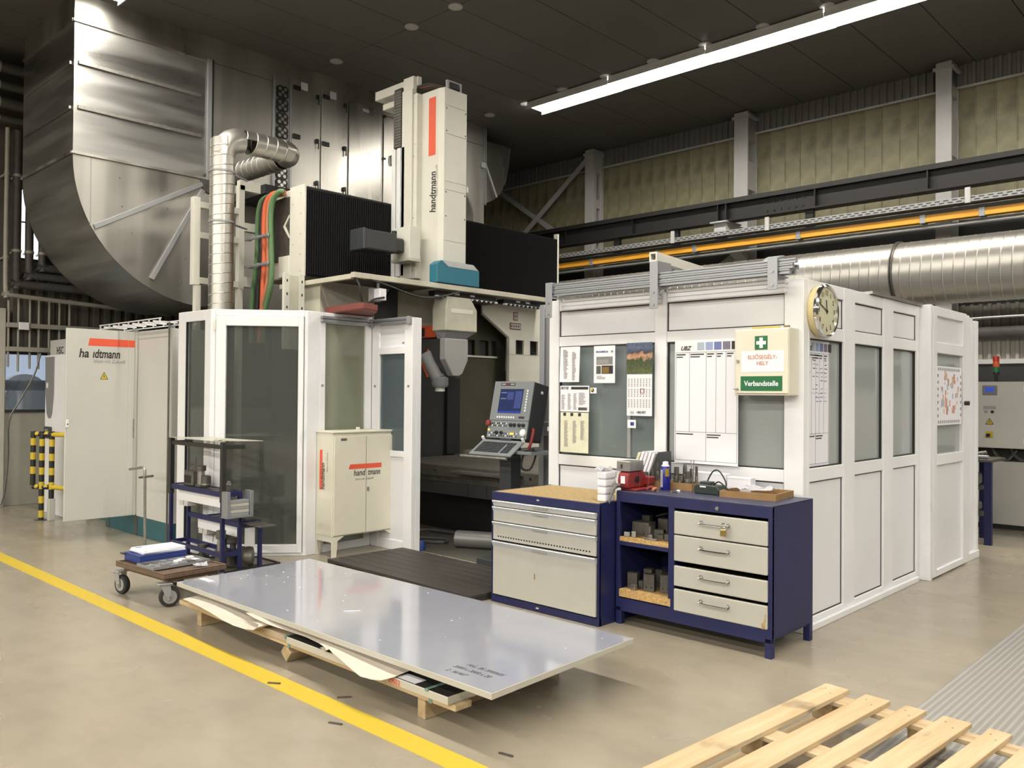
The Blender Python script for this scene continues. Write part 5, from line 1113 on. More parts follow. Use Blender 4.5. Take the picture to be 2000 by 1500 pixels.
for a in ((.815, L_-.035, .032, EH-.063), (.145, .815, EH-.155, EH-.063), (.145, .815, .032, .11)): MB().seg(b_, c__, *a, -.04, .018, .004).build('door_frame', 'pvc', do)
MB().seg(b_, c__, .145, .815, .11, EH-.155, -.02, -.014).build('door_pane', 'pane_dark', do)
MB().seg(b_, c__, .855, .868, 1.12, 1.20, .018, .05, .003).build('door_handle', 'pvc', do)
for z in (2.18, .2): MB().seg(b_, c__, .038, .05, z-.05, z+.05, 0, .024, .002).build('hinge', 'creamcab', do)
MB().seg(c__, d_, 0, L2(c__, d_), 0, EH, -.06, .0, .004).build('corner_post', 'pvc', en)
L_ = L2(d_, e_); frame(en, d_, e_, L_, .066, .08, .10, .08); MB().seg(d_, e_, .066, L_-.08, .08, EH-.10, -.03, -.024).build('glass_pane', 'pane_pale', en)
L_ = L2(e_, f_)
for a in ((0, .12, 0, EH-.03), (L_-.125, L_, 0, EH-.04), (.12, L_-.125, 2.25, EH-.03), (.12, L_-.125, 1.94, 2.015), (.12, L_-.125, 0, .1), (.12, L_-.125, .92, .98)): MB().seg(e_, f_, *a, -.05, 0, .004).build('frame_member', 'pvc', en)
MB().seg(e_, f_, .12, L_-.125, 2.015, 2.25, -.035, -.015).build('infill_panel', 'infill', en); MB().seg(e_, f_, .12, L_-.125, .98, 1.94, -.03, -.024).build('glass_pane', 'pane_blue', en); MB().seg(e_, f_, .12, L_-.125, .1, .92, -.035, -.015).build('infill_panel', 'infill', en)
MB().seg(e_, f_, L_-.175, L_-.14, 2.04, 2.055, -.014, -.012).build('maker_badge', 'inkgrey', en)
B(-6.36, -6.30, 5.2965, 5.36, 0, EH-.04, .004).build('end_jamb', 'pvc', en)
for p, q, u0, u1 in ((d_, e_, 0, .62), (e_, f_, .02, .62)):
    for k in range(2): MB().seg(p, q, u0, u1, 2.235+.032*k, 2.263+.032*k, .001, .03, .004).build('guide_profile', 'alu', en)
    MB().seg(p, q, u1-.03, u1+.015, 2.225, 2.30, .0, .042, .003).build('end_fitting', 'alud', en)
sg = MB().cyl((0, 0, 0), (0, 0, .01), .014, n=10)
for p, q, u in ((d_, e_, .03), (e_, f_, .06), (e_, f_, .59)): 
    d = Vector((q[0]-p[0], q[1]-p[1], 0)).normalized(); n = Vector((d.y, -d.x, 0)); o = Vector((p[0], p[1], 1.62))+d*u
    MB().cyl(o, o+n*.008, .012, n=10).build('plug_button', 'steel', en)

# ================================================================== CONTROL CABINET WITH AN OPEN LEAF
kc = thing('control_cabinet', 'light grey control cabinet on a teal plinth with an opened door leaf', 'cabinet', (-9.0, 3.79, 0))
KY = 3.79
B(-9.14, -8.32, KY, 4.31, .21, 2.19, .004).build('body', 'cabgrey', kc); B(-9.98, -9.145, KY+.04, 4.31, .21, 2.19, .004).build('body', 'cabgrey', kc)
B(-10.0, -8.33, KY+.012, 4.31, 0, .209, .003).build('plinth', 'tealp', kc); B(-9.21, -9.13, KY+.008, KY+.012, .0, .209).build('plinth_joint', 'steeld', kc); B(-9.95, -9.88, KY+.008, KY+.012, 0, .2).build('plinth_joint', 'steeld', kc); B(-8.36, -8.325, KY+.003, KY+.012, 0, .209).build('plinth_joint', 'black', kc)
kl = B(-9.20, -9.176, 3.08, 3.768, .215, 2.19, .004).build('door_leaf', 'cabgrey', kc)
B(-9.178, -9.150, 3.768, 3.789, .22, 2.185).build('door_hinge', 'cabgrey', kl); B(-9.176, -9.17, 3.70, 3.766, .22, 2.185).build('door_return', 'cabgrey', kl); B(-9.17, -9.16, 3.755, 3.775, 1.05, 1.25, .003).build('espagnolette', 'steel', kl)
kx = -9.1752
MB().prism([(3.292, 2.018), (3.767, 2.019), (3.767, 2.095), (3.306, 2.097)], 0, -9.176, kx).build('orange_stripe', 'orange', kl)
B(-9.170, -9.1692, 3.70, 3.766, 2.0192, 2.095).build('orange_stripe', 'orange', kl)
text('ha', .128, 'ink', kl, (kx, 3.200, 1.897), (0, 1, 0), (0, 0, 1), shear=.17, bold=.022, sx=.83); text('\u0131dtmann', .128, 'ink', kl, (kx, 3.335, 1.896), (0, 1, 0), (0, 0, 1), shear=.17, bold=.022, sx=.67)
text('Ideen mit Zukunft', .056, 'inkgrey', kl, (kx, 3.345, 1.842), (0, 1, 0), (0, 0, 1), shear=.15, sx=.80)
def warn(parent, px_, y0, y1, z0, z1, ax=0, s_=1):
    c = (y0+y1)/2; w_ = y1-y0; h = z1-z0
    def P(pts, a0, a1, nm, m): MB().prism(pts, ax, min(a0, a1), max(a0, a1)).build(nm, m, parent)
    P([(y0, z0), (y1, z0), (c, z1)], px_, px_+.0006*s_, 'warning_border', 'ink'); P([(y0+w_*.1, z0+h*.06), (y1-w_*.1, z0+h*.06), (c, z1-h*.14)], px_+.0006*s_, px_+.001*s_, 'warning_sign', 'yellow')
    P([(c+w_*.03, z0+h*.66), (c-w_*.09, z0+h*.38), (c-w_*.005, z0+h*.4), (c-w_*.03, z0+h*.13), (c+w_*.09, z0+h*.45), (c+w_*.015, z0+h*.43)], px_+.001*s_, px_+.0014*s_, 'flash_sign', 'ink')
warn(kl, -9.176, 3.413, 3.497, 1.669, 1.75)
B(-9.176, -9.160, 3.085, 3.112, 1.175, 1.255, .003).build('door_lock', 'pvc', kl); B(-9.160, -9.157, 3.093, 3.104, 1.20, 1.215).build('keyhole', 'black', kl)
solo(MB().cyl((-8.325, 3.76, .0), (-8.325, 3.76, 2.25), .010, n=8), 'slim_rod', 'steeld', 'slim dark upright rod at the right edge of the grey control cabinet', 'rod')
cl_ = thing('cable_ladder', 'light cable ladder lying over the grey control cabinet', 'cable ladder', (-8.8, 3.9, 2.23))
for y in (3.60, 3.86):
    for z in (2.229, 2.271): B(-9.7, -8.16, y-.006, y+.006, z-.005, z+.005).build('ladder_side', 'pvc', cl_)
    pst = B(-.006, .006, -.006, .006, -.016, .016).mesh('ladder_post', 'pvc')
    for k in range(7): piece(cl_, 'ladder_post', pst, (-.88+.25*k, y-3.9, .02))
lr = B(-.012, .012, -.122, .122, -.008, .008).mesh('ladder_rung', 'pvc')
for k in range(6): piece(cl_, 'ladder_rung', lr, (-.8+.25*k, -.17, .02))
for x in (-9.3, -8.4): B(x-.012, x+.012, 3.80, 3.85, 2.191, 2.225).build('ladder_foot', 'alu', cl_)
mc = thing('tall_machine_cabinet', 'grey machine cabinet lettered HSC behind the open leaf', 'cabinet', (-11.2, 4.2, 0))
B(-12.34, -10.05, 3.94, 4.6, .15, 2.225, .004).build('body', 'cabgrey', mc); B(-12.3, -10.08, 3.96, 4.6, 0, .149).build('plinth', 'tealp', mc)
text('HSC', .135, 'ink', mc, (-12.085, 3.939, 2.035), (1, 0, 0), (0, 0, 1), bold=.012, sx=1.0)
cu_ = thing('cooling_unit', 'narrow white cooling unit with a tapered grey panel', 'cooling unit', (-11.3, 3.8, 0))
q = 1.0606
def cz_(z): return 1.55+(z-1.55)*q
B(-11.04*q, -10.30*q, 3.686, 3.935, .0, cz_(1.97), .01, 2).build('housing', 'pvc', cu_)
MB().prism([(x*q, cz_(z)) for x, z in ((-11.02, 1.95), (-10.72, 1.95), (-10.73, 1.5), (-10.78, 1.28), (-10.83, 1.22), (-10.90, 1.22), (-10.95, 1.28), (-11.0, 1.5))], 1, 3.676, 3.686, .003).build('grille_panel', 'headgrey', cu_)
B(-10.95*q, -10.91*q, 3.671, 3.676, cz_(1.58), cz_(1.64)).build('latch', 'paper', cu_)
B(-11.0*q, -10.78*q, 3.66, 3.686, cz_(.98), cz_(1.12), .012, 2).build('controller', 'consdark', cu_); B(-10.95*q, -10.85*q, 3.657, 3.66, cz_(1.01), cz_(1.09)).build('controller_screen', 'alu', cu_)
B(-10.78*q, -10.52*q, 3.673, 3.686, cz_(1.04), cz_(1.065)).build('cable_strip', 'red', cu_)

# ================================================================== STRIPED GUARD
gd = thing('striped_guard', 'black and yellow striped tubular guard at the left cabinets', 'guard', (-10.98, 3.43, 0))
rv = Vector((rt.x, rt.y, 0)).normalized(); A_ = Vector((-10.98, 3.433, 0))
Cc, Bc = A_-rv*.105, A_+rv*.118
def gbar(o, z0, z1, start):
    b = MB().cyl((o.x, o.y, z0), (o.x, o.y, z1), .030, n=12).build('guard_post', 'black', gd)
    z = z1-.06-start
    while z-.075 > z0: MB().cyl((o.x, o.y, z-.085), (o.x, o.y, z), .0308, n=12).build('yellow_band', 'yellow', b); z -= .17
gbar(Cc, .42, 1.06, .02); gbar(A_, 0, 1.06, .03); gbar(Bc, .26, 1.06, .035)
for z in (1.03, .40):
    e = Bc+Vector((.36, .16, 0))*1.
    r = MB().tube([Cc+Vector((0, 0, z)), A_+Vector((0, 0, z-.004)), Bc+Vector((0, 0, z-.006))], .028, 10, 1).build('guard_rail', 'black', gd)
    for f in (.5,):
        for p, q in ((Cc, A_), (A_, Bc)):
            m_ = (p+q)/2; dd = (q-p).normalized(); MB().cyl(m_-dd*.02+Vector((0, 0, z)), m_+dd*.02+Vector((0, 0, z)), .0288, n=10).build('yellow_band', 'yellow', r)
    MB().cyl(Bc+Vector((0, 0, z-.006)), e+Vector((0, 0, z-.01)), .028, n=10).build('guard_rail', 'yellow', gd)
B(Bc.x-.035, Bc.x+.035, Bc.y-.035, Bc.y+.035, 0, .26, .004).build('post_foot', 'cabgrey', gd); MB().cyl((A_.x, A_.y, 0), (A_.x, A_.y, .008), .07, n=14).build('base_plate', 'steeld', gd)

# ================================================================== BIG VENTILATION UNIT (galvanised)
DX, DW = -10.1, 1.75
vu = thing('ventilation_unit', 'huge galvanised ventilation unit with a curved elbow, top left', 'ventilation unit', (-11, 6.5, 2.6))
EC, ER = (5.03, 4.22), 1.60
arc = [(EC[0]-ER*math.cos(math.radians(a)), EC[1]-ER*math.sin(math.radians(a))) for a in range(0, 91, 5)]
MB().prism([EC]+arc, 0, DX-.02, DX).build('elbow_cheek', 'galv', vu)
MB().prism([EC]+arc, 0, DX-DW, DX-DW+.02).build('elbow_cheek', 'galv', vu)
# outer skin of the elbow and of the riser (faces the camera, dark)
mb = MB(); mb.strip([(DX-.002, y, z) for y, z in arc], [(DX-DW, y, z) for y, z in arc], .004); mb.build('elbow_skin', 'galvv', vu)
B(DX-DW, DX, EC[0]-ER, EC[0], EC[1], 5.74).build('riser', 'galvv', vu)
B(DX-DW, DX-.002, EC[0]-ER, 9.95, 5.745, ZC-.001).build('roof_box', 'galv', vu)
B(DX-DW, DX-.01, EC[0]+.005, 9.95, 2.64, 5.74).build('filter_body', 'galv', vu)
# flanges, seams and stiffeners on the side we see
for z in (5.74, EC[1]+.02): B(DX-.001, DX+.025, EC[0]-ER-.02, EC[0]+.02, z-.016, z+.016, .003).build('flange', 'galv', vu); B(DX-DW, DX, EC[0]-ER-.025, EC[0]-ER-.001, z-.016, z+.016).build('flange', 'galv', vu)
B(DX-.001, DX+.035, EC[0]-.03, EC[0]+.03, EC[1], 5.76, .003).build('joint_flange', 'alud', vu); B(DX, DX+.037, EC[0]+.032, EC[0]+.05, EC[1], 5.76).build('joint_shadow_gap', 'black', vu)
B(DX+.0005, DX+.004, 3.622, 3.632, 3.44, EC[1]).build('lap_seam', 'alud', vu)
for z in (5.27, 4.762): 
    B(DX, DX+.03, 3.47, 4.925, z-.022, z+.022, .004).build('stiffener_bar', 'steel', vu)
    B(DX-DW+.1, DX-.06, EC[0]-ER-.03, EC[0]-ER-.001, z-.02, z+.02, .004).build('stiffener_bar', 'galvv', vu)
def dbar(p, q, w_, nm, m):
    p = Vector((DX, *p)); q = Vector((DX, *q)); d = (q-p); L_ = d.length; d.normalize(); n = Vector((1, 0, 0)); s_ = n.cross(d)
    B(0, L_, -w_/2, w_/2, 0, .03, .003, 1, Matrix(((d.x, s_.x, n.x, p.x), (d.y, s_.y, n.y, p.y), (d.z, s_.z, n.z, p.z), (0, 0, 0, 1)))).build(nm, m, vu)
dbar((3.665, 3.43), (4.95, 4.16), .055, 'diagonal_stiffener', 'alud'); dbar((4.33, 2.90), (4.965, 4.09), .055, 'diagonal_stiffener', 'alud')
MB().lathe([(.13, 0), (.13, .02)], (DX, 5.06, 4.19), (1, 0, 0), 24).build('inner_throat', 'steeld', vu)
rv_ = MB().lathe([(.014, 0), (.01, .006)], (0, 0, 0), (1, 0, 0), 8).mesh('rivet', 'steel')
for y, z in ((3.95, 4.05), (4.45, 4.0), (3.98, 3.72), (4.52, 3.78), (4.1, 3.42), (4.62, 3.5), (4.25, 3.2), (4.75, 3.2), (4.7, 2.9)): piece(vu, 'rivet', rv_, (DX+11, y-6.5, z-2.6))
# access doors
dz0 = 4.2
for i, (y0, y1, z1) in enumerate(((6.225, 6.685, 5.86), (6.70, 7.15, 5.84), (7.17, 7.765, 5.80), (7.80, 8.06, 5.72))):
    d = B(DX-.008, DX+.012, y0, y1, 2.75, z1, .004).build('access_door', 'galv', vu)
    B(DX+.012, DX+.014, y1-.012, y1-.004, 2.8, z1-.02).build('door_edge', 'alud', d)
    if i < 2:
        for z in (5.66, 5.04, 4.45):
            yh = y1-.065
            B(DX+.012, DX+.05, yh-.022, yh+.022, z+.005, z+.065, .006).build('lever_latch', 'black', d); B(DX+.035, DX+.05, yh+.004, yh+.022, z-.075, z+.01, .004).build('latch_handle', 'black', d)
        for z in (5.745, 5.075): B(DX+.012, DX+.035, y0+.012, y0+.125, z-.035, z+.025, .005).build('door_hinge', 'black', d)
        B(DX+.0125, DX+.014, y0+.135, y0+.245, 5.74, 5.845).build('paper_tag', 'paper', d)
    if i == 2:
        B(DX+.0125, DX+.014, 7.41, 7.52, 5.70, 5.745).build('paper_tag', 'paper', d)
    if i == 3:
        MB().tube([(DX+.03, 7.91, 5.03), (DX+.03, 7.91, 5.12), (DX+.03, 7.935, 5.15), (DX+.03, 7.96, 5.12), (DX+.03, 7.96, 5.03), (DX+.03, 7.935, 5.0), (DX+.03, 7.91, 5.03)], .008, 7, 2).build('pull_ring', 'black', d)
        for y in (7.80, 8.06): B(DX+.012, DX+.03, y-.03, y+.03, 5.07, 5.095).build('turn_catch', 'black', d); 
        for y in (7.81, 8.055, 8.11): B(DX+.0, DX+.03, y-.018, y+.018, 5.70, 5.74, .004).build('corner_catch', 'black', d)
B(DX-.008, DX+.02, 8.10, 8.14, 2.75, 5.72).build('door_post', 'alud', vu)
for k in range(6): B(DX+.02, DX+.05, 8.14, 8.19, 4.35+.12*k, 4.42+.12*k, .004).build('clip', 'black', vu)
# perforated bracket strip with black clover discs
sb = B(DX+.001, DX+.008, 5.93, 6.215, 4.28, 5.80).build('mounting_strip', 'galv', vu)
for y in (5.945, 6.20): B(DX+.008, DX+.04, y-.012, y+.012, 4.28, 5.82, .002).build('strip_rail', 'alu', sb)
clv = MB()
for a in (0, 1, 2, 3):
    clv.lathe([(.058, 0), (.058, .02)], (0, .045*math.cos(PI/4+a*PI/2), .045*math.sin(PI/4+a*PI/2)), (1, 0, 0), 12)
cme = clv.mesh('clover_bracket', 'black'); wme = MB().lathe([(.024, .0205), (.024, .022)], (0, 0, 0), (1, 0, 0), 10).mesh('clover_hole', 'galv')
for z in (5.62, 5.44, 5.255, 5.07, 4.885, 4.70, 4.52, 4.355):
    c = piece(sb, 'clover_bracket', cme, (DX+.009+11, 6.07-6.5, z-2.6))
    for a in range(4): piece(c, 'clover_hole', wme, (0, .058*math.cos(PI/4+a*PI/2), .058*math.sin(PI/4+a*PI/2)))
    piece(c, 'clover_hole', wme, (0, 0, 0))
# far right elbow of the unit
pe = [(9.95, ZC-.2), (10.62, ZC-.2), (10.61, 5.78), (10.57, 5.5), (10.50, 5.25), (10.38, 5.03), (10.2, 4.88), (9.96, 4.77), (9.95, 4.77)]
MB().prism(pe, 0, DX-DW, DX-.03).build('far_elbow', 'galv', vu)
for y in (9.925, 9.965): B(DX-.03, DX+.015, y-.012, y+.012, 4.75, ZC-.01).build('far_flange', 'alu', vu)
bm2 = Matrix.Translation((DX-.028, 10.0, 5.42)) @ Matrix.Rotation(math.radians(28), 4, 'X'); B(0, .02, -.02, .02, -.55, 0, 0, 1, bm2).build('far_stiffener', 'alud', vu)
B(DX-.02, DX+.03, 9.85, 9.97, 5.36, 5.46, .01).build('lever_clamp', 'alud', vu)
# beam under the doors that carries the unit
B(DX+.02, -9.25, 5.35, 6.3, 3.99, 4.10).build('carrier_shelf', 'black', vu)

# galvanised extraction pipe with two bends
ep = thing('extraction_pipe', 'shiny galvanised pipe rising from the enclosure and bending back', 'pipe', (-8.6, 4.45, 2.33))
VR = .13
spiral(lambda a: (Vector((-8.6, 4.45, 2.30+a)), Vector((1, 0, 0)), Vector((0, 1, 0))), 17, .107, VR, 22, .005).build('riser_pipe', 'spiral', ep)
def elbow(o, d0, d1, r, R_, n=5):
    o = Vector(o); d0 = Vector(d0); d1 = Vector(d1); pts = [o+d0*R_*math.sin(a)+d1*R_*(1-math.cos(a)) for a in [i*PI/2/n for i in range(n+1)]]; return MB().tube(pts, r, 22, 1)
elbow((-8.6, 4.45, 4.12), (0, 0, 1), (0, 1, 0), VR+.003, .22).build('bend', 'spiral', ep)
spiral(lambda a: (Vector((-8.6, 4.67+a, 4.34)), Vector((1, 0, 0)), Vector((0, 0, 1))), 3, .125, VR, 22, .005).build('cross_pipe', 'spiral', ep)
elbow((-8.6, 5.16, 4.34), (0, 1, 0), (-1, 0, 0), VR+.003, .18).build('bend', 'spiral', ep)
spiral(lambda a: (Vector((-8.78-a, 5.34, 4.34)), Vector((0, 1, 0)), Vector((0, 0, 1))), 9, .125, VR, 22, .005).build('return_pipe', 'spiral', ep)
for z in (3.40, 3.95): MB().lathe([(VR+.004, -.012), (VR+.012, -.01), (VR+.012, .01), (VR+.004, .012)], (-8.6, 4.45, z), n=22).build('pipe_clamp', 'alud', ep); MB().cyl((-8.6, 4.58, z), (-8.75, 4.83, z), .012, n=8).build('clamp_arm', 'alu', ep)

# cream support frame behind the pipe
sf = thing('support_frame', 'cream square-tube frame standing behind the galvanised pipe', 'frame', (-9, 4.6, 2.75))
for a in ((4.305, 4.385, 2.74, 3.72), (4.85, 4.92, 2.74, 3.90)): B(-9.04, -8.96, *a, .003).build('upright', 'cream', sf)
for z in (2.79, 3.30, 3.64): B(-9.04, -8.96, 4.385, 4.85, z-.035, z+.035, .003).build('cross_tube', 'cream', sf)
for z, y1, h in ((3.95, 5.12, .06), (3.47, 5.10, .05), (2.83, 5.08, .06)): B(-9.04, -8.96, 4.92 if z < 3.9 else 4.86, y1, z-h, z+h, .003).build('side_arm', 'cream', sf)
B(-9.04, -8.96, 4.85, 4.92, 3.9, 3.95).build('upright_head', 'cream', sf)
B(-9.035, -8.965, 4.34, 4.40, 2.0, 2.74).build('leg', 'cream', sf); B(-9.035, -8.965, 4.85, 4.91, 2.0, 2.74).build('leg', 'cream', sf)
for y in (4.34, 4.85): B(-9.035, -8.965, y, y+.06, 0, 2.0).build('leg', 'cream', sf)

# hoses at the beam end
hz = (('hosegreen', -8.63, .030, 'dark-sheathed green hose at the left of the hose bundle', -.10), ('hoseblack', -8.53, .028, 'black hose second in the hose bundle', -.05), ('hoseorange', -8.44, .034, 'thick bright orange hose in the middle of the hose bundle', .0),
      ('hosebrown', -8.35, .024, 'thin pale orange hose right of the thick orange one', .02), ('hosegreen', -8.27, .030, 'green hose at the right of the hose bundle, nearest the beam', .05))
for i, (m, x, r, lb, off) in enumerate(hz):
    y = 4.90-.012*i; top = 3.70-.01*i
    xe = -8.18+.02*i
    solo(MB().tube([(xe, y+.06, 3.74), (x+.13, y+.02, 3.735), (x+.035, y, 3.64), (x, y, 3.42), (x+.015+off*.2, y, 3.05), (x-.01+off*.6, y, 2.75), (x-.02+off*.9+(.0 if i < 3 else -.12), y, 2.45), (x-.02+off*.9+(.0 if i < 3 else -.16), y, 2.1)], r, 10, 4), 'hose', m, lb, 'hose', 'hoses at the beam end')
hc = thing('hose_clamp_rail', 'pale clamp rails tying the hose bundle', 'clamp', (-8.45, 4.84, 2.9))
for z in (3.27, 2.96): B(-8.72, -8.22, 4.79, 4.81, z-.014, z+.014, .002).build('clamp_rail', 'alu', hc)
me_ = B(-.02, .02, -.012, .012, -.022, .022, .003).mesh('clamp_shell', 'alud')
for z in (.37, .06):
    for x in (-.18, -.0, .1, .19): piece(hc, 'clamp_shell', me_, (x, -.03, z))
B(-8.72, -8.70, 4.79, 4.99, 2.95, 2.97).build('clamp_foot', 'alu', hc)

# ================================================================== PORTAL MILLING MACHINE
pm_ = thing('milling_machine', 'large cream portal milling machine with a tall column and black bellows', 'machine', (-7.5, 6.8, 0))
# beam with bellows
B(-8.75, -7.86, 5.0, 9.17, 2.81, 3.78, .01).build('cross_beam', 'cream', pm_)
def bellows(y0, y1, n):
    a, b = [], []
    for i in range(n*2+1):
        y = y0+(y1-y0)*i/(2*n); x = -7.80 if i % 2 == 0 else -7.845; a.append((x, y, 2.825)); b.append((x, y, 3.775))
    return MB().strip(a, b, .004, axis=0)
bellows(5.0, 6.14, 38).build('bellows', 'bellow', pm_); bellows(6.66, 9.15, 82).build('bellows', 'bellow', pm_)
B(-8.085, -7.795, 4.975, 4.999, 2.80, 3.79, .003).build('end_plate', 'cream', pm_); B(-7.86, -7.79, 9.15, 9.185, 2.81, 3.85, .003).build('end_strip', 'cream', pm_)
B(-7.87, -7.845, 5.0, 9.15, 2.81, 3.78).build('bellows_back', 'black', pm_)
rvm = MB().lathe([(.008, 0), (.006, .003)], (0, 0, 0), (0, -1, 0), 8).mesh('screw', 'steel')
for z in (3.7, 3.48, 3.26, 3.04, 2.86): piece(pm_, 'screw', rvm, (-7.87+7.5, 4.975-6.8, z))
for z in (3.6, 3.16): piece(pm_, 'screw', rvm, (-8.02+7.5, 4.975-6.8, z))
MB().prism([(-8.1, 3.5), (-8.22, 3.38), (-8.1, 3.24), (-8.1, 3.27), (-8.18, 3.38), (-8.1, 3.47)], 1, 4.975, 4.999).build('vee_bracket', 'cream', pm_)
B(-8.7, -8.1, 4.985, 4.999, 3.0, 3.7).build('beam_end_recess', 'steeld', pm_); B(-8.3, -8.085, 4.97, 4.984, 2.82, 3.05, .003).build('end_foot', 'cream', pm_)
# support under the beam end: perforated posts
for y in (4.72, 4.90): B(-7.77, -7.73, y-.02, y+.045, 2.0, 2.80, .002).build('perforated_post', 'cream', pm_)
hme = B(-.001, .0015, -.008, .008, -.014, .014).mesh('slot_hole', 'black')
for y in (4.735, 4.915):
    for z in (2.72, 2.58, 2.44, 2.3): piece(pm_, 'slot_hole', hme, (-7.73+7.5, y-6.8, z))
B(-7.775, -7.735, 4.765, 4.88, 2.0, 2.78).build('post_web', 'cream_dirty', pm_)
# rail round the front
B(-6.93, -6.87, 4.96, 7.95, 2.70, 2.755, .003).build('front_rail', 'cream_dirty', pm_); B(-8.25, -6.93, 4.955, 5.005, 2.69, 2.74, .003).build('side_rail', 'cream_dirty', pm_)
B(-8.0, -6.95, 5.01, 7.9, 2.735, 2.75).build('drip_cover', 'steeld', pm_)
for y0, y1 in ((6.13, 7.09), (7.22, 7.92)):
    B(-7.10, -6.98, y0, y1, 2.64, 2.69, .004).build('cable_duct', 'black', pm_)
    B(-7.0, -6.955, y0, y1, 2.618, 2.638, .002).build('rack_strip', 'pvc', pm_)
    t_ = B(-.012, .012, -.016, .016, -.012, .012).mesh('rack_tooth', 'black')
    k = 0
    while y0+.06+.075*k < y1: piece(pm_, 'rack_tooth', t_, (-6.953+7.5, y0+.05+.075*k-6.8, 2.622)); k += 1
    for f in (.3, .55): B(-6.979, -6.975, y0+(y1-y0)*f, y0+(y1-y0)*f+.07, 2.665, 2.685).build('tag', 'paper', pm_)
# saddle under the beam
MB().prism([(5.02, 2.73), (6.75, 2.73), (6.75, 2.30), (6.2, 2.30), (5.95, 2.40), (5.02, 2.25)], 0, -8.2, -7.55).build('saddle', 'cream_dirty', pm_)
B(-7.54, -7.50, 6.2, 6.75, 2.32, 2.38, .003).build('saddle_lip', 'cream', pm_)
MB().prism([(5.72, 2.72), (5.72, 2.28), (6.02, 2.28), (6.02, 2.72), (5.93, 2.72), (5.85, 2.6)], 0, -7.54, -7.50).build('dark_gusset', 'darkgrey', pm_)
# carriage and column (ram)
B(-7.79, -7.36, 6.16, 6.70, 2.86, 4.40, .006).build('carriage', 'cream', pm_)
for x in (-7.755, -7.66, -7.575): B(x-.03, x+.03, 6.135, 6.159, 2.9, 4.40, .006).build('guide_strip', 'pvc', pm_)
B(-7.60, -7.42, 6.135, 6.159, 2.86, 5.04, .004).build('guide_cover', 'cream', pm_)
mb = MB(); mb.prism([(-7.5, 6.24), (-7.08, 6.24), (-7.0, 6.26), (-7.0, 6.60), (-7.5, 6.60)], 2, 2.72, 4.985); mb.build('column', 'cream', pm_)
B(-7.50, -7.36, 6.16, 6.70, 4.40, 4.98, .004).build('column_back', 'cream', pm_)
MB().prism([(-7.245, 4.245), (-7.125, 4.245), (-7.125, 4.905), (-7.245, 4.905)], 1, 6.2392, 6.24).build('orange_stripe', 'orange', pm_)
text('handtmann', .145, 'ink', pm_, (-7.118, 6.2392, 3.59), (0, 0, 1), (-1, 0, 0), shear=.18, bold=.02, sx=.72)
text('Ideen mit Zukunft', .062, 'inkgrey', pm_, (-7.085, 6.2395, 3.76), (0, 0, 1), (-1, 0, 0), shear=.15, sx=.80)
for z in (4.86, 4.25, 3.55, 2.95):
    for x in (-7.39, -7.44): piece(pm_, 'screw', rvm, (x+7.5, 6.159-6.8-.02, z))
for i, (z0, z1) in enumerate(((4.79, 4.97), (4.47, 4.78), (3.935, 4.46), (3.84, 3.925), (3.265, 3.83), (3.02, 3.255))):
    B(-6.9995, -6.994, 6.268, 6.592, z0, z1, .002).build('cover_plate', 'cream', pm_)
sm = MB().lathe([(.010, 0), (.006, .003)], (0, 0, 0), (1, 0, 0), 8).mesh('screw', 'steeld')
for z in (4.755, 4.50, 3.81, 3.54):
    for y in (6.285, 6.575): piece(pm_, 'screw', sm, (-6.994+7.5, y-6.8, z))
B(-6.999, -6.99, 6.602, 6.625, 3.86, 3.92).build('limit_tab', 'pvc', pm_)
# gear on top of the column
B(-7.30, -7.04, 6.33, 6.55, 4.99, 5.0).build('top_plate', 'cream', pm_)
for y in (6.34, 6.53): B(-7.06, -7.03, y-.015, y+.015, 5.0, 5.08).build('top_bracket', 'alud', pm_)
B(-7.062, -7.028, 6.325, 6.545, 5.08, 5.095).build('top_bracket', 'alud', pm_)
for k in range(5): MB().tube([(-7.40, 6.2+.02*k, 5.07), (-7.25, 6.26+.03*k, 5.08), (-7.10, 6.33+.04*k, 5.03), (-7.07, 6.36+.04*k, 4.995)], .012, 6, 3).build('cable', ('hoseblack', 'hosebrown', 'alud', 'hoseblack', 'hosebrown')[k], pm_)
B(-7.09, -7.0, 6.40, 6.50, 5.0, 5.05, .01).build('plug_block', 'black', pm_)
# L-arms to the left of the column head
B(-8.22, -7.42, 6.22, 6.28, 5.10, 5.205, .003).build('head_arm', 'cream', pm_); B(-8.22, -8.14, 6.28, 6.9, 5.10, 5.205, .003).build('head_arm', 'cream', pm_)
B(-8.07, -7.75, 6.22, 6.28, 4.95, 5.02, .003).build('lower_arm', 'cream', pm_); B(-8.07, -8.0, 6.28, 6.9, 4.95, 5.02, .003).build('lower_arm', 'cream', pm_)
B(-7.62, -7.44, 6.17, 6.22, 5.0, 5.20, .003).build('arm_plate', 'cream', pm_)
ch_ = B(-7.757, -7.622, 6.15, 6.24, 4.40, 5.10).build('drag_chain', 'black', pm_)
lk = B(-.066, .066, -.006, .006, -.014, .014).mesh('chain_link', 'steeld')
for k in range(20): piece(ch_, 'chain_link', lk, (-7.69+7.5, 6.147-6.8, 4.43+.033*k))
# teal box at the column foot
MB().prism([(6.045, 2.765), (6.69, 2.765), (6.69, 2.94), (6.60, 3.01), (6.11, 3.01), (6.045, 2.965)], 0, -6.99, -6.86, .006).build('teal_cover', 'teal', pm_)
MB().prism([(6.12, 3.005), (6.59, 3.005), (6.67, 2.95), (6.21, 2.95)], 0, -6.862, -6.857).build('cover_bevel', 'machgrey', pm_)
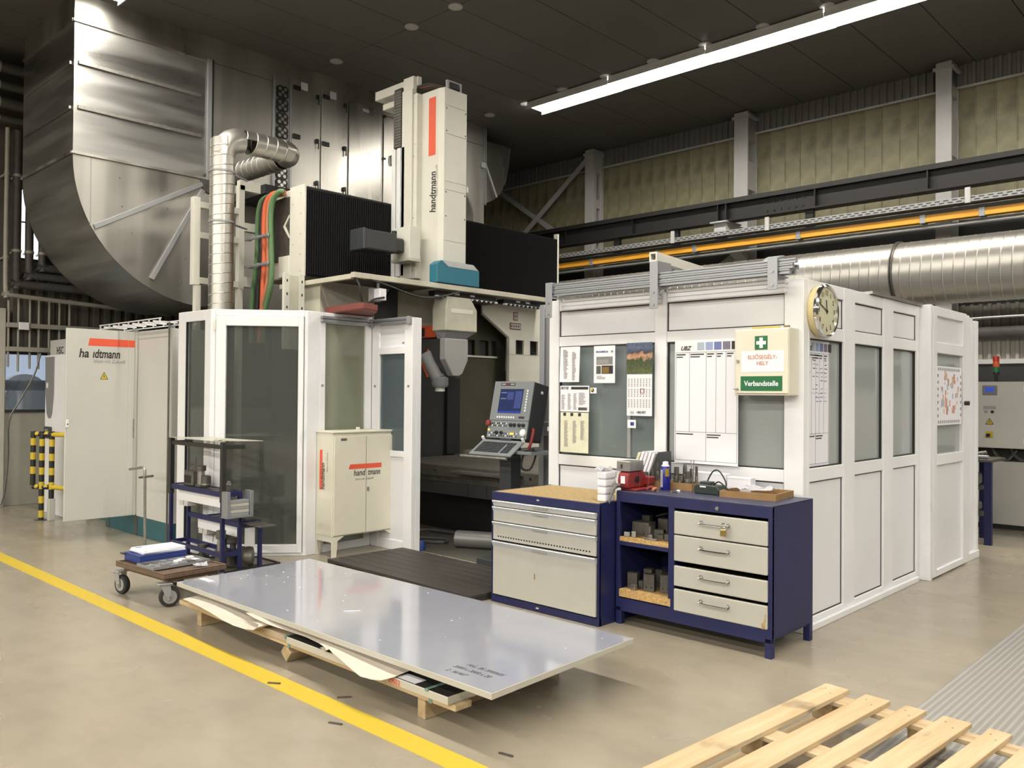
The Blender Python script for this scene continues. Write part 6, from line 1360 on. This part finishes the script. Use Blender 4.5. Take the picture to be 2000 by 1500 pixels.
# drive motor
mo = B(-7.52, -7.28, 5.40, 5.83, 3.09, 3.31, .02, 2).build('drive_motor', 'darkgrey', pm_)
B(-7.525, -7.275, 5.37, 5.41, 3.085, 3.315, .008).build('motor_end', 'consdark', mo); B(-7.47, -7.33, 5.83, 5.98, 3.12, 3.28, .02).build('motor_neck', 'darkgrey', mo); MB().cyl((-7.40, 5.88, 3.2), (-7.40, 5.88, 3.36), .03).build('plug_socket', 'black', mo)
for k in range(2): B(-7.47+.06*k, -7.43+.06*k, 5.56, 5.64, 3.311, 3.314).build('type_plate', 'paper', mo)
B(-7.55, -7.25, 5.98, 6.134, 3.06, 3.42, .004).build('motor_bracket', 'cream', pm_); B(-7.56, -7.24, 5.96, 6.134, 3.03, 3.06).build('bracket_flange', 'cream_dirty', pm_)
# head box, shield, fork and spindle
mb = MB()
mb.prism([(6.215, 2.25), (6.70, 2.25), (6.70, 2.50), (6.60, 2.63), (6.25, 2.63), (6.215, 2.50)], 0, -7.13, -6.90, .01); mb.build('head_box', 'cream_dirty', pm_)
B(-6.9005, -6.897, 6.29, 6.63, 2.45, 2.50, .002).build('head_ledge', 'cream', pm_)
vsx = [(-7.10, 6.23, 2.249), (-6.92, 6.25, 2.249), (-6.92, 6.69, 2.249), (-7.10, 6.69, 2.249), (-7.08, 6.25, 2.165), (-6.97, 6.25, 2.165), (-6.97, 6.57, 2.165), (-7.08, 6.57, 2.165)]
MB()._hull([Vector(v) for v in vsx], [(0, 3, 2, 1), (4, 5, 6, 7), (0, 1, 5, 4), (1, 2, 6, 5), (2, 3, 7, 6), (3, 0, 4, 7)]).build('head_neck', 'headgrey', pm_)
MB().prism([(6.215, 2.164), (6.56, 2.164), (6.56, 1.93), (6.475, 1.775), (6.42, 1.747), (6.335, 1.747), (6.215, 1.93)], 0, -7.0, -6.90, .008).build('head_shield', 'shieldgrey', pm_)
MB().prism([(-7.42, 2.164), (-7.002, 2.164), (-7.002, 1.93), (-6.99, 1.80), (-7.10, 1.90), (-7.13, 1.93), (-7.42, 1.93)], 1, 6.25, 6.54).build('fork_body', 'darkgrey', pm_)
B(-7.43, -7.15, 6.28, 6.5, 2.185, 2.325, .006).build('gear_housing', 'orangem', pm_); B(-7.43, -7.33, 6.277, 6.28, 2.2, 2.30).build('housing_plate', 'black', pm_)
sp_o = Vector((-7.27, 6.27, 1.98)); sp_e = Vector((-7.07, 6.27, 1.70))
MB().lathe([(.06, -.12), (.10, -.10), (.105, .0), (.10, .06)], (-7.27, 6.30, 1.96), (-.35, -.9, .25), 20).build('swivel_drum', 'orangem', pm_)
MB().cyl(sp_o, sp_e, .095, .08, 18).build('spindle_arm', 'headgrey', pm_); MB().cyl((-7.30, 6.24, 1.97), (-7.19, 6.235, 1.73), .06, .03, 12).build('orange_fairing', 'orangem', pm_)
MB().lathe([(.06, .0), (.095, -.015), (.095, -.09), (.08, -.12)], (-7.05, 6.27, 1.74), n=20).build('spindle_collar', 'headgrey', pm_); MB().lathe([(.055, -.12), (.055, -.165), (.03, -.17)], (-7.05, 6.27, 1.74), n=18).build('spindle_nose', 'cream', pm_)
B(-7.80, -7.72, 6.45, 6.5, 2.05, 2.13, .003).build('teal_tab', 'teal', pm_)
# back walls of the work space
BK = -8.2
cb = [(8.06, 2.64), (8.565, 2.345), (8.565, 2.325), (9.9, 2.325), (9.9, 2.8), (8.06, 2.8)]
MB().prism(cb, 0, BK-.03, BK).build('side_wall', 'cream', pm_)
for a in ((8.565, 9.9, .78, 2.12), (8.565, 8.73, 2.12, 2.325), (8.90, 9.035, 2.12, 2.325), (9.205, 9.9, 2.12, 2.325)): B(BK-.03, BK, *a).build('side_wall', 'cream', pm_)
B(BK-.001, BK+.004, 8.565, 9.9, 2.112, 2.122).build('wall_seam', 'cream_dirty', pm_)
for y0 in (8.73, 9.035): B(BK-.12, BK-.115, y0-.05, y0+.2, 2.1, 2.35).build('pocket_back', 'darkgrey', pm_)
edge_ = MB(); edge_.strip([(BK+.002, 8.05, 2.655), (BK+.002, 8.575, 2.35), (BK+.002, 8.575, .78)], [(BK+.014, 8.05, 2.655), (BK+.014, 8.575, 2.35), (BK+.014, 8.575, .78)], .014); edge_.build('wall_edge', 'cream_dirty', pm_)
B(BK-.26, BK-.22, 7.4, 8.75, .78, 2.08).build('recess_wall', 'darkolive', pm_); B(BK-.26, BK-.22, 7.4, 8.75, 2.30, 2.8).build('recess_wall', 'darkolive', pm_)  # mottled dark olive plates, far darker than the cream side wall
for a in ((7.4, 7.62), (7.78, 7.93), (8.13, 8.22), (8.40, 8.46), (8.56, 8.75)): B(BK-.26, BK-.22, *a, 2.08, 2.30).build('recess_post', 'darkolive', pm_)
B(BK-.30, BK-.27, 7.3, 8.75, .78, 2.8).build('recess_back', 'darkgrey', pm_)
B(BK-.22, BK-.20, 7.4, 8.565, 2.06, 2.085).build('recess_ledge', 'cream', pm_)
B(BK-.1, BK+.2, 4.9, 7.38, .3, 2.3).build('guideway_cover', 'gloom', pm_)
B(BK+.21, BK+.25, 7.2, 7.42, .78, 1.75).build('dark_bellows', 'bellow', pm_)
for y0, y1, z0, z1 in ((8.67, 8.765, 2.60, 2.72), (8.60, 8.83, 2.47, 2.565)):
    pq = B(BK+.001, BK+.006, y0, y1, z0, z1, .002).build('sign_plate', 'brick', pm_); B(BK+.006, BK+.008, y0+.012, y1-.012, z0+.012, z1-.012).build('sign_face', 'machgrey', pq)
    for k in range(4): B(BK+.008, BK+.009, y0+.02+(y1-y0-.04)*k/4, y0+.02+(y1-y0-.04)*(k+.55)/4, (z0+z1)/2-.012, (z0+z1)/2+.012).build('sign_print', 'brick', pq)
# drag chain loop over the right bellows
MB().tube([(-8.0, 6.75, 4.34), (-8.0, 7.2, 4.30), (-8.0, 7.45, 4.18), (-8.0, 7.58, 3.98), (-8.0, 7.60, 3.785)], .06, 8, 4).build('chain_loop', 'steeld', pm_)
MB().tube([(-7.95, 6.75, 4.18), (-7.95, 6.95, 4.13), (-7.95, 7.1, 3.98), (-7.95, 7.15, 3.785)], .03, 8, 4).build('chain_loop', 'headgrey', pm_)
# machine bed and grooved table
B(-7.85, -4.95, 6.12, 8.6, .60, .745).build('table_body', 'steeld', pm_)
stp = B(-1.45, 1.45, -.058, .058, 0, .03, .003).mesh('table_strip', mat('machined_table_steel', (.12, .112, .098), .42, .4, var=.3, vscale=4, vstretch=(.3, 4, 1)))
for k in range(19): piece(pm_, 'table_strip', stp, (-6.4+7.5, 6.18+.132*k-6.8, .745))
B(-7.85, -4.95, 6.10, 6.119, .655, .77, .003).build('table_edge', 'steeld', pm_)
tb_ = MB().lathe([(.018, 0), (.012, .01)], (0, 0, 0), (0, -1, 0), 8).mesh('bolt', 'black')
for k in range(8): piece(pm_, 'bolt', tb_, (-7.2+.28*k+7.5, 6.10-6.8, .72))
skm = B(-.138, .138, 0, .012, .46, .645, .002).mesh('skirt_plate', 'darkgrey')
for k in range(8): piece(pm_, 'skirt_plate', skm, (-7.15+.285*k+7.5, 6.125-6.8, 0))
B(-7.8, -5.0, 6.5, 8.5, 0, .59).build('machine_bed', 'black', pm_)
B(-6.5, -5.62, 5.93, 6.09, .72, .745, .003).build('front_ledge', 'steeld', pm_)

# ---- small things at the machine
dt = thing('drip_tray', 'red-brown open tray lying across the enclosure top', 'tray', (-6.8, 4.98, 2.34))
tray_p = [(-7.09, 4.78), (-6.42, 4.74), (-6.52, 4.98), (-7.12, 5.36)]
MB().prism(tray_p, 2, 2.335, 2.345).build('tray_floor', 'brick', dt)
for i in range(4):
    p, q = tray_p[i], tray_p[(i+1) % 4]; MB().seg(p, q, 0, L2(p, q), 2.345, 2.40, -.006, .006).build('tray_side', 'brick', dt)
wbx = thing('switch_box', 'small white switch box hanging below the front rail', 'switch box', (-7.0, 5.30, 2.50))
B(-6.96, -6.86, 5.27, 5.36, 2.50, 2.62, .006).build('box', 'paper', wbx); B(-7.02, -6.961, 5.25, 5.36, 2.49, 2.63).build('bracket', 'alud', wbx); B(-6.95, -6.93, 5.30, 5.32, 2.62, 2.70).build('hanger', 'alud', wbx)
solo(MB().tube([(-6.90, 5.0, 2.70), (-6.86, 5.02, 2.62), (-6.86, 5.04, 2.52), (-6.87, 5.09, 2.44), (-6.85, 5.2, 2.50), (-6.86, 5.33, 2.53)], .010, 6, 4), 'loose_cable', 'black', 'black cable drooping below the rail corner to the white switch box', 'cable')
solo(MB().tube([(-6.90, 5.05, 2.72), (-6.85, 5.35, 2.66), (-6.85, 5.75, 2.58), (-6.85, 6.05, 2.60), (-6.88, 6.4, 2.69)], .011, 6, 4), 'loose_cable', 'black', 'black cable sagging under the long front rail', 'cable')
for i, (m, lb) in enumerate((('steelgreymat', 'worn dark steel floor plate before the milling table'),)):
    solo(B(-7.25, -5.0, 5.40, 6.45, 0, .006), 'floor_plate', m, lb, 'floor plate')
solo(MB().cyl((-6.22, 5.78, .092), (-5.48, 6.12, .092), .085, n=20), 'steel_tube', 'tubegrey', 'thick grey metal tube lying on the floor in front of the machine', 'tube')
solo(MB().tube([(-7.1, 6.2, .03), (-6.6, 6.25, .03), (-6.1, 6.1, .03), (-5.7, 6.2, .03), (-5.1, 6.0, .03)], .022, 8, 4), 'floor_hose', 'lagging', 'dark hose lying on the floor below the machine table', 'hose')
solo(MB().tube([(-6.95, 5.75, .02), (-6.6, 5.95, .02), (-6.45, 5.8, .02), (-6.7, 5.65, .02)], .014, 8, 4), 'floor_hose', 'lagging', 'thin hose curled on the floor behind the ivory cabinet', 'hose')
solo(MB().lathe([(.045, 0), (.05, .05), (.03, .10)], (-6.36, 5.42, .0), n=12), 'blue_bottle', 'bluebox', 'small blue bottle at the foot of the enclosure end post', 'bottle')

# ================================================================== OPERATOR CONSOLE
oc = thing('operator_console', 'grey machine control console with blue screen and keyboard', 'console', (-5.30, 5.55, 0), math.radians(0))
OC = Matrix.Translation((-5.27, 5.55, 0))
lean = math.radians(12)
CU = OC @ Matrix.Translation((0, -.05, 1.145)) @ Matrix.Rotation(-lean, 4, 'X')
B(-.245, .245, 0, .20, 0, .53, .012, 2, CU).build('housing', 'consdark', oc)
ff = B(-.247, .247, -.014, -.0005, .165, .532, .004, 1, CU).build('screen_bezel', 'consgrey', oc)
B(-.155, .135, -.016, -.0142, .235, .455, 0, 1, CU).build('screen', M['screen'], ff)
for a in ((-.14, -.07, .42, .428), (-.14, -.07, .365, .373), (-.06, .02, .36, .43), (.04, .125, .28, .44)): B(a[0], a[1], -.0166, -.016, a[2], a[3], 0, 1, CU).build('screen_mark', M['screenlt'] if a[3]-a[2] < .02 else 'bluebox', ff)
B(-.155, .135, -.0166, -.016, .238, .252, 0, 1, CU).build('screen_bar', M['screenblue'], ff); B(-.16, .14, -.0155, -.0142, .455, .46, 0, 1, CU).build('screen_frame', 'black', ff)
B(-.16, .02, -.0155, -.0141, .49, .516, .001, 1, CU).build('name_plate', 'black', ff)
for a in ((-.15, -.10, 'alud'), (-.085, -.055, 'red'), (-.04, .01, 'alud')): B(a[0], a[1], -.0162, -.0155, .497, .509, 0, 1, CU).build('name_mark', a[2], ff)
key = B(-.009, .009, -.004, 0, -.009, .009, .002).mesh('soft_key', 'pvc')
def pc(nm, me, u, v, d=-.0145):
    o = piece(ff, nm, me, (0, 0, 0)); o.matrix_local = WM[oc.name].inverted() @ CU @ Matrix.Translation((u, d, v)); return o
for k in range(8): pc('soft_key', key, -.145+.029*k, .195); pc('soft_key', key, .185, .26+.026*k)
B(.12, .19, -.0165, -.0141, .188, .206, .001, 1, CU).build('drive_slot', 'black', ff)
lw = B(-.247, .247, -.018, -.0005, .0, .163, .004, 1, CU).build('button_panel', 'consgrey', oc)
bkey = B(-.006, .006, -.004, 0, -.006, .006, .001).mesh('button', 'black'); bkg = B(-.006, .006, -.004, 0, -.006, .006, .001).mesh('button', 'pvc'); bky = B(-.011, .011, -.005, 0, -.007, .007, .001).mesh('lit_button', M['led'])
ff = lw
for k in range(9):
    for r_ in range(2): pc('button', bkg if (k+r_) % 3 == 0 else bkey, -.19+.022*k, .115+.022*r_, -.018)
for k in range(14):
    for r_ in range(2): pc('button', bkey if (k*3+r_) % 4 else bkg, -.21+.026*k, .022+.024*r_, -.018)
for u, v in ((-.225, .075), (.06, .045), (.085, .045)): pc('lit_button', bky, u, v, -.0185)
sw = MB().lathe([(.017, 0), (.017, .012), (.009, .014), (.009, .026)], (0, 0, 0), (0, -1, 0), 14).mesh('rotary_switch', 'black')
for u, v in ((.045, .125), (.09, .125), (.15, .125), (.2, .125), (-.12, .05), (-.06, .05)): pc('rotary_switch', sw, u, v, -.018)
MB().lathe([(.034, 0), (.034, .02), (.026, .028), (.012, .03)], CU @ Vector((.215, -.018, .055)), CU.to_3x3() @ Vector((0, -1, 0)), 18).build('hand_wheel', 'pvc', oc)
MB().lathe([(.013, 0), (.013, .012), (.026, .014), (.026, .034), (.01, .038)], CU @ Vector((-.225, -.018, .135)), CU.to_3x3() @ Vector((0, -1, 0)), 16).build('stop_button', 'red', oc)
MB().lathe([(.015, 0), (.012, .008)], CU @ Vector((.2455, .11, .45)), CU.to_3x3() @ Vector((1, 0, 0)), 12).build('cap_button', 'pvc', oc)
KB = OC @ Matrix.Translation((-.03, -.06, 1.135)) @ Matrix.Rotation(math.radians(33), 4, 'X')
kb = B(-.26, .26, -.23, 0, -.02, .0, .006, 1, KB).build('keyboard_tray', 'consgrey', oc)
kk = B(-.0095, .0095, -.0095, .0095, 0, .008, .002).mesh('key', 'consdark')
for i in range(18):
    for j in range(6):
        if (i in (13,) and j < 5): continue
        o = piece(kb, 'key', kk, (0, 0, 0)); o.matrix_local = WM[oc.name].inverted() @ KB @ Matrix.Translation((-.205+.0235*i, -.185+.026*j, .0))
for x in (-.25, .25): MB().cyl(KB @ Vector((x, -.005, -.01)), KB @ Vector((x, -.005, .03)), .014, n=10).build('hinge_knob', 'pvc', oc)
MB().cyl(OC @ Vector((-.36, -.28, .985)), OC @ Vector((.22, -.28, .985)), .013, n=12).build('hand_rail', 'steel', oc)
for x in (-.3, .16): B(x-.012, x+.012, 5.28, 5.5, .985, 1.0, 0, 1, Matrix.Translation((-5.27, 0, 0))).build('rail_arm', 'steeld', oc)
B(-5.34, -5.20, 5.48, 5.62, .06, 1.15, .004).build('pedestal', 'consdark', oc); B(-5.5, -5.08, 5.35, 5.78, 0, .06, .006).build('pedestal_foot', 'consdark', oc)
MB().tube([OC @ Vector((.25, .02, 1.24)), OC @ Vector((.28, 0, 1.22)), OC @ Vector((.27, -.02, 1.12)), OC @ Vector((.25, -.03, 1.06))], .014, 8, 4).build('red_handle', 'red', oc)
st_ = thing('side_tray', 'small grey tray on a bracket right of the console', 'tray', (-5.0, 5.55, 1.02))
trp = [(-5.10, 5.40), (-4.88, 5.40), (-4.80, 5.66), (-5.04, 5.66)]
MB().prism(trp, 2, 1.02, 1.026).build('tray_floor', 'consgrey', st_)
for i in range(4): MB().seg(trp[i], trp[(i+1) % 4], 0, L2(trp[i], trp[(i+1) % 4]), 1.026, 1.05, -.004, .004).build('tray_rim', 'consgrey', st_)
MB().tube([(-5.06, 5.5, 1.018), (-5.07, 5.48, .93), (-5.05, 5.48, .885), (-4.97, 5.48, .885), (-4.94, 5.5, .95), (-4.93, 5.52, 1.018)], .010, 6, 2).build('tray_bracket', 'black', st_)
B(-5.24, -5.05, 5.52, 5.56, 1.005, 1.018).build('tray_arm', 'consdark', st_)
hd = thing('handheld_pendant', 'small black pendant lying in the grey side tray', 'pendant', (-5.0, 5.5, 1.027))
B(-5.05, -4.95, 5.49, 5.56, 1.027, 1.05, .01, 2).build('pendant_body', 'black', hd); MB().lathe([(.022, 0), (.022, .02)], (-4.98, 5.52, 1.05), n=12).build('pendant_knob', 'black', hd)

# ================================================================== RIGHT MACHINE AND RACK
RY = 11.22
rm = thing('switchgear_machine', 'light grey machine cabinet with signal tower at the right edge', 'machine', (-2.3, RY, 0))
B(-3.35, -1.2, RY, 12.2, .955, 1.745, .006).build('upper_cabinet', 'cabgrey', rm); B(-3.35, -1.2, RY, 12.2, .055, .80, .006).build('lower_cabinet', 'cabgrey', rm)
B(-3.3, -1.25, RY+.03, 12.15, 0, .055).build('base', 'black', rm); B(-3.3, -1.25, RY+.15, 12.1, .80, .955).build('cable_gap', 'black', rm)
for k in range(4): MB().tube([(-2.75+.2*k, RY+.1, .95), (-2.68+.2*k, RY+.06, .85), (-2.58+.2*k, RY+.08, .82), (-2.5+.2*k, RY+.12, .93)], .018, 6, 4).build('cable', 'steeld', rm)
B(-2.832, -2.675, RY-.012, RY, 1.585, 1.70, .004).build('display_frame', 'headgrey', rm); B(-2.80, -2.705, RY-.014, RY-.012, 1.625, 1.68).build('display', M['screenblue'], rm)
B(-2.825, -2.69, RY-.003, RY, 1.415, 1.455).build('label_plate', 'alud', rm)
for x, m in ((-2.795, 'alud'), (-2.725, 'black')): MB().lathe([(.018, 0), (.018, .012)], (x, RY, 1.385), (0, -1, 0), 12).build('push_button', m, rm)
def warn2(): 
    c, z0, z1, w_ = -2.757, 1.233, 1.312, .094
    MB().prism([(c-w_/2, z0), (c+w_/2, z0), (c, z1)], 1, RY-.001, RY).build('warning_border', 'ink', rm); MB().prism([(c-w_*.38, z0+.007), (c+w_*.38, z0+.007), (c, z1-.012)], 1, RY-.0016, RY-.001).build('warning_sign', 'yellow', rm)
    MB().prism([(c+.003, z0+.052), (c-.009, z0+.03), (c, z0+.032), (c-.004, z0+.01), (c+.009, z0+.036), (c+.001, z0+.034)], 1, RY-.0022, RY-.0016).build('flash_sign', 'ink', rm)
warn2()
B(-2.80, -2.72, RY-.004, RY, 1.075, 1.15, .002).build('switch_plate', 'yellow', rm); MB().lathe([(.022, 0), (.022, .025)], (-2.768, RY-.004, 1.105), (0, -1, 0), 14).build('main_switch', 'black', rm)
for z in (1.66, 1.05): B(-2.40, -2.33, RY-.006, RY, z-.03, z+.03, .004).build('door_lock', 'pvc', rm); MB().lathe([(.012, 0), (.012, .006)], (-2.375, RY-.006, z-.01), (0, -1, 0), 10).build('lock_cylinder', 'black', rm)
B(-2.30, -2.295, RY-.002, RY, .97, 1.73).build('door_gap', 'black', rm)
xt, yt = -2.715, RY+.12
MB().cyl((xt, yt, 1.745), (xt, yt, 1.84), .016, n=10).build('tower_pole', 'black', rm)
for k, m in enumerate(('black', 'greenlens', 'amber', 'redlens')): MB().lathe([(.036, 0), (.036, .062 if k else .03)], (xt, yt, 1.83 if k == 0 else 1.86+.065*(k-1)), n=16).build('signal_lens' if k else 'tower_base', m, rm)
br = thing('blue_bench_frame', 'dark blue steel bench frame with shelves behind the booth', 'bench', (-2.6, 9.95, 0))
for x in (-2.44, -3.1): B(x-.035, x+.035, 9.86, 9.92, 0, .87, .003).build('leg', 'blue', br)
for x in (-2.62, -3.1): B(x-.025, x+.025, 10.35, 10.40, 0, .87, .003).build('leg', 'blue', br)
B(-3.15, -2.40, 9.86, 10.42, .87, .90, .003).build('bench_top', 'steeld', br)
for z in (.30, .58): B(-3.07, -2.50, 9.88, 10.1, z, z+.03).build('shelf', 'steeld', br)
for i, (z, lb) in enumerate(((.331, 'dark part on the lower shelf of the blue bench frame'), (.611, 'dark part on the upper shelf of the blue bench frame'))):
    solo(B(-2.80, -2.57, 9.92, 10.2, z, z+.10+.03*i, .03, 2), 'stored_part', 'cast', lb, 'part', 'parts on the blue bench frame')
cpt = thing('clamp_tool', 'grey clamp tool lying on the blue bench frame', 'tool', (-2.6, 10.0, .901)); B(-2.66, -2.46, 9.95, 10.02, .901, .94, .01).build('tool_body', 'alud', cpt); MB().cyl((-2.62, 9.98, .94), (-2.48, 9.98, .97), .02, n=10).build('tool_arm', 'steel', cpt)
